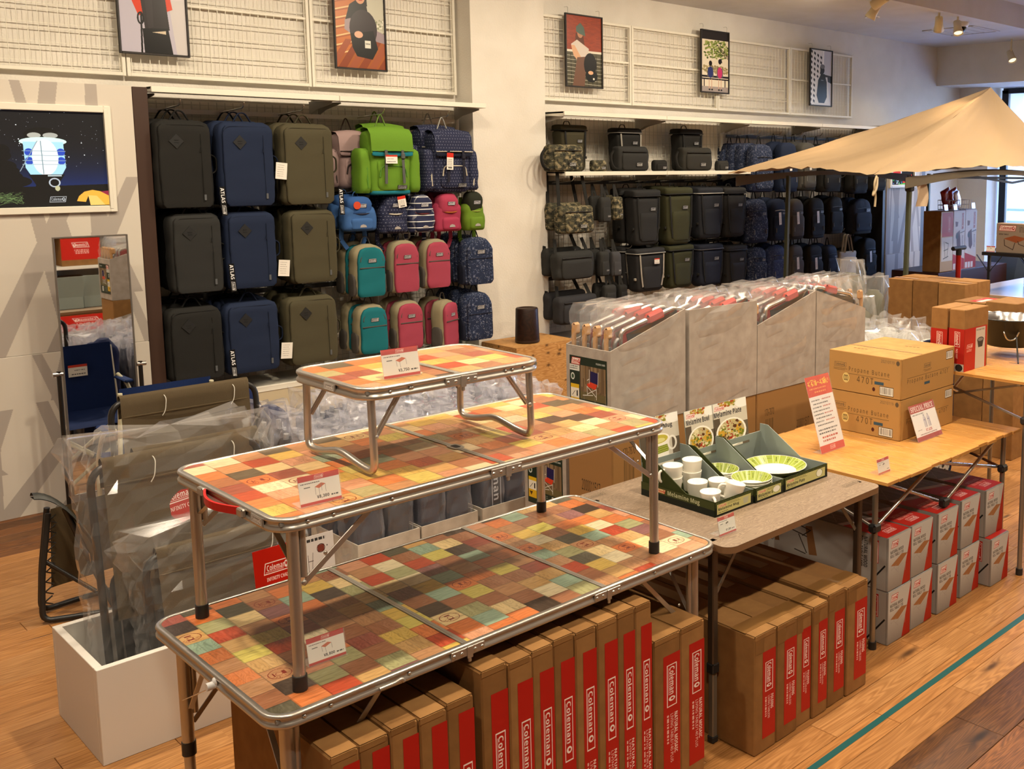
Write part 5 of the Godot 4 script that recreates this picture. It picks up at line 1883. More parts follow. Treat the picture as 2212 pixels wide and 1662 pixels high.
# square travel backpack
func bag_square(label: String, x: float, y: float, z: float, w: float, h: float, c: Color, sd: int) -> Node3D:
	var d := 0.13
	var o := thing("travel_backpack", label, BAGCAT, Vector3(x, y, z - d / 2), 0.0, "")
	var f := fabric(c)
	var dk := fabric(c.darkened(0.35))
	var st := mb()
	soft(st, w, h, d, 0.07, 0.72, 5.5, sd, 0.005)
	part("body", st, f, o)
	st = mb()
	var fw := w * 0.9
	var fh := h * 0.94
	soft(st, fw, fh, 0.03, 0.05, 0.86, 7.0, sd + 3, 0.004, Vector3(0, 0.005, d / 2 - 0.002))
	part("front_panel", st, f, o)
	st = mb()
	var pts := []
	for v in rrect(fw * 0.985, fh * 0.985, 0.05, 6): pts.append(Vector3(v.x, v.y + fh * 0.5 + 0.005, d / 2 + 0.005))
	pts.append(pts[0])
	tube(st, pts, 0.0028, 6)
	part("piping", st, dk, o)
	st = mb()
	tube(st, [Vector3(w * 0.27, fh * 0.9, d / 2 + 0.013), Vector3(w * 0.275, 0.08, d / 2 + 0.0165), Vector3(w * 0.27, 0.03, d / 2 + 0.011)], 0.002, 5)
	tube(st, [Vector3(w * 0.265, fh * 0.74, d / 2 + 0.018), Vector3(w * 0.25, fh * 0.68, d / 2 + 0.02)], 0.003, 5)
	part("zip", st, dk, o)
	st = mb()
	var q := 0.042
	prism(st, PackedVector2Array([Vector2(0, q), Vector2(q * 0.95, 0), Vector2(0, -q), Vector2(-q * 0.95, 0)]), Vector3(-w * 0.16, h * 0.76, d / 2 + 0.0135), Vector3(1, 0, 0), Vector3(0, 1, 0), Vector3(0, 0, 1), 0.004)
	var pm := mat(Color(0.06, 0.065, 0.062).lerp(c, 0.35), 0.6)
	var pt := part("diamond_patch", st, pm, o)
	st = mb()
	for s in [0.006, -0.008]: box(st, Vector3(-w * 0.16, h * 0.76 + s, d / 2 + 0.018), Vector3(0.024, 0.004, 0.002), 0.0)
	part("slot", st, mat(Color(0.01, 0.01, 0.01), 0.8), pt)
	st = mb()
	box(st, Vector3(w * 0.295, 0.06, d / 2 + 0.0165), Vector3(0.012, 0.032, 0.003), 0.0)
	part("woven_label", st, mat(Color(0.32, 0.33, 0.34), 0.6), o)
	st = mb()
	loop_handle(st, Vector3(0, h, 0.0), 0.13, 0.055, 0.009, 0.3)
	part("top_handle", st, dk, o)
	st = mb()
	tube(st, smooth_path([Vector3(w / 2 - 0.004, h * 0.62, 0.01), Vector3(w / 2 + 0.035, h * 0.58, 0.012), Vector3(w / 2 + 0.035, h * 0.42, 0.012), Vector3(w / 2 - 0.004, h * 0.38, 0.01)], 0.02), 0.008, 6, true, 0.4)
	part("side_handle", st, dk, o)
	return o

# arched daypack; band = colour of the side band or same
func bag_day(label: String, x: float, y: float, z: float, w: float, h: float, front: Material, band: Material, trim: Color, sd: int, logo := Color(0.75, 0.75, 0.75)) -> Node3D:
	var d := 0.12
	var o := thing("backpack", label, BAGCAT, Vector3(x, y, z - d / 2), 0.0, "")
	var st := mb()
	soft(st, w, h, d, w * 0.42, 0.3, 3.6, sd, 0.005)
	part("body", st, band, o)
	st = mb()
	soft(st, w * 0.86, h * 0.93, 0.035, w * 0.36, 0.34, 4.0, sd + 2, 0.004, Vector3(0, 0.004, d / 2 - 0.002))
	part("front_panel", st, front, o)
	var tm := fabric(trim)
	st = mb()
	var pts := []
	for k in 15:
		var a := PI * k / 14
		pts.append(Vector3(cos(a) * w * 0.36, h * 0.68 + sin(a) * w * 0.3, d / 2 + 0.0135 - 0.008 * sin(a)))
	tube(st, pts, 0.003, 6)
	part("zip", st, tm, o)
	st = mb()
	box(st, Vector3(0, h * 0.56, d / 2 + 0.0155), Vector3(w * 0.8, 0.008, 0.006), 0.002)
	part("pocket_zip", st, tm, o)
	st = mb()
	label_quad(st, Vector3(0.0, h * 0.66, d / 2 + 0.0195), w * 0.26, w * 0.11)
	part("logo_patch", st, patch_mat(logo, Color(0.25, 0.24, 0.24)), o)
	for s in [-1, 1]:
		st = mb()
		soft(st, 0.03, h * 0.42, d * 0.7, 0.03, 0.8, 4.0, sd + 5, 0.002, Vector3(s * (w / 2 - 0.006), 0.01, 0), 6, 14)
		part("mesh_pocket", st, tm, o)
	st = mb()
	loop_handle(st, Vector3(0, h, -0.01), 0.08, 0.05, 0.006, 0.4)
	part("top_handle", st, tm, o)
	return o

# slim dark backpack with zip line and pull
func bag_slim(label: String, x: float, y: float, z: float, w: float, h: float, m: Material, low: Color, zipc: Color, tagk: String, sd: int) -> Node3D:
	var d := 0.13
	var o := thing("backpack", label, BAGCAT, Vector3(x, y, z - d / 2), 0.0, "")
	var st := mb()
	soft(st, w, h, d, w * 0.34, 0.36, 3.8, sd, 0.005)
	part("body", st, m, o)
	st = mb()
	soft(st, w * 0.84, h * 0.52, 0.03, 0.05, 0.8, 4.5, sd + 1, 0.004, Vector3(0, 0.03, d / 2))
	part("front_pocket", st, m, o)
	st = mb()
	soft(st, w * 0.97, h * 0.16, d + 0.012, 0.01, 0.97, 4.5, sd, 0.002, Vector3(0, -0.002, 0), 6)
	part("base_panel", st, fabric(low), o)
	var zm := mat(zipc, 0.6)
	st = mb()
	tube(st, [Vector3(-w * 0.34, h * 0.72, d / 2 + 0.004), Vector3(0, h * 0.735, d / 2 + 0.009), Vector3(w * 0.34, h * 0.72, d / 2 + 0.004)], 0.0032, 6)
	part("zip", st, zm, o)
	st = mb()
	label_quad(st, Vector3(w * 0.18, h * 0.63, d / 2 + 0.0185), w * 0.2, w * 0.09)
	part("logo_patch", st, patch_mat(Color(0.62, 0.62, 0.64), Color(0.05, 0.05, 0.06)), o)
	st = mb()
	for s in [-1, 1]: tube(st, [Vector3(s * w * 0.3, h * 0.3, d / 2 + 0.017), Vector3(s * w * 0.3, h * 0.2, d / 2 + 0.018)], 0.003, 6)
	part("zip_pull", st, mat(Color(0.5, 0.5, 0.48), 0.5), o)
	st = mb()
	loop_handle(st, Vector3(0, h, -0.01), 0.07, 0.075, 0.006, 0.3)
	part("top_handle", st, fabric(BLK), o)
	if tagk != "":
		hang_tag(o, Vector3(-w * 0.12, h * 0.68, d / 2 + 0.024), 0.036 if tagk == "strip" else 0.06, 0.12 if tagk == "strip" else 0.09, tag_mat(tagk), 0.08)
	return o

# box-shaped backpack with a flat lid
func bag_box(label: String, x: float, y: float, z: float, w: float, h: float, c: Color, piping: Color, sd: int, strapc := Color(0.03, 0.03, 0.03)) -> Node3D:
	var d := 0.15
	var o := thing("box_backpack", label, BAGCAT, Vector3(x, y, z - d / 2), 0.0, "")
	var f := fabric(c)
	var st := mb()
	soft(st, w, h * 0.88, d, 0.01, 0.98, 6.0, sd, 0.005, Vector3.ZERO, 12, 26, 0.14)
	part("body", st, f, o)
	st = mb()
	soft(st, w * 1.03, h * 0.13, d * 1.06, 0.02, 0.94, 6.0, sd, 0.003, Vector3(0, h * 0.87, 0.002), 6)
	var lid := part("lid", st, f, o)
	st = mb()
	var pts := []
	for v in rrect(w * 1.035, d * 1.065, 0.03, 5): pts.append(Vector3(v.x, h * 0.885, v.y + 0.002))
	pts.append(pts[0])
	tube(st, pts, 0.0045, 6)
	part("piping", st, mat(piping, 0.6), lid)
	st = mb()
	soft(st, w * 0.62, h * 0.5, 0.03, 0.03, 0.9, 5.0, sd + 1, 0.003, Vector3(0, h * 0.08, d / 2 - 0.004), 8)
	part("front_pocket", st, f, o)
	st = mb()
	label_quad(st, Vector3(w * 0.16, h * 0.62, d / 2 + 0.009), w * 0.2, w * 0.085)
	part("logo_patch", st, patch_mat(Color(0.7, 0.7, 0.7), Color(0.05, 0.05, 0.06)), o)
	for s in [-1, 1]:
		st = mb()
		strap(st, [Vector3(s * (w / 2 - 0.03), h * 0.86, d / 2 + 0.006), Vector3(s * (w / 2 - 0.04), h * 0.4, d / 2 + 0.012), Vector3(s * (w / 2 - 0.06), h * 0.12, d / 2 + 0.006)], 0.016)
		box(st, Vector3(s * (w / 2 - 0.004), h * 0.3, d * 0.3), Vector3(0.02, 0.022, 0.02), 0.004)
		part("side_strap", st, fabric(strapc), o)
	st = mb()
	loop_handle(st, Vector3(0, h, -0.03), 0.09, 0.03, 0.006, 0.5)
	part("top_handle", st, fabric(BLK), o)
	return o

func bag_messenger(label: String, x: float, y: float, z: float, w: float, h: float, m: Material, strap_up: float, sd: int, logo := true) -> Node3D:
	var d := 0.12
	var o := thing("messenger_bag", label, "shoulder bag", Vector3(x, y, z - d / 2), 0.0, "")
	var st := mb()
	soft(st, w, h, d, 0.045, 0.9, 5.0, sd, 0.006)
	part("body", st, m, o)
	st = mb()
	soft(st, w * 0.82, h * 0.66, 0.03, 0.02, 0.95, 5.0, sd + 1, 0.004, Vector3(0, 0.012, d / 2 - 0.004), 8)
	part("front_pocket", st, m, o)
	st = mb()
	tube(st, [Vector3(-w * 0.4, h * 0.78, d / 2 + 0.006), Vector3(w * 0.4, h * 0.78, d / 2 + 0.006)], 0.004, 6)
	part("zip", st, mat(Color(0.01, 0.01, 0.01), 0.4), o)
	if logo:
		st = mb()
		label_quad(st, Vector3(w * 0.1, h * 0.2, d / 2 + 0.0185), 0.07, 0.028)
		part("logo_patch", st, patch_mat(Color(0.75, 0.75, 0.73), Color(0.06, 0.06, 0.06)), o)
	st = mb()
	if strap_up > 0:
		for s in [-1, 1]: strap(st, [Vector3(s * (w / 2 - 0.02), h * 0.8, 0), Vector3(s * (w * 0.36), h + strap_up, -0.05)], 0.032, 0.004)
	else:
		tube(st, smooth_path([Vector3(-w / 2 + 0.01, h * 0.85, -0.02), Vector3(-w / 2 - 0.05, h * 0.6, 0), Vector3(-w / 2 - 0.045, h * 0.15, 0.02), Vector3(-w / 2 + 0.02, 0.012, 0.03)], 0.05), 0.014, 6, true, 0.6)
	part("shoulder_strap", st, fabric(BLK), o)
	return o

func bag_pouch(label: String, x: float, y: float, z: float, w: float, h: float, m: Material, strap_up: float, sd: int) -> Node3D:
	var d := 0.07
	var o := thing("pouch", label, "pouch", Vector3(x, y, z - d / 2), 0.0, "")
	var st := mb()
	soft(st, w, h, d, 0.035, 0.8, 4.0, sd, 0.003, Vector3.ZERO, 10, 20)
	part("body", st, m, o)
	st = mb()
	soft(st, w * 0.8, h * 0.55, 0.016, 0.02, 0.9, 4.0, sd, 0.002, Vector3(0, 0.01, d / 2 - 0.002), 6, 16)
	part("front_pocket", st, m, o)
	st = mb()
	label_quad(st, Vector3(w * 0.18, h * 0.2, d / 2 + 0.007), w * 0.3, w * 0.13)
	part("logo_patch", st, patch_mat(Color(0.72, 0.72, 0.72), Color(0.06, 0.06, 0.06)), o)
	if strap_up > 0:
		st = mb()
		strap(st, [Vector3(-w * 0.2, h * 0.9, 0), Vector3(0, h + strap_up, -0.03), Vector3(w * 0.2, h * 0.9, 0)], 0.024, 0.004)
		part("strap", st, fabric(BLK), o)
	return o

# small child's pack with a flap
func bag_kid(label: String, x: float, y: float, z: float, w: float, h: float, m: Material, trim: Color, sd: int, flap: Material) -> Node3D:
	var d := 0.12
	var o := thing("kids_backpack", label, BAGCAT, Vector3(x, y, z - d / 2), 0.0, "")
	var st := mb()
	soft(st, w, h * 0.8, d, h * 0.3, 0.55, 3.2, sd, 0.008)
	part("body", st, m, o)
	st = mb()
	soft(st, w * 0.74, h * 0.55, d * 1.02, h * 0.28, 0.5, 3.2, sd + 2, 0.006, Vector3(0, h * 0.5, 0.006), 9)
	var fl := part("flap", st, flap, o)
	st = mb()
	var pts := []
	for k in 11:
		var a := PI + PI * k / 10
		pts.append(Vector3(cos(a) * w * 0.38, h * 0.62 + sin(a) * h * 0.1, d / 2 * 1.03 + 0.004 - 0.03 * absf(cos(a)) * absf(cos(a))))
	tube(st, pts, 0.005, 6)
	part("flap_piping", st, mat(trim, 0.6), fl)
	st = mb()
	soft(st, w * 0.66, h * 0.34, 0.05, h * 0.1, 0.7, 3.4, sd + 4, 0.003, Vector3(0, 0.012, d / 2 - 0.012), 8)
	part("front_pocket", st, m, o)
	st = mb()
	prism(st, PackedVector2Array([Vector2(-0.024, 0), Vector2(-0.018, 0.014), Vector2(0, 0.02), Vector2(0.018, 0.014), Vector2(0.024, 0)]), Vector3(0, h * 0.12, d / 2 + 0.012), Vector3(1, 0, 0), Vector3(0, 1, 0), Vector3(0, 0, 1), 0.003)
	part("reflector", st, mat(Color(0.62, 0.6, 0.58), 0.4), o)
	st = mb()
	label_quad(st, Vector3(0, h * 0.72, d / 2 + 0.012), 0.06, 0.024)
	part("logo_patch", st, patch_mat(Color(0.85, 0.85, 0.85), Color(0.2, 0.2, 0.25)), o)
	st = mb()
	for s in [-1, 1]: strap(st, [Vector3(s * w * 0.3, h * 0.9, -d / 2), Vector3(s * w * 0.36, -0.06, -d / 2 - 0.01), Vector3(s * w * 0.2, -0.12, -d / 2)], 0.03, 0.006)
	loop_handle(st, Vector3(0, h, -0.02), 0.06, 0.04, 0.005)
	part("shoulder_strap", st, m, o)
	return o

# large flap rucksack with side pockets
func bag_ruck(label: String, x: float, y: float, z: float, w: float, h: float, m: Material, trim: Color, lip: Material, buckle: Color, sd: int) -> Node3D:
	var d := 0.17
	var o := thing("rucksack", label, "rucksack", Vector3(x, y, z - d / 2), 0.0, "")
	var bw := w * 0.7
	var st := mb()
	soft(st, bw, h * 0.95, d, 0.06, 0.8, 4.5, sd, 0.007)
	part("body", st, m, o)
	for s in [-1, 1]:
		st = mb()
		soft(st, w * 0.2, h * 0.66, d * 0.85, 0.06, 0.6, 3.6, sd + 2, 0.006, Vector3(s * (bw / 2 + w * 0.075), 0.01, 0.004), 11, 22)
		var sp := part("side_pocket", st, m, o)
		st = mb()
		tube(st, [Vector3(s * (bw / 2 + w * 0.05), h * 0.64, d * 0.36), Vector3(s * (bw / 2 + w * 0.06), h * 0.2, d * 0.43), Vector3(s * (bw / 2 + w * 0.05), h * 0.1, d * 0.42)], 0.006, 6)
		part("zip", st, mat(trim, 0.7), sp)
	st = mb() # flap: over the top and down the front
	var fr := [[-0.07, 0.95], [-0.06, 1.0], [0.0, 1.02], [0.06, 1.0], [0.093, 0.92], [0.101, 0.78], [0.104, 0.64]]
	sheet(st, 12, 6, func(u, v):
		var k: int = int(round(v * 6))
		var ww: float = bw * (0.86 + 0.16 * minf(v * 2, 1.0))
		return Vector3((u - 0.5) * ww, fr[k][1] * h + 0.012 * sin(u * PI) - 0.012, fr[k][0] + 0.012 * sin(u * PI) - 0.006))
	var fl := part("flap", st, m, o)
	st = mb()
	soft(st, bw * 0.99, h * 0.075, 0.018, 0.006, 0.98, 6.0, sd, 0.001, Vector3(0, h * 0.57, 0.095), 5)
	part("flap_lip", st, lip, fl)
	st = mb()
	tube(st, [Vector3(-bw * 0.5, h * 0.645, 0.103), Vector3(0, h * 0.65, 0.118), Vector3(bw * 0.5, h * 0.645, 0.103)], 0.0035, 6)
	part("piping", st, mat(trim, 0.6), fl)
	st = mb()
	soft(st, bw * 0.72, h * 0.44, 0.05, 0.06, 0.8, 4.5, sd + 4, 0.005, Vector3(0, 0.03, d / 2 - 0.012), 10)
	var pk := part("front_pocket", st, m, o)
	st = mb()
	tube(st, smooth_path([Vector3(-bw * 0.33, h * 0.26, d / 2 + 0.013), Vector3(-bw * 0.29, h * 0.42, d / 2 + 0.013), Vector3(bw * 0.29, h * 0.42, d / 2 + 0.013), Vector3(bw * 0.33, h * 0.26, d / 2 + 0.013)], 0.03), 0.005, 6)
	part("pocket_zip", st, mat(trim, 0.7), pk)
	for s in [-1, 1]:
		st = mb()
		strap(st, [Vector3(s * bw * 0.2, h * 0.66, 0.117), Vector3(s * bw * 0.21, h * 0.4, 0.118), Vector3(s * bw * 0.22, h * 0.16, 0.117)], 0.02, 0.003)
		box(st, Vector3(s * bw * 0.2, h * 0.57, 0.122), Vector3(0.028, 0.036, 0.012), 0.004)
		part("buckle_strap", st, fabric(buckle), o)
	st = mb()
	loop_handle(st, Vector3(0.0, h * 0.99, -0.05), 0.1, 0.09, 0.007, 0.15)
	part("top_handle", st, fabric(trim.darkened(0.1)), o)
	st = mb()
	label_quad(st, Vector3(bw * 0.2, h * 0.08, d / 2 + 0.0155), 0.07, 0.026)
	part("logo_patch", st, patch_mat(Color(0.6, 0.6, 0.6), Color(0.1, 0.1, 0.1)), o)
	return o

func hang_bar(label: String, x0: float, x1: float, y: float, m: Material, hooks: Array, reach: float):
	var o := thing("hanging_bar", label, "display bar", Vector3((x0 + x1) / 2, y, MESH_Z + 0.04), 0.0, "")
	var st := mb()
	box(st, Vector3.ZERO, Vector3(x1 - x0, 0.03, 0.014), 0.002)
	part("bar", st, m, o)
	for hx in hooks:
		st = mb()
		tube(st, smooth_path([Vector3(hx - o.position.x, 0, 0.006), Vector3(hx - o.position.x, 0.02, reach - 0.02), Vector3(hx - o.position.x, 0.05, reach)], 0.02), 0.004, 6)
		part("hook", st, steel(), o)

func build_left_bay():
	var st := mb()
	box(st, Vector3(0, 0.245, 0), Vector3(2.28, 0.488, 0.37), 0.004)
	var pf := thing("bay_platform", "cream plinth under the coloured backpacks with a pale top edge", "plinth", Vector3(3.29, 0.001, -6.395))
	part("body", st, mat(Color(0.74, 0.68, 0.56), 0.7), pf)
	st = mb()
	box(st, Vector3(0, 0.472, 0.001), Vector3(2.286, 0.038, 0.376), 0.004)
	part("top_edge", st, cream(), pf)
	var z := -6.15
	hang_bar("white steel bar with hooks holding the top row of coloured backpacks", 2.16, 4.36, 2.175, mat(Color(0.85, 0.84, 0.82), 0.35, 0.4), [2.3, 2.66, 3.03, 3.58, 4.08], 0.36)
	hang_bar("black bar with hooks holding the small kids packs", 2.16, 4.4, 1.66, blackp(), [2.33, 2.65, 3.04, 3.37, 3.62, 3.84, 4.05, 4.25], 0.3)
	hang_bar("black bar with hooks holding the lower backpacks", 2.16, 4.4, 1.40, blackp(), [3.42, 3.69, 3.94, 4.29], 0.3)
	hang_bar("black bar with hooks behind the bottom row of backpacks", 2.16, 4.4, 1.05, blackp(), [2.3, 2.63, 3.01, 3.42, 3.7, 4.0, 4.26], 0.3)
	var rows := [["top", [2.297, 2.655, 3.032], 1.609, 0.5], ["middle", [2.335, 2.652, 3.04], 1.115, 0.46], ["bottom", [2.30, 2.631, 3.009], 0.6, 0.43]]
	var cols := [["black", BLK], ["navy", NVY], ["olive", OLV]]
	for r in rows:
		for i in 3:
			var c: Color = cols[i][1]
			if i == 0 and r[0] == "middle": c = CHR
			var w: float = [0.31, 0.325, 0.34][i] * (0.93 if r[0] == "middle" else 1.0)
			var nm: String = cols[i][0]
			if i == 0 and r[0] == "middle": nm = "charcoal"
			var b := bag_square("square %s backpack with a diamond patch, front of the %s row" % [nm, r[0]], r[1][i], r[2], z, w, r[3], c, 10 + i)
			b.set_meta("group", "square travel backpacks on the left wall bay")
			for k in 2:
				var e := dup(b, "%s %s backpack hanging just behind the front one in the %s row" % [["second", "third"][k], nm, r[0]], Vector3(r[1][i] + 0.012 * (k + 1), r[2] + 0.01 + 0.006 * k, z - 0.065 - 0.142 * (k + 1)))
				e.set_meta("group", "square travel backpacks on the left wall bay")
			if i != 2 or r[0] == "top":
				hang_tag(b, Vector3(w / 2 + (0.03 if i < 2 else 0.02), [0.12, 0.26, 0.1][i] if r[0] == "top" else 0.16, 0.085), [0.032, 0.07, 0.032][i], [0.17, 0.1, 0.17][i], tag_mat(["atlas", "white", "atlas"][i]), [0.06, -0.1, 0.04][i])
	# rucksacks
	var grn := fabric(Color(0.20, 0.42, 0.035))
	var p := bag_ruck("pale pink flap rucksack half hidden behind the green one", 3.46, 1.70, z - 0.19, 0.36, 0.38, fabric(Color(0.55, 0.38, 0.36)), Color(0.2, 0.15, 0.14), fabric(Color(0.5, 0.34, 0.33)), Color(0.06, 0.06, 0.06), 3)
	var gb := bag_ruck("bright green flap rucksack with a teal lip and a price tag", 3.595, 1.661, z + 0.02, 0.43, 0.443, grn, Color(0.3, 0.5, 0.1), fabric(Color(0.02, 0.28, 0.36)), Color(0.16, 0.17, 0.16), 5)
	dup(gb, "second green flap rucksack hidden behind the first green one", Vector3(3.66, 1.69, z - 0.25))
	hang_tag(gb, Vector3(-0.03, 0.26, 0.13), 0.085, 0.056, tag_mat("wide"))
	st = mb()
	soft(st, 0.29, 0.035, 0.165, 0.006, 0.98, 5.0, 2, 0.0, Vector3(0, -0.004, 0.003), 4)
	part("base_panel", st, fabric(Color(0.02, 0.26, 0.34)), gb)
	var nb := bag_ruck("navy flap rucksack with cream zips and a red tag", 4.07, 1.668, z + 0.02, 0.42, 0.432, pattern("dots"), Color(0.72, 0.69, 0.62), fabric(Color(0.02, 0.024, 0.05)), Color(0.03, 0.03, 0.05), 6)
	dup(nb, "second navy flap rucksack hanging behind the first", Vector3(4.05, 1.70, z - 0.21))
	hang_tag(nb, Vector3(-0.055, 0.27, 0.13), 0.052, 0.115, tag_mat("red"), -0.05)
	# kids packs
	var kk := [["blue", 3.373, 1.425, 0.235, 0.215, fabric(Color(0.07, 0.19, 0.5)), Color(0.03, 0.04, 0.15), fabric(Color(0.05, 0.15, 0.45))], ["navy dotted", 3.621, 1.398, 0.205, 0.247, pattern("dots"), Color(0.78, 0.76, 0.7), pattern("dots")], ["navy and white striped", 3.836, 1.396, 0.2, 0.244, pattern("stripes"), Color(0.35, 0.03, 0.04), pattern("stripes")], ["pink", 4.049, 1.393, 0.21, 0.255, fabric(Color(0.55, 0.06, 0.13)), Color(0.62, 0.33, 0.04), fabric(Color(0.6, 0.07, 0.14))], ["green", 4.262, 1.39, 0.17, 0.262, fabric(Color(0.2, 0.36, 0.03)), Color(0.5, 0.55, 0.2), fabric(Color(0.03, 0.035, 0.02))]]
	var idx := 0
	for k in kk:
		var b := bag_kid("small %s kids backpack in the row under the rucksacks" % k[0], k[1], k[2], z, k[3], k[4], k[5], k[6], 20 + idx, k[7])
		b.set_meta("group", "small kids backpacks")
		if idx == 1: hang_tag(b, Vector3(0.03, 0.25, 0.08), 0.06, 0.075, tag_mat("red"), 0.15)
		if idx == 0:
			st = mb()
			prism(st, rrect(0.05, 0.05, 0.024), Vector3(-0.04, 0.17, 0.075), Vector3(1, 0, 0), Vector3(0, 1, 0), Vector3(0, 0, 1), 0.002)
			part("round_sticker", st, mat(Color(0.75, 0.25, 0.12), 0.5), b)
		if idx != 4: dup(b, "second small %s kids backpack hanging behind the first" % k[0], Vector3(k[1] - 0.005, k[2] + 0.012, z - 0.2))
		idx += 1
	# daypacks
	var teal := fabric(Color(0.015, 0.23, 0.27))
	var pink := fabric(Color(0.56, 0.085, 0.14))
	var khaki := fabric(Color(0.42, 0.36, 0.22))
	var sp := pattern("specks")
	var trim := Color(0.13, 0.115, 0.1)
	var pinkband := fabric(Color(0.4, 0.05, 0.1))
	var dd := [["teal daypack with a khaki band", 3.424, 0.987, 0.225, 0.349, teal, khaki, "upper"], ["pink daypack next to the upper teal one", 3.685, 0.994, 0.21, 0.353, pink, khaki, "upper"], ["pink daypack next to the upper speckled navy one", 3.935, 1.003, 0.21, 0.34, pink, khaki, "upper"], ["speckled navy daypack overlapping the column", 4.28, 0.996, 0.25, 0.342, sp, sp, "upper"], ["teal daypack with a khaki band", 3.425, 0.605, 0.22, 0.33, teal, khaki, "lower"], ["pink daypack next to the lower teal one", 3.70, 0.598, 0.21, 0.336, pink, khaki, "lower"], ["pink daypack with its grey side pocket showing", 4.0, 0.574, 0.2, 0.335, pink, khaki, "lower"], ["speckled navy daypack standing above the plinth", 4.265, 0.591, 0.245, 0.349, sp, sp, "lower"]]
	idx = 0
	for q in dd:
		var b := bag_day("%s, %s row" % [q[0], q[7]], q[1], q[2], z, q[3], q[4], q[5], q[6], trim if idx % 4 != 3 else Color(0.02, 0.025, 0.05), 30 + idx)
		b.set_meta("group", "daypacks on the left wall bay")
		if idx == 6: b.rotation.y = 0.45
		dup(b, "second %s behind it, %s row" % [q[0], q[7]], Vector3(q[1] - 0.01, q[2] + 0.012, z - 0.2))
		if idx % 4 == 3: dup(b, "third %s at the back, %s row" % [q[0], q[7]], Vector3(q[1] - 0.02, q[2] + 0.02, z - 0.33))
		idx += 1

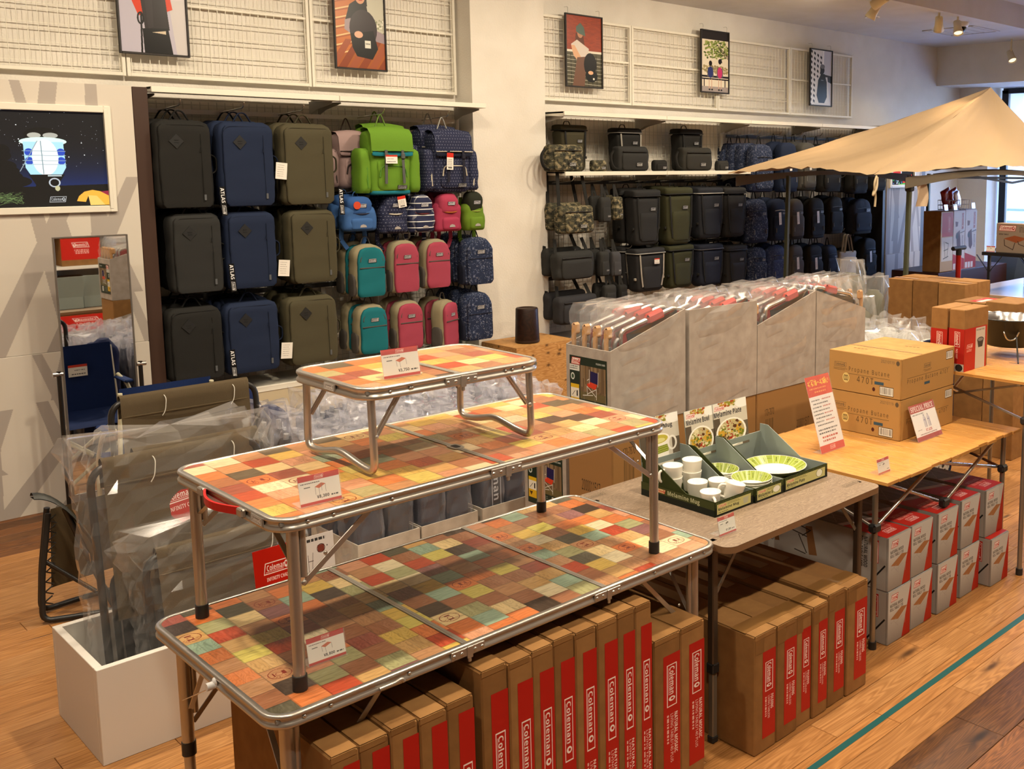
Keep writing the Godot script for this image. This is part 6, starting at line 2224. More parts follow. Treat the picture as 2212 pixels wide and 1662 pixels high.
func build_right_bay():
	var st := mb()
	box(st, Vector3(0, 0.235, 0), Vector3(4.5, 0.468, 0.37), 0.004)
	solo("bay_platform", st, mat(Color(0.62, 0.59, 0.53), 0.7), "grey cream plinth under the bay of dark bags", "plinth", Vector3(7.375, 0.001, -6.395))
	var z := -6.16
	for sp in [[1.71, "black bar with hooks under the display shelf"], [1.14, "black bar with hooks holding the third row of dark bags"], [0.93, "black bar with hooks low on the bay of dark bags"]]:
		var hk := []
		for i in 14: hk.append(5.25 + i * 0.31)
		hang_bar(sp[1], 5.14, 9.6, sp[0], blackp(), hk, 0.3)
	var hk2 := []
	for i in 7: hk2.append(7.5 + i * 0.33)
	hang_bar("black bar with hooks holding the top row of dark backpacks", 7.4, 9.6, 2.13, blackp(), hk2, 0.34)
	# on the display shelf
	var y := 1.804
	var camo := pattern("camo")
	var gm := "bags on the white display shelf"
	var items := [bag_messenger("camouflage messenger bag on the display shelf by the column", 5.165, y, z - 0.05, 0.34, 0.21, camo, 0.0, 1), bag_box("olive box rucksack standing behind the camouflage messenger bag", 5.375, y, z - 0.21, 0.27, 0.372, OLV.darkened(0.25), OLV.darkened(0.4), 2), bag_pouch("small camouflage pouch lying on the display shelf", 5.512, y, z - 0.06, 0.15, 0.09, camo, 0.0, 3), bag_messenger("black messenger bag in the middle of the display shelf", 5.885, y, z - 0.05, 0.35, 0.205, fabric(CHR), 0.0, 4), bag_box("black box rucksack with white piping behind the black messenger bag", 5.985, y, z - 0.21, 0.29, 0.362, BLK, Color(0.6, 0.6, 0.58), 5, Color(0.5, 0.47, 0.4)), bag_pouch("small round black pouch beside the black messenger bag", 6.21, y, z - 0.06, 0.15, 0.094, fabric(BLK), 0.0, 6), bag_messenger("charcoal shoulder bag on the far end of the display shelf", 6.665, y, z - 0.05, 0.38, 0.205, fabric(Color(0.05, 0.048, 0.04)), 0.0, 7), bag_box("black box rucksack standing behind the charcoal shoulder bag", 6.745, y, z - 0.21, 0.3, 0.374, BLK, BLK, 8), bag_pouch("small charcoal pouch at the end of the display shelf", 7.014, y, z - 0.06, 0.15, 0.09, fabric(CHR), 0.0, 9)]
	for i in items: i.set_meta("group", gm)
	# hanging backpacks, three rows
	var speck := pattern("specks")
	var wz := Color(0.75, 0.75, 0.72)
	var g := "slim backpacks hung in rows on the dark bay"
	var rows := [
		["top row", [[7.52, 1.601, 0.30, 0.45, speck, Color(0.015, 0.02, 0.06), BLK, "", "speckled navy"], [7.92, 1.593, 0.255, 0.479, fabric(NVY), Color(0.015, 0.03, 0.09), wz, "strip", "navy with white zip"], [8.235, 1.601, 0.23, 0.476, fabric(GRYB), Color(0.05, 0.05, 0.045), BLK, "strip", "grey"], [8.62, 1.58, 0.33, 0.48, fabric(BLK), BLK, BLK, "red", "black with an orange tag"], [9.13, 1.555, 0.3, 0.512, fabric(BLK), Color(0.02, 0.02, 0.03), BLK, "", "plain black"], [9.5, 1.577, 0.27, 0.5, fabric(BLK), BLK, BLK, "strip", "black by the far panel"]]],
		["second row", [[7.45, 1.121, 0.29, 0.416, speck, Color(0.015, 0.02, 0.06), BLK, "", "speckled navy"], [7.76, 1.127, 0.23, 0.403, fabric(NVY), NVY, wz, "strip", "navy with white zip"], [8.045, 1.125, 0.23, 0.398, fabric(GRYB), Color(0.05, 0.05, 0.045), BLK, "strip", "grey"], [8.38, 1.116, 0.26, 0.408, fabric(BLK), BLK, BLK, "strip", "black with a white tag"], [8.71, 1.147, 0.25, 0.384, fabric(BLK), BLK, Color(0.3, 0.3, 0.3), "", "plain black"], [9.2, 1.122, 0.36, 0.373, fabric(Color(0.024, 0.028, 0.045)), BLK, BLK, "", "wide blue-black"]]],
		["third row", [[7.455, 0.722, 0.25, 0.355, speck, Color(0.015, 0.02, 0.06), BLK, "", "speckled navy"], [7.755, 0.72, 0.25, 0.362, pattern("bluespecks"), Color(0.02, 0.03, 0.1), BLK, "", "speckled blue"], [8.05, 0.695, 0.22, 0.371, fabric(GRYB), GRYB, BLK, "strip", "grey"], [8.36, 0.659, 0.26, 0.388, fabric(BLK), BLK, BLK, "strip", "black with a white tag"], [8.645, 0.692, 0.21, 0.338, fabric(Color(0.03, 0.04, 0.07)), BLK, BLK, "", "blue-black"], [9.35, 0.635, 0.26, 0.431, fabric(BLK), Color(0.03, 0.04, 0.06), BLK, "strip", "black beyond the tote bag"]]]]
	var sd := 50
	for r in rows:
		for q in r[1]:
			var b := bag_slim("%s backpack, front of the %s of the dark bay" % [q[8], r[0]], q[0], q[1], z, q[2], q[3], q[4], q[5], q[6], q[7], sd)
			b.set_meta("group", g)
			var n := 3 if q[8].begins_with("speckled navy") and r[0] == "top row" else 1
			for k in n:
				var e := dup(b, "%s backpack hanging behind the front one, %s of the dark bay" % [q[8] if k == 0 else ORD[k + 1] + " " + q[8], r[0]], Vector3(q[0] - 0.015 * k, q[1] + 0.012, z - 0.21 - 0.1 * k))
				for c in e.get_children():
					if String(c.name).begins_with("hang_tag"): e.remove_child(c)
			sd += 1
	# box backpacks
	g = "box backpacks hung in the dark bay"
	for q in [[5.985, 1.183, 0.31, 0.466, Color(0.035, 0.035, 0.035), BLK, "plain black box backpack by the pouches, upper row"], [6.375, 1.169, 0.33, 0.494, Color(0.065, 0.066, 0.03), Color(0.05, 0.05, 0.03), "dark olive box backpack, upper row"], [6.78, 1.2, 0.33, 0.456, Color(0.03, 0.033, 0.042), Color(0.68, 0.68, 0.66), "blue-black box backpack with white piping, upper row"], [7.115, 1.195, 0.3, 0.456, Color(0.033, 0.033, 0.033), BLK, "plain black box backpack next to the speckled packs, upper row"], [6.02, 0.788, 0.34, 0.367, Color(0.04, 0.04, 0.042), Color(0.6, 0.6, 0.58), "black box backpack with white piping and cream straps, lower row"], [6.4, 0.785, 0.31, 0.375, Color(0.062, 0.064, 0.03), Color(0.05, 0.05, 0.03), "dark olive box backpack, lower row"], [6.785, 0.768, 0.32, 0.378, Color(0.025, 0.03, 0.05), Color(0.3, 0.3, 0.32), "blue-black box backpack, lower row"], [7.14, 0.735, 0.29, 0.381, Color(0.04, 0.04, 0.042), BLK, "charcoal box backpack next to the speckled packs, lower row"]]:
		var b := bag_box(q[6], q[0], q[1], z, q[2], q[3], q[4], q[5], sd, Color(0.55, 0.5, 0.42) if q[6].contains("cream") else BLK)
		b.set_meta("group", g)
		if q[6].contains("cream"): hang_tag(b, Vector3(0.04, 0.28, 0.1), 0.06, 0.045, tag_mat("wide"))
		dup(b, q[6].replace("box backpack", "box backpack behind the front one"), Vector3(q[0] - 0.01, q[1] + 0.012, z - 0.235))
		sd += 1
	# messenger bags and pouches by the column
	g = "shoulder bags and pouches hung by the white column"
	for q in [[5.225, 1.319, 0.34, 0.218, camo, 0.26, "camouflage messenger bag hanging by its straps beside the column"], [5.2, 0.957, 0.38, 0.22, fabric(CHR), 0.1, "black messenger bag below the camouflage one"], [5.22, 0.604, 0.4, 0.22, fabric(Color(0.045, 0.045, 0.05)), 0.08, "black messenger bag lowest beside the column"]]:
		var b := bag_messenger(q[6], q[0], q[1], z, q[2], q[3], q[4], q[5], sd, q[4] == camo)
		b.set_meta("group", g)
		dup(b, q[6] + ", rear one", Vector3(q[0] + 0.02, q[1] + 0.02, z - 0.22))
		sd += 1
	for q in [[5.52, 1.397, 0.11, 0.2, fabric(CHR), "black upright pouch right of the camouflage messenger bag"], [5.655, 1.409, 0.1, 0.19, camo, "camouflage upright pouch next to the plain black box backpack"], [5.5, 0.959, 0.1, 0.2, fabric(CHR), "first black pouch of the pair under the upright pouches"], [5.63, 0.949, 0.1, 0.2, fabric(Color(0.08, 0.08, 0.085)), "second black pouch of the pair under the upright pouches"], [5.56, 0.72, 0.13, 0.16, fabric(CHR), "low charcoal pouch above the bagged folding chairs"], [5.7, 0.72, 0.09, 0.15, fabric(BLK), "low black pouch beside the low charcoal one"]]:
		var b := bag_pouch(q[5], q[0], q[1], z, q[2], q[3], q[4], 0.1, sd)
		b.set_meta("group", g)
		dup(b, q[5] + ", rear one", Vector3(q[0] - 0.01, q[1] + 0.01, z - 0.14))
		sd += 1
	# tote bag
	var t := thing("tote_bag", "cream canvas tote bag hanging among the black backpacks", "tote bag", Vector3(8.95, 0.656, z - 0.03))
	st = mb()
	soft(st, 0.3, 0.29, 0.05, 0.01, 0.97, 4.0, 3, 0.006)
	part("body", st, fabric(Color(0.72, 0.66, 0.55)), t)
	st = mb()
	for zz in [-0.015, 0.02]: tube(st, smooth_path([Vector3(-0.075, 0.28, zz), Vector3(-0.03, 0.47, zz - 0.01), Vector3(0.03, 0.47, zz - 0.01), Vector3(0.075, 0.28, zz)], 0.05), 0.012, 6, true, 0.7)
	part("handles", st, fabric(Color(0.68, 0.62, 0.5)), t)
# ------------------------------------------------------------------ slatted roll tables, gas cartons, signs
func pine(k: int) -> StandardMaterial3D: return wood_mat("pine%d" % k, Color(0.66, 0.43, 0.19), Color(0.88, 0.68, 0.40), 0.36, 5, 41 + k, 6.0)

func slat_table(label: String, at: Vector3, w: float, d: float, h: float, n: int, lx: float, lz: float) -> Node3D:
	var o := thing("roll_table", label, "table", at, 0.0, "slatted wooden roll-top tables")
	rng.seed = int(at.x * 100)
	var sw := w / n
	for i in n:
		var st := mb()
		var x0 := -w / 2 + i * sw + 0.0016
		var x1 := x0 + sw - 0.0032
		var q := rnd(-0.004, 0.004)
		var z0 := -d / 2 + q
		var z1 := d / 2 + rnd(-0.005, 0.005)
		var b := 0.0018
		var u := rnd(0, 1)
		var v := rnd(0, 1)
		var tp := [Vector3(x0 + b, h, z0 + b), Vector3(x1 - b, h, z0 + b), Vector3(x1 - b, h, z1 - b), Vector3(x0 + b, h, z1 - b)]
		var md := [Vector3(x0, h - b, z0), Vector3(x1, h - b, z0), Vector3(x1, h - b, z1), Vector3(x0, h - b, z1)]
		# the grain follows the slat: u runs along z
		for k in [[tp[3], tp[0], tp[1], tp[2]]]:
			quad(st, k[1], k[2], k[3], k[0])
		st.clear()
		st.begin(Mesh.PRIMITIVE_TRIANGLES)
		st.set_smooth_group(-1)
		var T := func(p: Vector3, uu: float, vv: float):
			st.set_uv(Vector2(u + uu, v + vv)); st.add_vertex(p)
		var ul := (z1 - z0) * 0.9
		T.call(tp[0], 0, 0); T.call(tp[1], 0, 0.28); T.call(tp[2], ul, 0.28)
		T.call(tp[0], 0, 0); T.call(tp[2], ul, 0.28); T.call(tp[3], ul, 0)
		for k in 4:
			var j := (k + 1) % 4
			quad(st, tp[j], tp[k], md[k], md[j], Rect2(u, v, 0.2, 0.02))
			quad(st, md[j], md[k], md[k] - Vector3(0, 0.012, 0), md[j] - Vector3(0, 0.012, 0), Rect2(u, v, 0.08, 0.05))
		part("slat", st, pine(rng.randi() % 3), o)
	var lm := mat(Color(0.60, 0.58, 0.54), 0.35, 0.8)
	var jm := blackp()
	for sz in [-1, 1]:
		var st := mb()
		box(st, Vector3(0, h - 0.02, sz * lz), Vector3(w - 0.03, 0.014, 0.02), 0.002)
		part("cross_rail", st, lm, o)
		var yj := h - 0.195
		for bp in [[Vector3(-lx, yj, sz * lz), Vector3(-lx * 0.16, h - 0.035, sz * lz)], [Vector3(-lx * 0.16, h - 0.035, sz * lz), Vector3(lx, yj, sz * (lz - 0.03))], [Vector3(0.0, yj - 0.03, sz * (lz - 0.0)), Vector3(lx * 0.88, h - 0.035, sz * (lz - 0.0))], [Vector3(0.0, yj - 0.03, sz * (lz - 0.03)), Vector3(-lx * 0.88, h - 0.035, sz * (lz - 0.03))]]:
			st = mb()
			tube(st, [bp[0], bp[1]], 0.0075, 8)
			part("brace", st, steel(), o)
		st = mb()
		box(st, Vector3(0, yj - 0.03, sz * lz), Vector3(0.05, 0.035, 0.03), 0.006)
		box(st, Vector3(-lx * 0.16, h - 0.032, sz * lz), Vector3(0.07, 0.022, 0.03), 0.004)
		part("hub", st, jm, o)
	for sx in [-1, 1]:
		var st := mb()
		bar(st, Vector3(sx * lx, h - 0.195, -lz), Vector3(sx * lx * 0.96, h - 0.04, lz * 0.9), 0.01, 0.01)
		bar(st, Vector3(sx * lx, h - 0.195, lz), Vector3(sx * lx * 0.96, h - 0.04, -lz * 0.9), 0.01, 0.01)
		part("end_brace", st, lm, o)
		for sz in [-1, 1]:
			st = mb()
			tube(st, [Vector3(sx * lx, 0.01, sz * lz), Vector3(sx * lx, h - 0.014, sz * lz)], 0.0115, 10)
			var leg := part("leg", st, lm, o)
			st = mb()
			tube(st, [Vector3(sx * lx, 0, sz * lz), Vector3(sx * lx, 0.03, sz * lz)], 0.016, 10)
			part("foot_cap", st, jm, leg)
			st = mb()
			box(st, Vector3(sx * lx, h - 0.195, sz * lz), Vector3(0.05, 0.036, 0.034), 0.008)
			part("joint", st, jm, leg)
	return o

func gas_print(side: bool, sd: int) -> ImageTexture:
	var K := Color(0.70, 0.54, 0.32)
	var ink := Color(0.30, 0.24, 0.16)
	var im := canvas(600, 230, K)
	if side:
		put_words(im, "20210119", Rect2(440, 14, 110, 18), ink.lightened(0.15), false)
		ell(im, 578, 24, 14, 14, ink.lightened(0.1))
		mark(im, Rect2(40, 64, 110, 28), ink.lightened(0.1), K, 0.1)
		rect(im, 36, 100, 120, 2, ink); rect(im, 36, 108, 100, 2, ink)
		put_words(im, "P r o p a n e   B u t a n e", Rect2(170, 84, 340, 34), ink, false)
		rect(im, 166, 124, 350, 2, ink)
		put_words(im, "4 7 0 T", Rect2(240, 132, 140, 38), ink, false)
		rect(im, 390, 146, 76, 18, Color(0.22, 0.33, 0.4))
		ell(im, 146, 152, 30, 30, Color(0.85, 0.76, 0.48))
		for k in 3: oval_line(im, 134 + k * 12, 152, 6, 15, 3.5, ink)
		ell(im, 384, 194, 12, 12, Color(0.3, 0.12, 0.1))
		rect(im, 432, 168, 116, 54, ink); barcode(im, 436, 172, 108, 46, sd)
	else:
		mark(im, Rect2(240, 56, 84, 26), ink.lightened(0.1), K, 0.1)
		rect(im, 236, 92, 96, 2, ink); rect(im, 250, 99, 70, 2, ink)
		put_words(im, "P r o p a n e   B u t a n e   4 7 0 T", Rect2(60, 124, 470, 32), ink, false)
		rect(im, 56, 116, 490, 2, ink)
		rect(im, 252, 164, 62, 16, Color(0.22, 0.33, 0.4))
		rect(im, 500, 16, 84, 52, ink); barcode(im, 504, 20, 76, 44, sd)
	return tex(im)

# Strokes of the six characters of the notice's heading, on a 10 x 10 grid, each stroke a run of digit pairs
const KANA := {
	"お": "13 53|32 38 27 17 16 46 67 78 69 59|71 83", "客": "50 51|12 10 90 92|43 26|43 63 16|35 78|36 66 69 39 36", "様": "23 63|40 09 |43 83 |72 79|73 93|55 95|56 96|65 69|81 83|47 59|97 89", "へ": "16 44 97",
	"願": "11 51|11 08|31 33|24 44 47 24|25 45|37 39|27 18|47 58|60 90|73 71|63 93 97 63|64 94|66 96|67 59|87 99", "い": "22 26 39 58|72 84 86"}

func kana(im: Image, s: String, r: Rect2, c: Color, w: float):
	var cw := r.size.x / s.length()
	for i in s.length():
		var d: String = KANA.get(s[i], "")
		for stroke in d.split("|"):
			var last := Vector2(-1, -1)
			for p in stroke.strip_edges().split(" "):
				if p.length() < 2: continue
				var q := Vector2(r.position.x + i * cw + float(p[0].to_int()) / 10.0 * cw, r.position.y + float(p[1].to_int()) / 9.0 * r.size.y)
				if last.x >= 0: line(im, last, q, w, c)
				last = q

func notice_tex() -> ImageTexture:
	var im := canvas(330, 640, Color(0.93, 0.92, 0.91))
	var R := Color(0.84, 0.24, 0.10)
	rect(im, 0, 0, 330, 168, R)
	rect(im, 0, 580, 330, 60, R)
	kana(im, "お客様へお願い", Rect2(20, 30, 294, 48), Color(0.98, 0.85, 0.25), 5)
	small_print(im, 30, 98, 270, 1, 10, 12, Color(0.95, 0.62, 0.3), 3)
	small_print(im, 90, 128, 160, 1, 10, 12, Color(0.95, 0.62, 0.3), 4)
	for k in 8:
		if k % 2 == 0 or k == 3: rect(im, 22, 196 + k * 30, 8, 12, Color(0.2, 0.2, 0.2))
		small_print(im, 36, 196 + k * 30, 120 if k % 2 == 0 else 250, 1, 10, 10, Color(0.35, 0.35, 0.36), k)
		if k % 2 == 0: small_print(im, 160, 196 + k * 30, 130, 1, 10, 10, Color(0.75, 0.42, 0.38), k + 9)
	for k in 2: small_print(im, 30, 446 + k * 28, 280, 1, 10, 12, Color(0.3, 0.3, 0.3), k + 30)
	for k in 2: small_print(im, 60, 508 + k * 30, 220, 1, 10, 15, Color(0.75, 0.3, 0.22), k + 40)
	mark(im, Rect2(128, 592, 78, 32), Color(0.98, 0.85, 0.8), R)
	return tex(im)

func special_tex() -> ImageTexture:
	var im := canvas(360, 280, Color(0.93, 0.92, 0.91))
	var R := Color(0.66, 0.16, 0.13)
	rect(im, 0, 0, 360, 62, R)
	rect(im, 0, 248, 360, 32, R)
	put_words(im, "SPECIAL PRICE", Rect2(16, 12, 328, 40), Color(0.97, 0.93, 0.9), true, "Droid Serif")
	small_print(im, 20, 74, 190, 1, 10, 8, Color(0.4, 0.4, 0.4), 3)
	for x in [150, 206]:
		poly(im, [Vector2(x, 120), Vector2(x + 40, 120), Vector2(x + 40, 190), Vector2(x, 190)], Color(0.78, 0.77, 0.8))
		ell(im, x + 20, 118, 20, 18, Color(0.8, 0.79, 0.83)); rect(im, x + 13, 88, 14, 14, Color(0.6, 0.6, 0.64))
		rect(im, x + 30, 116, 6, 74, Color(0.55, 0.54, 0.62)); rect(im, x + 8, 128, 16, 8, Color(0.4, 0.4, 0.6))
	put_words(im, "¥7,620", Rect2(150, 200, 90, 26), Color(0.7, 0.15, 0.15))
	small_print(im, 40, 196, 70, 1, 8, 6, Color(0.6, 0.55, 0.55), 8)
	small_print(im, 60, 232, 240, 1, 8, 7, Color(0.5, 0.35, 0.35), 9)
	return tex(im)

func roll_front() -> ImageTexture:
	var im := canvas(330, 400, Color(0.72, 0.70, 0.68))
	for y in 400: rect(im, 0, y, 330, 1, Color(0.76, 0.75, 0.73).lerp(Color(0.56, 0.53, 0.5), clampf((y - 150) / 250.0, 0, 1)))
	poly(im, [Vector2(330, 0), Vector2(330, 400), Vector2(206, 400), Vector2(296, 120)], Color(0.66, 0.13, 0.06))
	mark(im, Rect2(36, 30, 110, 52), Color(0.72, 0.12, 0.08), Color(0.9, 0.86, 0.84), 0.14)
	put_words(im, "NATURAL WOOD", Rect2(28, 100, 190, 24), Color(0.2, 0.19, 0.18))
	put_words(im, "ROLL TABLE / 110", Rect2(28, 130, 190, 24), Color(0.2, 0.19, 0.18))
	poly(im, [Vector2(36, 214), Vector2(196, 156), Vector2(282, 170), Vector2(150, 240)], Color(0.62, 0.42, 0.26))
	for a in [[Vector2(44, 216), 150], [Vector2(150, 240), 130], [Vector2(120, 244), 130], [Vector2(254, 200), 100]]: line(im, a[0], a[0] + Vector2(0, a[1]), 3, Color(0.62, 0.6, 0.58))
	for a in [[Vector2(44, 250), Vector2(120, 222)], [Vector2(120, 262), Vector2(210, 232)], [Vector2(84, 236), Vector2(150, 290)]]: line(im, a[0], a[1], 3, Color(0.6, 0.58, 0.56))
	return tex(im)

func roll_side() -> ImageTexture: # long side seen from the front edge: u from back to front
	var im := canvas(1200, 340, Color(0.66, 0.64, 0.62))
	mark(im, Rect2(900, 80, 10, 10), Color(0.66, 0.64, 0.62), Color(0.66, 0.64, 0.62))
	var q := canvas(150, 52, Color(0.72, 0.12, 0.08)); mark(q, Rect2(4, 4, 142, 44), Color(0.92, 0.88, 0.85), Color(0.72, 0.12, 0.08), 0.1); q.rotate_90(CLOCKWISE)
	im.blit_rect(q, Rect2i(0, 0, 52, 150), Vector2i(1096, 24))
	put_words(im, "NATURAL WOOD", Rect2(1046, 22, 26, 200), Color(0.14, 0.13, 0.13), true, "Droid Sans", 1)
	put_words(im, "ROLL TABLE / 110", Rect2(1014, 22, 26, 200), Color(0.14, 0.13, 0.13), true, "Droid Sans", 1)
	line(im, Vector2(1190, 180), Vector2(1070, 340), 10, Color(0.06, 0.06, 0.06))
	for p in [[560, 60, 1.0], [330, 110, 0.6]]:
		var s: float = p[2]
		var o := Vector2(p[0], p[1])
		poly(im, [o + Vector2(60, 10) * s, o + Vector2(110, 0) * s, o + Vector2(150, 190) * s, o + Vector2(90, 200) * s], Color(0.52, 0.36, 0.22))
		for a in [[Vector2(-60, 0), Vector2(90, 30)], [Vector2(-100, 50), Vector2(70, 80)], [Vector2(40, 80), Vector2(100, 30)], [Vector2(10, 80), Vector2(70, 190)], [Vector2(-20, 190), Vector2(60, 200)]]: line(im, o + a[0] * s, o + a[1] * s, 7 * s, Color(0.2, 0.17, 0.16))
	return tex(im)

func roll_top() -> ImageTexture:
	var im := canvas(300, 1100, Color(0.40, 0.38, 0.36))
	rng.seed = 12
	for i in 40: line(im, Vector2(rnd(0, 300), rnd(0, 900)), Vector2(rnd(0, 300), rnd(0, 900)), rnd(2, 9), Color(0.40, 0.38, 0.36).lerp(Color(0.58, 0.56, 0.54), rnd(0, 1)))
	for i in 5: rect(im, 20 + i * 60, 0, 12, 880, Color(0.47, 0.45, 0.43))
	poly(im, [Vector2(0, 820), Vector2(300, 900), Vector2(300, 1100), Vector2(0, 1100)], Color(0.72, 0.13, 0.08))
	poly(im, [Vector2(0, 780), Vector2(300, 860), Vector2(300, 900), Vector2(0, 820)], Color(0.75, 0.73, 0.71))
	put_words(im, "NATURAL WOOD", Rect2(60, 940, 190, 30), Color(0.9, 0.62, 0.56))
	put_words(im, "ROLL TABLE / 110", Rect2(60, 978, 190, 30), Color(0.9, 0.62, 0.56))
	mark(im, Rect2(90, 1020, 130, 44), Color(0.93, 0.8, 0.78), Color(0.72, 0.13, 0.08), 0.12)
	return tex(im)

# carton with prints: sides = {"front": tex, "left": tex, "top": tex}, each print inset
func carton_at(n: String, label: String, x0: float, x1: float, y0: float, y1: float, z0: float, z1: float, m: Material, prints: Dictionary, group := "") -> Node3D:
	var o := thing(n, label, "box", Vector3((x0 + x1) / 2, y0, (z0 + z1) / 2), 0.0, group)
	var w := x1 - x0
	var h := y1 - y0
	var d := z1 - z0
	var st := mb()
	box(st, Vector3(0, h / 2, 0), Vector3(w, h, d), 0.003)
	part("body", st, m, o)
	for k in prints:
		st = mb()
		var p: Array = prints[k] # texture, then rect as shares of the face (x, y from bottom, w, h)
		var r: Rect2 = p[1] if p.size() > 1 else Rect2(0.01, 0.01, 0.98, 0.98)
		match k:
			"front": label_quad(st, Vector3(-w / 2 + (r.position.x + r.size.x / 2) * w, r.position.y * h, d / 2 + 0.0006), r.size.x * w, r.size.y * h)
			"left": label_quad(st, Vector3(-w / 2 - 0.0006, r.position.y * h, -d / 2 + (r.position.x + r.size.x / 2) * d), r.size.x * d, r.size.y * h, Basis(Vector3(0, 1, 0), -PI / 2))
			"top":
				var a := -w / 2 + r.position.x * w
				var b := a + r.size.x * w
				var c := d / 2 - r.position.y * d
				var e := c - r.size.y * d
				quad(st, Vector3(a, h + 0.0006, e), Vector3(b, h + 0.0006, e), Vector3(b, h + 0.0006, c), Vector3(a, h + 0.0006, c))
		part(k + "_print", st, printed(p[0], 0.5), o)
	return o

func flap_line(o: Node3D, w: float, h: float, d: float, along_x := true):
	var st := mb()
	box(st, Vector3(0, h + 0.0006, 0), Vector3(w * 0.98, 0.0012, 0.05) if along_x else Vector3(0.05, 0.0012, d * 0.98), 0.0)
	part("packing_tape", st, mat(Color(0.66, 0.5, 0.33), 0.3), o)

func build_roll_tables():
	slat_table("slatted pine roll table carrying the two gas cartons", Vector3(3.705, 0, -2.352), 1.09, 0.735, 0.68, 14, 0.523, 0.3)
	var t2 := slat_table("taller slatted pine roll table with the red boxes, running out of view", Vector3(4.70, 0, -2.27), 1.1, 0.86, 0.915, 14, 0.455, 0.31)
	# gas cartons
	var kr := mat(Color(0.74, 0.57, 0.34), 0.8, 0.0, "card")
	for i in 2:
		var y := 0.681 + i * 0.179
		var o := carton_at("gas_carton", ["lower kraft gas canister carton, under another on the slatted table", "upper kraft gas canister carton, on top of its twin"][i], 3.683, 4.135, y, y + 0.177, -2.635, -2.26, kr, {"front": [gas_print(false, 3 + i)], "left": [gas_print(true, 7 + i)]}, "kraft gas canister cartons")
		var st := mb()
		box(st, Vector3(-0.06, 0.1776, 0.0), Vector3(0.012, 0.0012, 0.37), 0.0)
		for k in 4:
			box(st, Vector3(-0.12, 0.1778, -0.12 + k * 0.02), Vector3(0.006, 0.0006, 0.012), 0.0)
			box(st, Vector3(0.07, 0.1778, 0.03 + k * 0.02), Vector3(0.006, 0.0006, 0.012), 0.0)
		part("top_seam", st, mat(Color(0.55, 0.42, 0.26), 0.7), o)
	price_card("tall orange and white customer notice in a clear stand", Vector3(3.38, 0.681, -2.388), 0.165, 0.315, notice_tex(), 0.0, 0.3, "")
	price_card("special price card leaning on the lower gas carton", Vector3(3.82, 0.681, -2.19), 0.2, 0.155, special_tex(), 0.0, 0.36, "")
	# boxed roll tables under the table
	var ft := roll_front()
	var sd := roll_side()
	var tp := roll_top()
	var gm := mat(Color(0.60, 0.585, 0.57), 0.5, 0.0, "card")
	var ed := [3.237, 3.413, 3.613, 3.824, 4.024]
	for r in 2:
		for i in 5:
			var w := 0.165
			var z1: float = -2.02 - [0.0, 0.005, 0.0, 0.01, 0.0][i] - r * 0.004 + (0.03 if i == 4 and r == 0 else 0.0)
			carton_at("roll_table_box", "%s grey and red roll table box from the grey table, %s layer" % [ORD[i], ["bottom", "top"][r]], ed[i], ed[i] + w, 0.216 * r + 0.0005 * (r + 1), 0.216 * (r + 1), z1 - 0.82, z1, gm, {"front": [ft], "left": [sd], "top": [tp]}, "boxed roll tables stacked under the slatted table")
	# red boxes of the pail grill on the taller table
	var y2 := 0.9155
	var im := canvas(120, 400, RED.darkened(0.08))
	var q := canvas(150, 50, RED.darkened(0.08)); mark(q, Rect2(3, 4, 144, 42), Color(0.94, 0.88, 0.84), RED.darkened(0.08), 0.04); q.rotate_90(CLOCKWISE)
	im.blit_rect(q, Rect2i(0, 0, 50, 150), Vector2i(40, 24))
	put_words(im, "PACK AWAY", Rect2(56, 190, 16, 90), Color(0.94, 0.8, 0.76), true, "Droid Sans", 1)
	rect(im, 44, 330, 76, 70, Color(0.75, 0.72, 0.68)); ell(im, 84, 366, 28, 34, Color(0.15, 0.14, 0.13))
	var lt := tex(im)
	im = canvas(300, 400, RED.darkened(0.04))
	rect(im, 150, 10, 130, 390, Color(0.78, 0.75, 0.71))
	put_words(im, "PACK AWAY GRILL", Rect2(158, 24, 112, 16), Color(0.35, 0.33, 0.31))
	ell(im, 216, 130, 46, 26, Color(0.25, 0.24, 0.24)); poly(im, [Vector2(172, 130), Vector2(260, 130), Vector2(244, 200), Vector2(188, 200)], Color(0.22, 0.21, 0.21)); ell(im, 216, 128, 36, 16, Color(0.5, 0.5, 0.5))
	mark(im, Rect2(30, 150, 84, 36), Color(0.94, 0.85, 0.82), RED.darkened(0.04), 0.14)
	small_print(im, 34, 198, 74, 2, 14, 7, Color(0.92, 0.7, 0.66), 2)
	var frt := tex(im)
	carton_at("grill_box", "red and kraft grill box at the front end of the taller table", 4.16, 4.385, y2, y2 + 0.286, -2.306, -2.227, kraft(2), {"front": [frt, Rect2(0, 0, 0.94, 0.69)], "left": [lt, Rect2(0, 0, 1, 0.69)]}, "red and kraft grill boxes")
	carton_at("grill_box", "red and kraft grill box just behind the first one on the taller table", 4.16, 4.385, y2, y2 + 0.286, -2.40, -2.315, kraft(2), {"front": [frt, Rect2(0, 0, 0.94, 0.69)], "left": [lt, Rect2(0, 0, 1, 0.66)]}, "red and kraft grill boxes")
	# the pail grill on its wire stand
	var g := thing("pail_grill", "black pail grill with a foil lining and wire handle", "grill", Vector3(4.70, y2, -2.27))
	var st := mb()
	lathe(st, [Vector2(0.0, 0.055), Vector2(0.115, 0.055), Vector2(0.124, 0.065), Vector2(0.158, 0.188), Vector2(0.162, 0.19), Vector2(0.162, 0.195), Vector2(0.156, 0.195)], 36)
	part("pail", st, mat(Color(0.09, 0.09, 0.095), 0.35), g)
	st = mb()
	var fn := FastNoiseLite.new()
	fn.frequency = 14.0
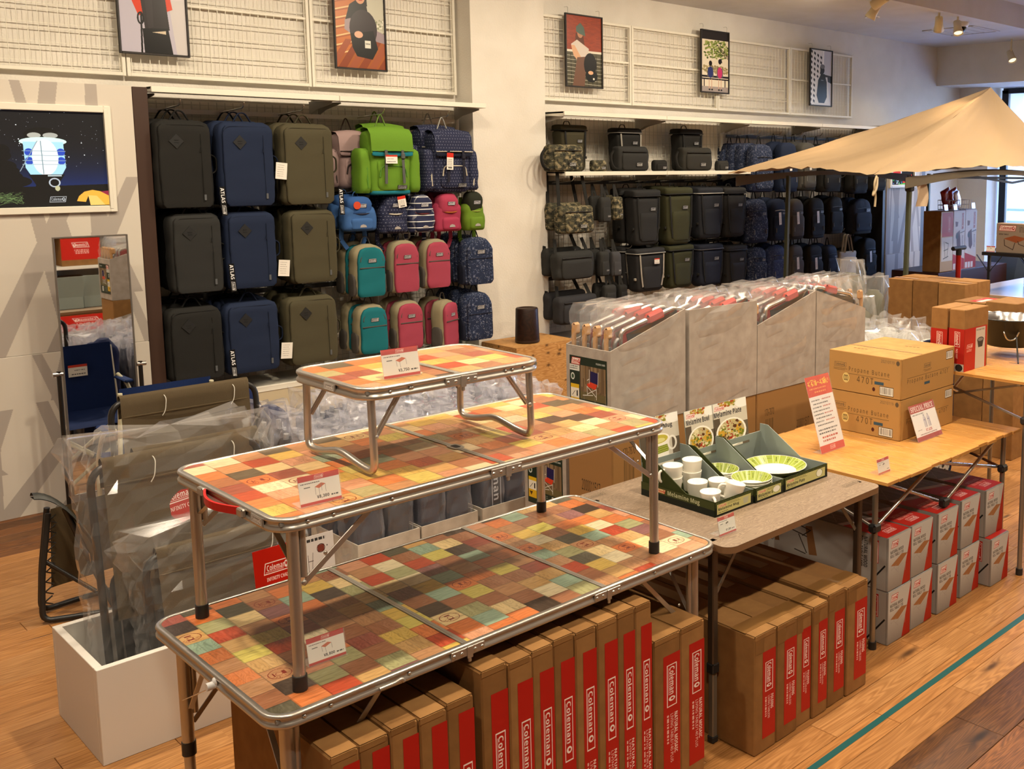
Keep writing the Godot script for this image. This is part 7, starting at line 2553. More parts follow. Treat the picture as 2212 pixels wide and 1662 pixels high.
	sheet(st, 48, 8, func(u, v):
		var a: float = u * TAU
		var r: float = 0.157 - v * 0.05
		var n := fn.get_noise_3d(cos(a) * 4, v * 2.0, sin(a) * 4) * 0.012
		return Vector3(cos(a) * (r + n), 0.194 - v * 0.1 + n, -sin(a) * (r + n)))
	part("foil_lining", st, mat(Color(0.85, 0.85, 0.85), 0.2, 0.95), g)
	st = mb()
	tube(st, smooth_path([Vector3(-0.146, 0.14, 0.04), Vector3(-0.165, 0.14, 0.05), Vector3(-0.15, 0.1, 0.06), Vector3(-0.12, 0.1, 0.085), Vector3(-0.11, 0.14, 0.1)], 0.02), 0.004, 8)
	part("side_handle", st, steel(), g)
	st = mb()
	for s in [[-1, -1], [-1, 1], [1, -1], [1, 1]]: tube(st, smooth_path([Vector3(s[0] * 0.115, 0.12, s[1] * 0.09), Vector3(s[0] * 0.17, 0.005, s[1] * 0.13), Vector3(s[0] * 0.19, 0.004, s[1] * 0.14)], 0.01), 0.004, 8)
	part("wire_stand", st, blackp(), g)
	# kraft cartons behind
	im = canvas(300, 400, RED.darkened(0.1))
	mark(im, Rect2(90, 40, 110, 44), Color(0.94, 0.82, 0.8), RED.darkened(0.1), 0.12)
	rect(im, 20, 190, 200, 190, Color(0.78, 0.75, 0.72)); line(im, Vector2(90, 260), Vector2(140, 340), 12, Color(0.4, 0.2, 0.16))
	var rt := tex(im)
	carton_at("kraft_carton", "tall kraft carton with a red print behind the grill boxes", 5.9, 6.2, 0.0005, 1.0, -3.018, -2.809, kraft(0), {"left": [rt, Rect2(0.1, 0.52, 0.9, 0.32)], "front": [rt, Rect2(0, 0.52, 1, 0.32)]}, "kraft cartons on the far side")
	carton_at("kraft_carton", "kraft carton with a red lid print behind the tall red-printed one", 5.9, 6.2, 0.0005, 0.985, -3.24, -3.022, kraft(1), {"top": [rt, Rect2(0.1, 0.2, 0.8, 0.4)]}, "kraft cartons on the far side")
	var zs := [-4.06, -3.853, -3.645, -3.43]
	for r in 2:
		for i in 3:
			var o := carton_at("plain_carton", "%s plain kraft carton of the %s row beside the bagged chairs" % [["rear", "middle", "front"][i], ["near", "far"][r]], 6.4 + r * 0.186, 6.582 + r * 0.186, 0.0005, 1.028 + 0.004 * ((i + r) % 2), zs[i] + 0.003, zs[i + 1] - 0.003, kraft(i), {}, "plain kraft cartons beside the bagged chairs")
			flap_line(o, 0.18, 1.03, 0.2, false)
# ------------------------------------------------------------------ display boxes, bagged chairs, loungers
# crumpled clear wrapping around a w x h x d body, foot at c
func crumple(st: SurfaceTool, w: float, h: float, d: float, sd: int, amp := 0.012, top := 0.12, c := Vector3.ZERO, n := 14, m := 22, keep := 0.55):
	var fn := FastNoiseLite.new()
	fn.seed = sd
	fn.frequency = 9.0
	fn.fractal_type = FastNoiseLite.FRACTAL_RIDGED
	fn.fractal_octaves = 2
	var rings := []
	for j in n + 1:
		var t := float(j) / n
		var y := h * t
		var s := 0.0
		if y > h - top: s = (y - (h - top)) / top
		var k := 1.0 - (1.0 - keep) * s * s
		var ring := PackedVector3Array()
		for i in m:
			var a := TAU * i / m
			var x := w * 0.5 * k * signf(cos(a)) * pow(absf(cos(a)), 0.5)
			var z := d * 0.5 * k * signf(sin(a)) * pow(absf(sin(a)), 0.5)
			var v := Vector3(x, y, z)
			var q := fn.get_noise_3d(v.x * 2.0 + sd, v.y * 1.3, v.z * 2.0)
			var am := amp * (0.5 + 1.8 * s)
			ring.append(c + v + Vector3(cos(a), 0.5 * s, sin(a)) * am * q * 1.6)
		rings.append(ring)
	rings.reverse()
	loft(st, rings, true, -1)

func wood_arm() -> StandardMaterial3D: return mat(Color(0.74, 0.56, 0.36), 0.5)

var chairs0 := {}
func packed_chair(label: String, at: Vector3, w: float, h: float, c: Color, sd: int, flip := false) -> Node3D:
	var key := [c.to_html(), w, h]
	var g := "folded chairs wrapped in clear film"
	if chairs0.has(key):
		return dup(chairs0[key], label, at, PI if flip else 0.0)
	var o := thing("folded_chair", label, "folding chair", at, PI if flip else 0.0, g)
	chairs0[key] = o
	var lw := -w / 2
	var st := mb()
	# fabric slab rising towards the far end
	var p := PackedVector2Array([Vector2(lw + 0.05, 0.02), Vector2(w / 2 - 0.01, 0.02), Vector2(w / 2 - 0.01, h - 0.015), Vector2(lw + 0.08, h * 0.82)])
	prism(st, p, Vector3(0, 0, -0.012), Vector3(1, 0, 0), Vector3(0, 1, 0), Vector3(0, 0, 1), 0.024)
	part("fabric_seat", st, fabric(c), o)
	st = mb()
	bar(st, Vector3(lw + 0.1, h * 0.775, 0.013), Vector3(w / 2 - 0.02, h * 0.93, 0.013), 0.045, 0.004)
	part("dark_hem", st, fabric(BLK), o)
	st = mb()
	tube(st, smooth_path([Vector3(lw + 0.09, h * 0.6, 0.0), Vector3(lw + 0.075, h * 0.85, 0.0), Vector3(w / 2 - 0.015, h, 0.0), Vector3(w / 2 - 0.012, h * 0.5, 0.0)], 0.03), 0.011, 8)
	part("frame_tube", st, steel(), o)
	st = mb()
	tube(st, smooth_path([Vector3(lw + 0.035, 0.02, 0.008), Vector3(lw + 0.035, h * 0.76, 0.008), Vector3(lw + 0.055, h * 0.79, 0.008)], 0.02), 0.01, 8, true, 0.3)
	box(st, Vector3(lw + 0.012, h * 0.45, 0.008), Vector3(0.008, h * 0.56, 0.016), 0.003)
	part("side_frame", st, mat(Color(0.5, 0.5, 0.5), 0.4, 0.6), o)
	st = mb()
	box(st, Vector3(lw + 0.014, h * 0.45, -0.018), Vector3(0.02, h * 0.8, 0.018), 0.006)
	box(st, Vector3(lw + 0.025, h * 0.84, -0.018), Vector3(0.04, 0.05, 0.02), 0.008)
	part("wooden_arm", st, wood_arm(), o)
	st = mb()
	box(st, Vector3(0.06, h * 0.94, 0.0), Vector3(0.1, 0.045, 0.035), 0.01, Basis(Vector3(0, 0, 1), 0.22))
	part("red_wrap", st, mat(Color(0.68, 0.2, 0.16), 0.6), o)
	st = mb()
	crumple(st, w + 0.012, h * 1.05, 0.06, sd, 0.012, 0.16, Vector3.ZERO, 14, 20, 0.8)
	part("clear_film", st, film(0.05, 0.1), o)
	return o

func chair_label() -> ImageTexture:
	var im := canvas(420, 380, Color(0.10, 0.14, 0.10))
	rect(im, 0, 0, 420, 380, Color(0.12, 0.17, 0.12))
	rect(im, 118, 56, 290, 226, Color(0.42, 0.34, 0.24))
	rng.seed = 5
	for i in 36: rect(im, rnd(118, 400), 56, rnd(3, 10), rnd(60, 226), [Color(0.55, 0.45, 0.32), Color(0.3, 0.24, 0.16), Color(0.62, 0.54, 0.42)][i % 3])
	rect(im, 118, 230, 290, 52, Color(0.4, 0.36, 0.22))
	mark(im, Rect2(16, 10, 112, 48), Color(0.72, 0.12, 0.08), Color(0.92, 0.86, 0.82), 0.12)
	rect(im, 0, 60, 112, 40, Color(0.85, 0.85, 0.82)); small_print(im, 6, 68, 96, 2, 14, 7, Color(0.4, 0.4, 0.4), 2)
	ell(im, 34, 140, 22, 24, Color(0.8, 0.82, 0.8)); ell(im, 34, 140, 13, 15, Color(0.2, 0.3, 0.2))
	rect(im, 10, 190, 96, 150, Color(0.9, 0.88, 0.82)); rect(im, 10, 190, 96, 26, Color(0.85, 0.7, 0.1)); rect(im, 10, 282, 96, 58, Color(0.85, 0.68, 0.1))
	line(im, Vector2(26, 268), Vector2(60, 236), 4, Color(0.2, 0.2, 0.2)); rect(im, 76, 232, 14, 38, Color(0.12, 0.12, 0.12)); poly(im, [Vector2(20, 296), Vector2(60, 296), Vector2(40, 326)], Color(0.3, 0.2, 0.05))
	put_words(im, "FOLDING CHAIR", Rect2(300, 24, 100, 12), Color(0.85, 0.86, 0.84))
	# the pictured chair
	var W := Color(0.85, 0.84, 0.82)
	poly(im, [Vector2(236, 84), Vector2(318, 92), Vector2(318, 166), Vector2(234, 158)], Color(0.12, 0.09, 0.3))
	poly(im, [Vector2(196, 176), Vector2(234, 158), Vector2(312, 168), Vector2(290, 204), Vector2(204, 192)], Color(0.82, 0.24, 0.12))
	for a in [[Vector2(226, 78), Vector2(222, 170)], [Vector2(324, 86), Vector2(318, 180)], [Vector2(200, 150), Vector2(220, 140)], [Vector2(196, 190), Vector2(300, 252)], [Vector2(204, 240), Vector2(300, 200)], [Vector2(196, 190), Vector2(200, 250)], [Vector2(300, 200), Vector2(300, 268)], [Vector2(150, 256), Vector2(260, 244)]]: line(im, a[0], a[1], 5, W)
	small_print(im, 124, 296, 120, 5, 13, 6, Color(0.5, 0.55, 0.5), 4)
	barcode(im, 288, 292, 58, 60, 4)
	return tex(im)

func display_box(label: String, x0: float, x1: float, z0: float, z1: float, y: float, hl: float, hr: float, lt: Texture2D) -> Node3D:
	var o := thing("display_carton", label, "display box", Vector3((x0 + x1) / 2, y, (z0 + z1) / 2), 0.0, "pale grey display cartons with folded chairs")
	var m := mat(Color(0.70, 0.66, 0.62), 0.85, 0.0, "card")
	var inn := mat(Color(0.56, 0.42, 0.26), 0.9, 0.0, "card")
	var w := x1 - x0
	var d := z1 - z0
	for s in [1, -1]:
		var st := mb()
		prism(st, PackedVector2Array([Vector2(-w / 2, 0), Vector2(w / 2, 0), Vector2(w / 2, hr), Vector2(-w / 2, hl)]), Vector3(0, 0, s * (d / 2 - 0.0025) - 0.0025), Vector3(1, 0, 0), Vector3(0, 1, 0), Vector3(0, 0, 1), 0.005)
		part("side_wall", st, m, o)
		st = mb()
		var hh: float = hr if s > 0 else hl
		box(st, Vector3(s * (w / 2 - 0.0025), hh / 2, 0), Vector3(0.005, hh, d - 0.01), 0.001)
		var e := part("end_wall", st, m, o)
		if lt and s < 0:
			st = mb()
			label_quad(st, Vector3(-w / 2 - 0.0006, 0.045, 0.0) , d * 0.84, 0.235, Basis(Vector3(0, 1, 0), -PI / 2))
			part("picture_label", st, printed(lt, 0.4), e)
	var st := mb()
	box(st, Vector3(0, 0.003, 0), Vector3(w - 0.01, 0.006, d - 0.01), 0.0)
	part("floor_board", st, inn, o)
	return o

func build_display_boxes():
	var lt := chair_label()
	var z0 := -3.222
	var z1 := -2.95
	var y := 0.802
	var red := Color(0.42, 0.028, 0.02)
	var bx := [[2.653, 3.08, 0.322, 0.45], [3.104, 3.555, 0.44, 0.438], [3.56, 4.005, 0.322, 0.443], [4.012, 4.44, 0.443, 0.313]]
	for i in 4:
		display_box(["pale grey display carton with the picture label, first of the row", "flat-topped pale grey display carton, second of the row", "slope-topped pale grey display carton, third of the row", "pale grey display carton sloping down at the far end of the row"][i], bx[i][0], bx[i][1], z0, z1, y, bx[i][2], bx[i][3], lt if i == 0 else null)
		for k in 4:
			var zz := -2.982 - k * 0.066
			var w: float = bx[i][1] - bx[i][0] - 0.016
			packed_chair("%s folded chair from the aisle in the %s grey display carton" % [ORD[k], ORD[i]], Vector3((bx[i][0] + bx[i][1]) / 2, y + 0.007, zz), 0.41, 0.45, red if i < 3 else Color(0.03, 0.045, 0.045), 5 + i, i == 3)
	# cartons carrying the display boxes
	var im := canvas(300, 420, KRAFT)
	put_words(im, "2000011517", Rect2(90, 120, 130, 26), Color(0.2, 0.15, 0.09), false)
	barcode(im, 122, 156, 66, 66, 3)
	rect(im, 122, 156, 66, 66, Color(KRAFT.r, KRAFT.g, KRAFT.b, 1)); rng.seed = 2
	for k in 14: rect(im, 124 + k * 4.6, 158, rnd(1, 3.4), 60, Color(0.3, 0.22, 0.13))
	put_words(im, "COMPACT FOLDING", Rect2(60, 240, 170, 16), Color(0.25, 0.18, 0.1), false)
	var lt2 := tex(im)
	im = canvas(480, 420, KRAFT)
	put_words(im, "170-7870", Rect2(60, 40, 76, 18), Color(0.25, 0.18, 0.1), false)
	for k in 14: rect(im, 66 + k * 4.6, 66, rnd(1, 3.4), 56, Color(0.32, 0.24, 0.14))
	put_words(im, "COMPACT FOLDING CHAIR", Rect2(20, 136, 220, 15), Color(0.22, 0.16, 0.09), false)
	put_words(im, "2000011517", Rect2(330, 90, 110, 22), Color(0.25, 0.18, 0.1), false)
	var ft2 := tex(im)
	var xs := [2.655, 3.1, 3.558, 4.008, 4.44]
	for i in 4: carton_at("kraft_carton", "%s kraft carton carrying the row of grey display cartons" % ORD[i], xs[i] + 0.002, xs[i + 1] - 0.003, 0.0005, 0.8, z0, z1 - 0.002, kraft(i), {"left": [lt2], "front": [ft2]} if i == 0 else {"front": [ft2]}, "kraft cartons under the display cartons")
	var b := display_box("pale grey display carton with a picture label standing on the floor", 2.66, 3.08, -3.53, -3.245, 0.34, 0.322, 0.43, lt)
	carton_at("kraft_carton", "kraft carton under the display carton behind the row", 2.66, 3.08, 0.0005, 0.338, -3.53, -3.245, kraft(2), {})
	# plywood stand and speaker by the column
	var st := mb()
	box(st, Vector3(0, 0.263, 0), Vector3(0.56, 0.526, 0.43), 0.003)
	var ply := thing("plywood_stand", "knotty plywood block stand at the foot of the white column", "stand", Vector3(4.722, 0.0005, -6.175))
	var pm := wood_mat("plywood", Color(0.60, 0.41, 0.21), Color(0.80, 0.62, 0.39), 0.6, 9, 91, 4.0)
	part("carcass", st, mat(Color(0.72, 0.54, 0.33), 0.6), ply)
	st = mb()
	label_quad(st, Vector3(0, 0.0, 0.2158), 0.558, 0.525)
	label_quad(st, Vector3(-0.2808, 0, 0.0), 0.43, 0.525, Basis(Vector3(0, 1, 0), -PI / 2))
	quad(st, Vector3(-0.279, 0.5268, -0.214), Vector3(0.279, 0.5268, -0.214), Vector3(0.279, 0.5268, 0.214), Vector3(-0.279, 0.5268, 0.214))
	part("plywood_face", st, pm, ply)
	var sp := thing("speaker", "dark brown cylindrical speaker on the plywood stand", "speaker", Vector3(4.665, 0.528, -6.12))
	st = mb()
	lathe(st, [Vector2(0.0, 0.0), Vector2(0.082, 0.0), Vector2(0.09, 0.006), Vector2(0.091, 0.03), Vector2(0.083, 0.255), Vector2(0.079, 0.262), Vector2(0.06, 0.264), Vector2(0.055, 0.258), Vector2(0.0, 0.256)], 40)
	part("body", st, wood_mat("speakerwood", Color(0.10, 0.055, 0.035), Color(0.2, 0.115, 0.075), 0.45, 0, 7, 6.0), sp)
	st = mb()
	lathe(st, [Vector2(0.092, 0.006), Vector2(0.0925, 0.016), Vector2(0.092, 0.024)], 40)
	part("base_ring", st, mat(Color(0.16, 0.1, 0.07), 0.4), sp)

func navy_c(i: int) -> Color: return [Color(0.02, 0.026, 0.05), Color(0.035, 0.035, 0.038), Color(0.02, 0.03, 0.065)][i % 3]

func build_bagged_chairs():
	# open white cartons
	for i in 3:
		var x0: float = [1.95, 2.243, 2.553][i]
		var o := thing("open_carton", "%s open white carton holding bagged chairs behind the mosaic tables" % ["left", "middle", "right"][i].replace("left", "bin-side").replace("right", "display-side"), "box", Vector3(x0 + 0.142, 0.0005, -3.9), 0.0, "open white cartons")
		var m := mat(Color(0.80, 0.77, 0.72), 0.8, 0.0, "card")
		for s in [1, -1]:
			var st := mb()
			box(st, Vector3(0, 0.165, s * 0.198), Vector3(0.284, 0.33, 0.004), 0.001)
			part("side_wall", st, m, o)
			st = mb()
			box(st, Vector3(s * 0.14, 0.165, 0), Vector3(0.004, 0.33, 0.392), 0.001)
			part("end_wall", st, m, o)
		var st := mb()
		box(st, Vector3(0, 0.003, 0), Vector3(0.276, 0.006, 0.392), 0.0)
		part("floor_board", st, m, o)
	# three source bundles, then copies
	var src := []
	for k in 3:
		var o := thing("bagged_chair", "", "folded chair", Vector3.ZERO, 0.0, "bagged folding chairs crowded behind the tables")
		var st := mb()
		soft(st, 0.112, 0.6, 0.15, 0.05, 0.85, 3.4, 3 + k, 0.008, Vector3.ZERO, 12, 20)
		part("bundle", st, fabric(navy_c(k)), o)
		st = mb()
		crumple(st, 0.13, 0.70, 0.175, 11 + k, 0.016, 0.2, Vector3.ZERO, 18, 24, 0.7)
		part("clear_film", st, film(0.1, 0.12, Color(0.95, 0.95, 1.0)), o)
		st = mb()
		tube(st, [Vector3(-0.03, 0.56, 0.0), Vector3(-0.028, 0.625, 0.01)], 0.012, 8)
		tube(st, [Vector3(0.03, 0.56, 0.03), Vector3(0.032, 0.63, 0.03)], 0.012, 8)
		part("tube_end", st, mat(Color(0.75, 0.75, 0.76), 0.35, 0.4), o)
		src.append(o)
	var n := 0
	rng.seed = 31
	for r in 6:
		var z := -3.80 - r * 0.205
		for c in 10:
			var x := 2.02 + c * 0.1425 + (0.01 if r % 2 else 0.0)
			if r < 2 and c > 5: continue
			if r < 2: x = [2.02, 2.16, 2.315, 2.455, 2.625, 2.765][c]
			if r == 5 and c < 2: continue
			var k := rng.randi() % 3
			var where := "bagged chair, %s row behind the mosaic tables, %s along from the bin" % [ORD[r], ORD[c]]
			var o: Node3D
			var at := Vector3(x, 0.008 if r < 2 else 0.0, z)
			if n < 3:
				o = src[n]
				o.position = at
				o.set_meta("label", where)
			else:
				o = dup(src[k], where, at, rnd(-0.15, 0.15))
				o.scale = Vector3(1, rnd(0.95, 1.08), 1)
			if r == 0 and c == 4:
				var im := canvas(64, 260, Color(0.03, 0.03, 0.04))
				put_words(im, "Coleman", Rect2(14, 30, 40, 210), Color(0.75, 0.76, 0.78), true, "Droid Sans", 1)
				rect(im, 4, 0, 5, 260, Color(0.7, 0.7, 0.72)); rect(im, 56, 0, 5, 260, Color(0.7, 0.7, 0.72))
				var st := mb()
				label_quad(st, Vector3(0.01, 0.3, 0.083), 0.06, 0.3)
				part("printed_strap", st, printed(tex(im), 0.6), o)
			n += 1
	# navy drawstring bags beside the bench
	for i in 3:
		var o := thing("drawstring_bag", "%s blue drawstring bag beside the brown folding bench" % ["lower front", "upper rear", "floor-standing"][i], "bag", [Vector3(2.07, 0.0, -4.72), Vector3(2.05, 0.0, -4.98), Vector3(2.0, 0.0, -4.42)][i], 0.3 * i, "blue drawstring bags")
		var h: float = [0.72, 0.78, 0.5][i]
		var st := mb()
		soft(st, 0.17, h, 0.17, 0.16, 0.3, 2.6, 4 + i, 0.012, Vector3.ZERO, 18, 28)
		part("body", st, fabric(Color(0.012, 0.025, 0.11)), o)
		st = mb()
		tube(st, smooth_path([Vector3(-0.03, h - 0.03, 0.02), Vector3(0.0, h - 0.02, 0.05), Vector3(0.04, h - 0.05, 0.04), Vector3(0.02, h - 0.1, 0.09)], 0.02), 0.004, 6)
		box(st, Vector3(0.02, h - 0.1, 0.092), Vector3(0.03, 0.016, 0.008), 0.002)
		part("drawcord", st, mat(Color(0.75, 0.76, 0.78), 0.5), o)

# high-backed folded lounger: at = floor centre, canvas between tubes
func lounger(label: String, at: Vector3, w: float, h: float, lean: float, wrapped: bool, sd: int) -> Node3D:
	var o := thing("folding_lounger", label, "lounge chair", at, 0.0, "folded loungers behind the mosaic tables")
	var B := Basis(Vector3(1, 0, 0), -lean)
	var tubem := mat(Color(0.13, 0.125, 0.12), 0.35)
	var st := mb()
	var P := func(x, y, z): return B * Vector3(x, y, z)
	tube(st, smooth_path([P.call(-w / 2, 0.012, 0), P.call(-w / 2, h - 0.01, 0), P.call(w / 2, h - 0.01, 0), P.call(w / 2, 0.012, 0)], 0.07, 6), 0.0125, 10)
	part("frame", st, tubem, o)
	st = mb()
	tube(st, smooth_path([P.call(-w / 2 + 0.05, 0.02, -0.05), P.call(-w / 2 + 0.05, h * 0.55, -0.06), P.call(w / 2 - 0.05, h * 0.55, -0.06), P.call(w / 2 - 0.05, 0.02, -0.05)], 0.05, 6), 0.011, 10)
	part("leg_frame", st, tubem, o)
	st = mb()
	var cw := w - 0.07
	sheet(st, 14, 14, func(u, v): return P.call((u - 0.5) * cw, (h + 0.006) - v * h * 0.62, 0.016 - 0.02 * sin(v * PI) * sin(u * PI)))
	sheet(st, 14, 6, func(u, v): return P.call((0.5 - u) * cw, (h + 0.006) - v * 0.09, -0.018 - 0.006 * v))
	sheet(st, 14, 4, func(u, v): return P.call((u - 0.5) * cw, (h + 0.006) + 0.012 * sin(v * PI), -0.018 + 0.034 * v))
	var can := part("canvas", st, fabric(Color(0.15, 0.11, 0.06)), o)
	st = mb()
	bar(st, P.call(-cw / 2, h - 0.075, 0.0145), P.call(cw / 2, h - 0.075, 0.0145), 0.006, 0.003)
	part("hem_seam", st, fabric(Color(0.16, 0.115, 0.06)), can)
	st = mb()
	sheet(st, 10, 10, func(u, v): return P.call((u - 0.5) * (w - 0.14), h * 0.56 - v * h * 0.5, -0.03 - 0.04 * sin(v * PI)))
	part("seat_mesh", st, fabric(Color(0.03, 0.03, 0.03)), o)
	for s in [-0.18, 0.3]:
		st = mb()
		tube(st, smooth_path([P.call(s * w, h + 0.012, -0.01), P.call(s * w + 0.02, h - 0.01, 0.025), P.call(s * w + 0.012, h - 0.07, 0.025), P.call(s * w, h - 0.09, 0.02)], 0.02), 0.0018, 5)
		part("tag_loop", st, mat(Color(0.85, 0.84, 0.8), 0.6), o)
	if wrapped:
		st = mb()
		crumple(st, w + 0.07, h + 0.06, 0.16, sd, 0.03, 0.15, Vector3(0, 0.01, -0.03), 22, 40, 0.9)
		var fm := part("clear_film", st, film(0.05, 0.1), o)
		fm.rotation.x = -lean
	return o

func card_infinity(k: int) -> ImageTexture:
	if texs.has("inf%d" % k): return texs["inf%d" % k]
	var im := canvas(360, 300, Color(0.72, 0.12, 0.07))
	if k == 0:
		mark(im, Rect2(70, 90, 220, 72), Color(0.95, 0.9, 0.88), Color(0.72, 0.12, 0.07), 0.12)
		put_words(im, "INFINITY CHAIR", Rect2(90, 182, 180, 24), Color(0.95, 0.88, 0.86))
	else:
		im.fill(Color(0.86, 0.85, 0.84))
		small_print(im, 30, 20, 290, 1, 10, 18, Color(0.25, 0.25, 0.25), 5)
		rect(im, 190, 70, 70, 44, Color(0.5, 0.25, 0.2)); oval_line(im, 225, 92, 40, 26, 5, Color(0.3, 0.2, 0.18))
		ell(im, 290, 84, 5, 5, Color(0.2, 0.2, 0.2))
		for a in [[Vector2(90, 120), Vector2(90, 240)], [Vector2(140, 110), Vector2(120, 260)], [Vector2(60, 260), Vector2(150, 230)], [Vector2(60, 230), Vector2(150, 262)], [Vector2(90, 160), Vector2(138, 160)]]: line(im, a[0], a[1], 4, Color(0.2, 0.16, 0.14))
	texs["inf%d" % k] = tex(im)
	return texs["inf%d" % k]

func hang_card(label: String, at: Vector3, w: float, h: float, k: int, roll: float):
	var o := thing("product_card", label, "card", at, 0.0, "cards hung on the loungers")
	var b := Basis(Vector3(0, 0, 1), roll) * Basis(Vector3(1, 0, 0), -0.06)
	var st := mb()
	box(st, b * Vector3(0, -h / 2, -0.001), Vector3(w, h, 0.0014), 0.0, b)
	label_quad(st, b * Vector3(0, -h, 0.0002), w, h, b)
	part("card", st, printed(card_infinity(k), 0.3), o)

func build_lounger_bin():
	var o := thing("storage_bin", "low white open-topped bin holding the wrapped loungers", "bin", Vector3(1.33, 0.0005, -3.592))
	var wm := mat(Color(0.84, 0.82, 0.79), 0.6)
	var x := 0.429
	var z := 0.2235
	for s in [1, -1]:
		var st := mb()
		box(st, Vector3(0, 0.157, s * (z - 0.012)), Vector3(x * 2, 0.314, 0.024), 0.0015)
		part("side_wall", st, wm, o)
		st = mb()
		box(st, Vector3(s * (x - 0.012), 0.157, 0), Vector3(0.024, 0.314, z * 2 - 0.048), 0.0015)
		part("end_wall", st, wm, o)
	var st := mb()
	box(st, Vector3(0, 0.01, 0), Vector3(x * 2 - 0.05, 0.02, z * 2 - 0.05), 0.0)
	part("base", st, mat(Color(0.5, 0.49, 0.47), 0.7), o)
	var brown := "brown canvas"
	lounger("brown canvas folding lounger with black tube frame standing free behind the bin", Vector3(1.655, 0, -4.55), 0.60, 0.885, 0.05, false, 1)
	lounger("brown canvas folding lounger at the back of the white bin, with the upper red card", Vector3(1.385, 0.022, -3.72), 0.50, 0.845, 0.06, false, 2)
	lounger("film-wrapped dark lounger in the middle of the white bin", Vector3(1.28, 0.022, -3.58), 0.55, 0.86, 0.1, true, 5)
	lounger("film-wrapped brown lounger lowest at the front of the white bin", Vector3(1.36, 0.022, -3.45), 0.5, 0.56, 0.16, true, 9)
	hang_card("red card with white lettering hanging on the lounger at the back of the bin", Vector3(1.27, 0.80, -3.655), 0.2, 0.19, 0, 0.12)
	hang_card("white card with a chair drawing hanging beside the upper red card", Vector3(1.44, 0.83, -3.66), 0.15, 0.18, 1, 0.08)
	hang_card("lower red card with white lettering on the front lounger", Vector3(1.475, 0.55, -3.375), 0.16, 0.17, 0, 0.02)
	hang_card("lower white card with a chair drawing on the front lounger", Vector3(1.62, 0.55, -3.375), 0.13, 0.17, 1, 0.0)
	# black recliner at the far left
	var r := thing("recliner", "black recliner with a padded armrest and corded mesh side", "lounge chair", Vector3(1.15, 0, -4.66))
	var bm := mat(Color(0.12, 0.12, 0.12), 0.4)
	st = mb()
	sheet(st, 10, 6, func(u, v):
		var t: float = u
		return Vector3(-0.085 + 0.2 * t, 0.555 - 0.26 * t * t - 0.02 * absf(v - 0.5) * 2 * absf(v - 0.5) * 2, 0.02 + (0.5 - v) * 0.06 + 0.06 * t))
	sheet(st, 10, 6, func(u, v): return Vector3(0.115 - 0.2 * u, 0.532 - 0.26 * (1 - u) * (1 - u), 0.02 + (0.5 - v) * 0.06 + 0.06 * (1 - u)))
	part("armrest", st, mat(Color(0.16, 0.165, 0.15), 0.5), r)
	st = mb()
	tube(st, smooth_path([Vector3(-0.03, 0.45, 0.0), Vector3(-0.07, 0.2, 0.01), Vector3(-0.085, 0.015, 0.02), Vector3(0.1, 0.015, 0.1), Vector3(0.25, 0.015, 0.12)], 0.04), 0.0115, 10)
	tube(st, smooth_path([Vector3(-0.02, 0.46, -0.05), Vector3(-0.05, 0.2, -0.08), Vector3(-0.06, 0.015, -0.1), Vector3(0.1, 0.015, -0.12), Vector3(0.25, 0.015, -0.12)], 0.04), 0.0115, 10)
	part("base_frame", st, bm, r)
	st = mb()
	tube(st, [Vector3(0.02, 0.47, 0.04), Vector3(0.1, 0.2, 0.06), Vector3(0.16, 0.02, 0.08)], 0.0115, 10)
	tube(st, [Vector3(-0.06, 0.26, 0.0), Vector3(0.1, 0.1, 0.07)], 0.009, 8)
	part("strut", st, bm, r)
	st = mb()
	sheet(st, 8, 10, func(u, v): return Vector3(-0.015 + u * 0.26 - 0.02 * v, 0.46 - v * 0.33, -0.02 - 0.05 * u))
	part("seat_fabric", st, fabric(Color(0.11, 0.075, 0.035)), r)
	st = mb()
	for k in 9:
		var y := 0.42 - k * 0.042
		var e := -0.032 - k * 0.0045
		tube(st, [Vector3(e, y, 0.002), Vector3(e + 0.03, y - 0.016, 0.0)], 0.003, 5)
		tube(st, [Vector3(e, y, 0.002), Vector3(e + 0.03, y + 0.02, 0.0)], 0.003, 5)
	part("cord_lacing", st, bm, r)
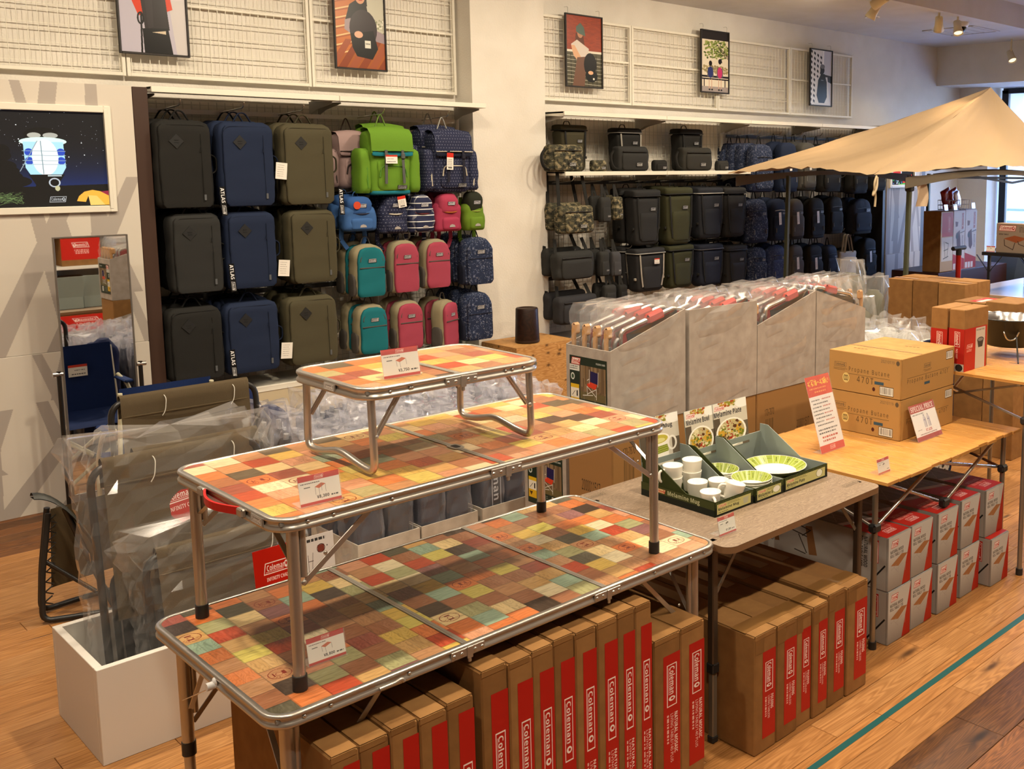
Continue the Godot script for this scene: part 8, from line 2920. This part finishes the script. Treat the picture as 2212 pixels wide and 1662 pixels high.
# ------------------------------------------------------------------ mirror and what it shows
func build_mirror_corner():
	var o := thing("standing_mirror", "tall framed standing mirror before the tree-printed panel", "mirror", Vector3(1.735, 0, -5.985))
	var lm := mat(Color(0.55, 0.53, 0.5), 0.35, 0.8)
	var st := mb()
	box(st, Vector3(0, 0.8, 0), Vector3(0.342, 1.36, 0.003), 0.0)
	part("glass", st, mat(Color(0.93, 0.93, 0.92), 0.015, 1.0), o)
	st = mb()
	for s in [-1, 1]: box(st, Vector3(s * 0.173, 0.8, -0.003), Vector3(0.008, 1.372, 0.016), 0.001)
	for y in [0.117, 1.483]: box(st, Vector3(0, y, -0.003), Vector3(0.338, 0.008, 0.016), 0.001)
	part("frame", st, lm, o)
	st = mb()
	box(st, Vector3(0, 0.8, -0.009), Vector3(0.34, 1.36, 0.008), 0.0)
	part("backing", st, mat(Color(0.3, 0.28, 0.26), 0.8), o)
	for s in [-1, 1]:
		st = mb()
		tube(st, [Vector3(s * 0.196, 0.0, 0.0), Vector3(s * 0.196, 0.79, 0.0)], 0.011, 10)
		var post := part("stand_post", st, mat(Color(0.2, 0.19, 0.18), 0.3, 0.7), o)
		st = mb()
		tube(st, [Vector3(s * 0.178, 0.775, 0.0), Vector3(s * 0.224, 0.775, 0.0)], 0.012, 12)
		part("pivot_knob", st, steel(), post)
		st = mb()
		box(st, Vector3(s * 0.196, 0.012, 0.0), Vector3(0.03, 0.024, 0.4), 0.006)
		part("foot_bar", st, lm, o)
	# blue chair that faces the mirror
	var c := thing("folding_chair", "blue sling folding chair with cream crossed legs, seen in the mirror", "folding chair", Vector3(1.80, 0, -5.36))
	var blue := fabric(Color(0.012, 0.035, 0.15))
	st = mb()
	sheet(st, 10, 10, func(u, v): return Vector3((0.5 - u) * 0.42, 0.80 - v * 0.42, 0.12 - v * 0.06 + 0.03 * sin(v * PI) * sin(u * PI)))
	part("backrest", st, blue, c)
	st = mb()
	sheet(st, 10, 10, func(u, v): return Vector3((0.5 - u) * 0.46, 0.42 - 0.04 * sin(u * PI) * sin(v * PI) - (0.03 if v > 0.92 else 0.0), 0.08 - v * 0.36))
	part("seat", st, blue, c)
	var creamt := mat(Color(0.8, 0.78, 0.66), 0.4)
	for s in [-1, 1]:
		st = mb()
		tube(st, smooth_path([Vector3(s * 0.22, 0.02, -0.26), Vector3(s * 0.23, 0.4, -0.2), Vector3(s * 0.24, 0.56, -0.06), Vector3(s * 0.235, 0.6, 0.1)], 0.06), 0.011, 8)
		tube(st, [Vector3(s * 0.21, 0.78, 0.13), Vector3(s * 0.22, 0.02, 0.02)], 0.011, 8)
		part("arm_frame", st, creamt, c)
		st = mb()
		box(st, Vector3(s * 0.235, 0.585, 0.0), Vector3(0.05, 0.016, 0.2), 0.006)
		part("armrest", st, fabric(Color(0.02, 0.06, 0.24)), c)
	for z in [-0.27, 0.03]:
		st = mb()
		tube(st, [Vector3(-0.22, 0.02, z), Vector3(0.22, 0.37, z)], 0.01, 8)
		tube(st, [Vector3(0.22, 0.02, z + 0.022), Vector3(-0.22, 0.37, z + 0.022)], 0.01, 8)
		part("crossed_legs", st, creamt, c)
	st = mb()
	label_quad(st, Vector3(0.02, 0.62, 0.085), 0.1, 0.07, Basis(Vector3(0, 1, 0), PI))
	part("price_tag", st, tag_mat("wide"), c)
	# shelf unit across the aisle, reflected in the mirror
	var u := thing("shelf_unit", "white shelf unit across the aisle, visible in the mirror", "shelf", Vector3(3.55, 0, -0.35))
	var wm := mat(Color(0.85, 0.84, 0.8), 0.5)
	for y in [0.03, 0.46, 0.84, 1.22]:
		st = mb()
		box(st, Vector3(0, y, 0), Vector3(1.5, 0.03, 0.4), 0.002)
		part("shelf_board", st, wm, u)
	st = mb()
	box(st, Vector3(0, 0.7, 0.2), Vector3(1.5, 1.4, 0.012), 0.0)
	part("back_panel", st, mat(Color(0.55, 0.54, 0.51), 0.7), u)
	for s in [-1, 1]:
		st = mb()
		box(st, Vector3(s * 0.752, 0.7, 0), Vector3(0.02, 1.4, 0.42), 0.002)
		part("side_panel", st, wm, u)
	var im := canvas(220, 160, RED)
	mark(im, Rect2(60, 30, 100, 40), Color(0.95, 0.9, 0.88), RED, 0.14)
	small_print(im, 66, 84, 90, 3, 12, 7, Color(0.93, 0.75, 0.72), 2)
	var rt := tex(im)
	im = canvas(300, 200, Color(0.26, 0.46, 0.13))
	poly(im, [Vector2(110, 0), Vector2(300, 0), Vector2(300, 200), Vector2(150, 200)], Color(0.55, 0.55, 0.32))
	rect(im, 130, 0, 170, 90, Color(0.22, 0.21, 0.18))
	for a in [[Vector2(210, 180), Vector2(260, 110)], [Vector2(240, 180), Vector2(250, 110)], [Vector2(200, 130), Vector2(270, 130)]]: line(im, a[0], a[1], 6, Color(0.4, 0.3, 0.2))
	ell(im, 96, 130, 12, 12, Color(0.9, 0.9, 0.85)); small_print(im, 40, 90, 60, 4, 22, 6, Color(0.75, 0.85, 0.6), 4)
	var gt := tex(im)
	var bxs := [["red and kraft box on the upper board of the mirrored shelf unit", 3.05, 3.4, 0.856, 1.13, rt, 0.78], ["kraft box with a tent picture on the upper board of the mirrored shelf unit", 3.55, 3.95, 0.856, 1.05, null, 1.0], ["red and kraft box on the middle board of the mirrored shelf unit", 2.98, 3.28, 0.476, 0.74, rt, 0.8], ["green printed box on the middle board of the mirrored shelf unit", 3.5, 4.05, 0.476, 0.76, gt, 1.0], ["red-topped kraft carton low on the mirrored shelf unit", 2.95, 3.5, 0.046, 0.36, rt, 0.5], ["kraft carton low on the mirrored shelf unit", 3.55, 4.15, 0.046, 0.33, null, 0.5]]
	for b in bxs:
		var q := thing("boxed_goods", b[0], "box", Vector3((b[1] + b[2]) / 2, b[3], -0.36), PI, "boxes on the mirrored shelf unit")
		var w: float = b[2] - b[1]
		var h: float = b[4] - b[3]
		st = mb()
		box(st, Vector3(0, h / 2, 0), Vector3(w, h, 0.3), 0.003)
		part("body", st, kraft(1), q)
		if b[5]:
			st = mb()
			label_quad(st, Vector3(0, h * (1.0 - b[6]), 0.1508), w, h * b[6])
			part("front_print", st, printed(b[5], 0.45), q)
		else:
			st = mb()
			label_quad(st, Vector3(w * 0.2, h * 0.2, 0.1508), w * 0.45, h * 0.7)
			part("front_print", st, mat(Color(0.8, 0.79, 0.77), 0.5), q)

# ------------------------------------------------------------------ canopy, cargo boxes and the far corner
func build_far_right():
	# canopy
	var o := thing("canopy", "beige canopy tent with an olive pole by the far window", "canopy tent", Vector3.ZERO)
	var A := Vector3(6.55, 1.783, -4.3)
	var C := Vector3(10.2, 1.80, -4.3)
	var D := Vector3(10.2, 1.79, -5.95)
	var E := Vector3(6.75, 1.78, -5.95)
	var P := Vector3(9.62, 2.63, -4.95)
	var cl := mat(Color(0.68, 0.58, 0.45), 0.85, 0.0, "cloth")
	var fn := FastNoiseLite.new()
	fn.frequency = 2.2
	var side := func(a: Vector3, b: Vector3):
		return func(u, v):
			var base: Vector3 = a.lerp(b, u) + Vector3(0, 0.05 * sin(u * PI), 0)
			var q: Vector3 = base.lerp(P, v)
			q.y -= 0.12 * sin(v * PI) * (0.6 + 0.4 * cos((u - 0.5) * PI * 2))
			q.y += fn.get_noise_2d(u * 12.0, v * 1.5) * 0.03 * (1 - v)
			return q
	var k := 0
	for ab in [[A, C], [E, A], [D, E], [C, D]]:
		var st := mb()
		sheet(st, 24, 16, side.call(ab[0], ab[1]))
		part("roof_panel", st, cl, o)
		st = mb()
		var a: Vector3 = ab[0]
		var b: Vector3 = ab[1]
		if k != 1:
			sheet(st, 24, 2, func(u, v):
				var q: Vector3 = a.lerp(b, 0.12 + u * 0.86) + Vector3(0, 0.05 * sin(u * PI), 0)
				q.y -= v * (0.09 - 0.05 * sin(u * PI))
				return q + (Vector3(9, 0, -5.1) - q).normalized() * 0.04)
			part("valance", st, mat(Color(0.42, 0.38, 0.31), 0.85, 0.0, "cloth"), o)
		k += 1
	var pm := mat(Color(0.30, 0.32, 0.24), 0.45, 0.2)
	var st := mb()
	for p in [[Vector3(7.16, 1.75, -4.36), Vector3(7.1, 0.0, -4.36)], [Vector3(10.0, 1.76, -4.4), Vector3(10.05, 0.0, -4.4)], [Vector3(10.0, 1.76, -5.85), Vector3(10.05, 0.0, -5.88)], [Vector3(7.3, 1.76, -5.7), Vector3(7.25, 0.0, -5.7)]]:
		st = mb()
		bar(st, p[0], p[1], 0.034, 0.034, 0.003)
		part("pole", st, pm, o)
	st = mb()
	bar(st, Vector3(7.16, 1.70, -4.38), Vector3(7.85, 1.79, -4.38), 0.02, 0.012)
	bar(st, Vector3(7.85, 1.79, -4.38), Vector3(9.0, 1.69, -4.38), 0.02, 0.012)
	bar(st, Vector3(9.0, 1.69, -4.38), Vector3(10.0, 1.76, -4.4), 0.02, 0.012)
	bar(st, Vector3(7.16, 1.76, -4.38), Vector3(10.0, 1.72, -4.4), 0.02, 0.012)
	part("truss", st, mat(Color(0.16, 0.15, 0.12), 0.5), o)
	st = mb()
	box(st, Vector3(7.16, 1.70, -4.36), Vector3(0.06, 0.11, 0.06), 0.008)
	part("corner_bracket", st, blackp(), o)
	st = mb()
	tube(st, smooth_path([A + Vector3(0.02, -0.01, 0.01), A + Vector3(-0.03, -0.07, 0.02), A + Vector3(0.0, -0.16, 0.02), A + Vector3(-0.01, -0.24, 0.02)], 0.05), 0.009, 6)
	tube(st, smooth_path([A + Vector3(0.03, -0.02, 0.01), A + Vector3(0.0, -0.1, 0.03), A + Vector3(-0.05, -0.17, 0.02), A + Vector3(0.0, -0.1, 0.01)], 0.04), 0.009, 6)
	part("guy_rope", st, mat(Color(0.75, 0.68, 0.55), 0.8), o)
	st = mb()
	sheet(st, 6, 6, func(u, v): return Vector3(7.22 + u * 0.17, 1.72 - v * 0.2, -4.34 + 0.02 * sin(u * 6.0 + v * 3.0)))
	part("care_label", st, mat(Color(0.75, 0.66, 0.55), 0.8), o)
	# plinth and cargo boxes
	st = mb()
	box(st, Vector3(0, 0.385, 0), Vector3(1.5, 0.77, 0.55), 0.004)
	solo("plinth", st, mat(Color(0.24, 0.12, 0.09), 0.5), "dark brown plinth carrying the tall cargo cartons by the window", "plinth", Vector3(9.85, 0.0005, -5.46))
	var im := canvas(200, 400, Color(0.72, 0.62, 0.48))
	rect(im, 20, 6, 180, 160, RED.darkened(0.12))
	var q := canvas(110, 34, RED.darkened(0.12)); mark(q, Rect2(2, 2, 106, 30), Color(0.9, 0.75, 0.72), RED.darkened(0.12), 0.12); q.rotate_90(CLOCKWISE)
	im.blit_rect(q, Rect2i(0, 0, 34, 110), Vector2i(120, 30))
	rect(im, 20, 172, 180, 160, Color(0.82, 0.82, 0.82))
	for a in [[Vector2(60, 200), Vector2(80, 310)], [Vector2(80, 205), Vector2(130, 215)], [Vector2(130, 215), Vector2(110, 310)], [Vector2(60, 260), Vector2(125, 250)], [Vector2(50, 315), Vector2(130, 300)]]: line(im, a[0], a[1], 6, Color(0.3, 0.3, 0.3))
	var t1 := tex(im)
	im = canvas(200, 400, Color(0.80, 0.80, 0.82))
	q = canvas(110, 34, Color(0.5, 0.06, 0.08)); mark(q, Rect2(2, 2, 106, 30), Color(0.9, 0.85, 0.85), Color(0.5, 0.06, 0.08), 0.1); q.rotate_90(CLOCKWISE)
	im.blit_rect(q, Rect2i(0, 0, 34, 110), Vector2i(140, 14))
	poly(im, [Vector2(30, 70), Vector2(80, 74), Vector2(70, 104), Vector2(36, 106)], Color(0.35, 0.08, 0.1))
	poly(im, [Vector2(50, 150), Vector2(110, 130), Vector2(130, 240), Vector2(100, 270), Vector2(66, 250)], Color(0.32, 0.14, 0.18))
	line(im, Vector2(120, 150), Vector2(190, 140), 6, Color(0.3, 0.3, 0.35)); ell(im, 60, 170, 18, 20, Color(0.15, 0.15, 0.18))
	small_print(im, 150, 170, 30, 9, 10, 6, Color(0.45, 0.45, 0.5), 3)
	poly(im, [Vector2(0, 290), Vector2(200, 330), Vector2(200, 400), Vector2(0, 400)], Color(0.66, 0.1, 0.1))
	rect(im, 10, 356, 40, 40, Color(0.85, 0.85, 0.88)); rect(im, 60, 356, 40, 40, Color(0.85, 0.85, 0.88)); rect(im, 110, 356, 40, 40, Color(0.85, 0.85, 0.88))
	var t2 := tex(im)
	var y := 0.772
	carton_at("cargo_carton", "tall kraft cargo carton with a red print, nearest the bag wall", 9.15, 9.40, y, 1.39, -5.40, -5.2, kraft(0), {"front": [t1]}, "tall cargo cartons on the dark plinth")
	for i in 2: carton_at("cargo_carton", ["tall white cargo carton in the middle of the three on the dark plinth", "tall white cargo carton farthest along the dark plinth"][i], 9.405 + i * 0.25, 9.65 + i * 0.25, y, 1.39 + 0.004 * i, -5.40, -5.2, mat(Color(0.8, 0.8, 0.82), 0.6), {"front": [t2]}, "tall cargo cartons on the dark plinth")
	var bk := thing("wire_basket", "small white wire basket on top of the cargo cartons", "basket", Vector3(9.60, 1.3945, -5.3))
	st = mb()
	for k2 in 9:
		for s in [-1, 1]: tube(st, [Vector3(-0.2 + k2 * 0.05, 0, s * 0.08), Vector3(-0.2 + k2 * 0.05, 0.1, s * 0.085)], 0.003, 5)
	for yy in [0.004, 0.05, 0.1]:
		tube(st, [Vector3(-0.2, yy, -0.08), Vector3(0.2, yy, -0.08), Vector3(0.2, yy, 0.08), Vector3(-0.2, yy, 0.08), Vector3(-0.2, yy, -0.08)], 0.004, 5)
	part("wire_body", st, mat(Color(0.82, 0.82, 0.84), 0.4), bk)
	for i in 2:
		var b := thing("charcoal_bag", ["red foil pouch leaning in the wire basket, rear one", "red and silver foil pouch leaning in the wire basket, front one"][i], "bag", Vector3(9.5 + i * 0.09, 1.405, -5.31 + i * 0.03), 0.0, "foil pouches in the wire basket")
		st = mb()
		soft(st, 0.17, 0.21, 0.05, 0.02, 0.98, 3.0, 4 + i, 0.012)
		var body := part("pouch_body", st, mat(Color(0.55, 0.06, 0.06), 0.3), b)
		st = mb()
		soft(st, 0.1, 0.15, 0.02, 0.01, 0.95, 3.0, 6 + i, 0.006, Vector3(0.03, 0.02, 0.022), 8)
		part("silver_print", st, mat(Color(0.8, 0.78, 0.84), 0.2, 0.4), b)
		b.rotation = Vector3(-0.1, 0, 0.28)
	for i in 3: price_card(["small white card on the kraft cargo carton", "small white card before the wire basket", "small white card at the far end of the cargo cartons"][i], Vector3([9.27, 9.46, 9.84][i], 1.395 if i < 2 else 1.3995, -5.212), 0.07, 0.06, card_tex("c4", "", 2), 0.0, 0.15, "small cards on the cargo cartons")
	# hand pump
	var pu := thing("hand_pump", "red hand pump rod with a black crossbar handle", "pump", Vector3(8.47, 0.0005, -4.62))
	st = mb()
	tube(st, [Vector3(0, 0.02, 0), Vector3(0, 1.07, 0)], 0.024, 14)
	part("barrel", st, mat(Color(0.7, 0.1, 0.07), 0.35), pu)
	st = mb()
	tube(st, [Vector3(-0.11, 1.095, 0), Vector3(0.11, 1.095, 0)], 0.02, 10)
	tube(st, [Vector3(0, 1.03, 0), Vector3(0, 1.09, 0)], 0.027, 10)
	box(st, Vector3(0, 0.012, 0), Vector3(0.2, 0.024, 0.1), 0.006)
	part("handle", st, blackp(), pu)
	# low stage, small black table and its boxed twin
	st = mb()
	box(st, Vector3(0, 0.37, 0), Vector3(3.6, 0.74, 1.4), 0.004)
	var sg := thing("display_stage", "raised stage with a pale wood top under the canopy", "stage", Vector3(9.75, 0.0005, -3.7))
	part("body", st, mat(Color(0.30, 0.17, 0.12), 0.6), sg)
	st = mb()
	box(st, Vector3(0, 0.752, 0), Vector3(3.62, 0.022, 1.42), 0.002)
	part("top_panel", st, mat(Color(0.66, 0.58, 0.5), 0.25), sg)
	var y3 := 0.764
	var tb := thing("black_table", "small black folding table on the stage beneath the canopy", "table", Vector3(8.45, y3, -3.75))
	var bm := mat(Color(0.1, 0.1, 0.11), 0.4, 0.3)
	st = mb()
	box(st, Vector3(0, 0.335, 0), Vector3(0.8, 0.03, 0.85), 0.004)
	part("tabletop", st, bm, tb)
	for s in [[-1, -1], [-1, 0.1], [-1, 1], [1, -1], [1, 1]]:
		st = mb()
		bar(st, Vector3(s[0] * 0.36, 0.0, s[1] * 0.37), Vector3(s[0] * 0.36, 0.32, s[1] * 0.37), 0.024, 0.024)
		bar(st, Vector3(s[0] * 0.36, 0.17, s[1] * 0.37), Vector3(s[0] * 0.36, 0.32, s[1] * 0.37 + 0.12), 0.014, 0.006)
		bar(st, Vector3(s[0] * 0.36, 0.17, s[1] * 0.37), Vector3(s[0] * 0.36, 0.32, s[1] * 0.37 - 0.12), 0.014, 0.006)
		part("leg", st, bm, tb)
	im = canvas(420, 270, Color(0.52, 0.46, 0.40))
	mark(im, Rect2(16, 14, 150, 54), Color(0.6, 0.1, 0.08), Color(0.84, 0.76, 0.72), 0.1, false)
	put_words(im, "MINI TABLE", Rect2(20, 92, 80, 14), Color(0.2, 0.16, 0.14))
	small_print(im, 190, 24, 110, 4, 14, 7, Color(0.32, 0.28, 0.26), 3)
	poly(im, [Vector2(60, 140), Vector2(150, 108), Vector2(260, 130), Vector2(168, 176)], Color(0.52, 0.27, 0.14))
	for a in [[Vector2(66, 150), Vector2(70, 204)], [Vector2(70, 204), Vector2(140, 240)], [Vector2(140, 240), Vector2(156, 176)], [Vector2(180, 160), Vector2(188, 186)], [Vector2(188, 186), Vector2(246, 208)], [Vector2(246, 208), Vector2(250, 144)]]: line(im, a[0], a[1], 6, Color(0.2, 0.14, 0.12))
	poly(im, [Vector2(420, 40), Vector2(420, 270), Vector2(280, 270)], Color(0.66, 0.1, 0.07))
	carton_at("mini_table_box", "brown mini table box with a table picture on the small black table", 8.08, 8.18, y3 + 0.3505, y3 + 0.60, -4.06, -3.6, mat(Color(0.6, 0.5, 0.4), 0.7), {"left": [tex(im)]}, "")
	price_card("small card in front of the mini table box", Vector3(8.065, y3 + 0.3505, -4.10), 0.08, 0.05, card_tex("c4", "", 2), -PI / 2, 0.1, "")
	carton_at("plain_carton", "plain kraft carton on the stage beside the black table", 8.0, 8.4, y3, y3 + 0.2, -3.28, -3.05, kraft(1), {})
	# domed tent
	var tn := thing("dome_tent", "grey-blue dome tent with a red base behind the black table", "tent", Vector3(11.32, 0.0, -5.15))
	st = mb()
	sheet(st, 20, 10, func(u, v):
		var a: float = u * TAU
		var r: float = cos(v * PI / 2)
		return Vector3(-cos(a) * r * 0.62, 0.42 + sin(v * PI / 2) * 0.75, sin(a) * r * 0.62))
	part("fly", st, fabric(Color(0.12, 0.16, 0.24)), tn)
	st = mb()
	sheet(st, 20, 4, func(u, v):
		var a: float = u * TAU
		return Vector3(-cos(a) * (0.62 + 0.08 * v), 0.44 - v * 0.44, sin(a) * (0.62 + 0.08 * v)))
	part("red_skirt", st, fabric(Color(0.33, 0.015, 0.03)), tn)
	# patterned packs and green bagged goods between the display cartons and the plain cartons
	var pim := canvas(256, 256, Color(0.78, 0.77, 0.74))
	rng.seed = 17
	for i in 40:
		ell(pim, rnd(0, 256), rnd(0, 256), rnd(4, 16), rnd(4, 14), Color(0.05, 0.05, 0.07))
		line(pim, Vector2(rnd(0, 256), rnd(0, 256)), Vector2(rnd(0, 256), rnd(0, 256)).lerp(Vector2(128, 128), 0.4), 2, Color(0.2, 0.2, 0.22))
	var pmat := StandardMaterial3D.new()
	pmat.albedo_texture = tex(pim)
	pmat.uv1_triplanar = true
	pmat.uv1_scale = Vector3(4, 4, 4)
	pmat.roughness = 0.7
	rng.seed = 23
	for r in 3:
		for i in 5:
			var b := thing("patterned_pack", "%s black-on-white patterned pack in film, %s row behind the gas cartons" % [ORD[i], ["front", "middle", "back"][r]], "bag", Vector3(4.72 + i * 0.17 + r * 0.08, 0.0, -3.12 - r * 0.2), rnd(-0.2, 0.2), "patterned packs in clear film")
			var h: float = 0.80 + rnd(-0.02, 0.03)
			st = mb()
			soft(st, 0.14, h, 0.15, 0.07, 0.7, 3.0, i + r * 5, 0.014, Vector3.ZERO, 12, 18)
			part("bundle", st, pmat, b)
			st = mb()
			crumple(st, 0.155, h + 0.07, 0.17, 60 + i + r * 5, 0.016, 0.18, Vector3.ZERO, 14, 20, 0.7)
			part("clear_film", st, film(0.07, 0.1), b)
	for i in 2:
		var b := thing("patterned_board", ["navy-edged patterned flat pack nearest the display cartons", "navy-edged patterned flat pack nearest the red grill boxes"][i], "bag", Vector3(4.80 + i * 0.46, 0.0, -2.99), 0.0, "flat patterned packs")
		st = mb()
		prism(st, rrect(0.36, 0.84, 0.03), Vector3(0, 0.425, -0.02), Vector3(1, 0, 0), Vector3(0, 1, 0), Vector3(0, 0, 1), 0.03)
		part("panel", st, pmat, b)
		st = mb()
		var pts := []
		for v in rrect(0.36, 0.84, 0.03): pts.append(Vector3(v.x, v.y + 0.425, 0.01))
		pts.append(pts[0])
		tube(st, pts, 0.009, 6)
		part("navy_edging", st, fabric(Color(0.012, 0.02, 0.06)), b)
		if i == 0:
			st = mb()
			prism(st, PackedVector2Array([Vector2(-0.05, 0.0), Vector2(0.17, -0.06), Vector2(0.17, 0.06), Vector2(-0.1, 0.06)]), Vector3(0, 0.77, 0.0112), Vector3(1, 0, 0), Vector3(0, 1, 0), Vector3(0, 0, 1), 0.003)
			part("navy_panel", st, fabric(Color(0.012, 0.02, 0.06)), b)
	for i in 4:
		var b := thing("bagged_roll", "%s olive bedding roll in clear film beside the plain cartons" % ["front lower", "front upper", "rear lower", "rear upper"][i], "bag", Vector3(5.62 + 0.16 * (i % 2), 0.0, -3.78 - 0.18 * (i / 2)), 0.3 * i, "olive rolls in clear film")
		var h: float = [0.9, 1.02, 1.0, 1.12][i]
		st = mb()
		soft(st, 0.15, h, 0.15, 0.1, 0.6, 2.4, i + 7, 0.014, Vector3.ZERO, 14, 20)
		part("roll", st, fabric(Color(0.17, 0.16, 0.1)), b)
		st = mb()
		crumple(st, 0.17, h + 0.08, 0.17, 80 + i, 0.018, 0.22, Vector3.ZERO, 16, 22, 0.65)
		part("clear_film", st, film(0.08, 0.1), b)
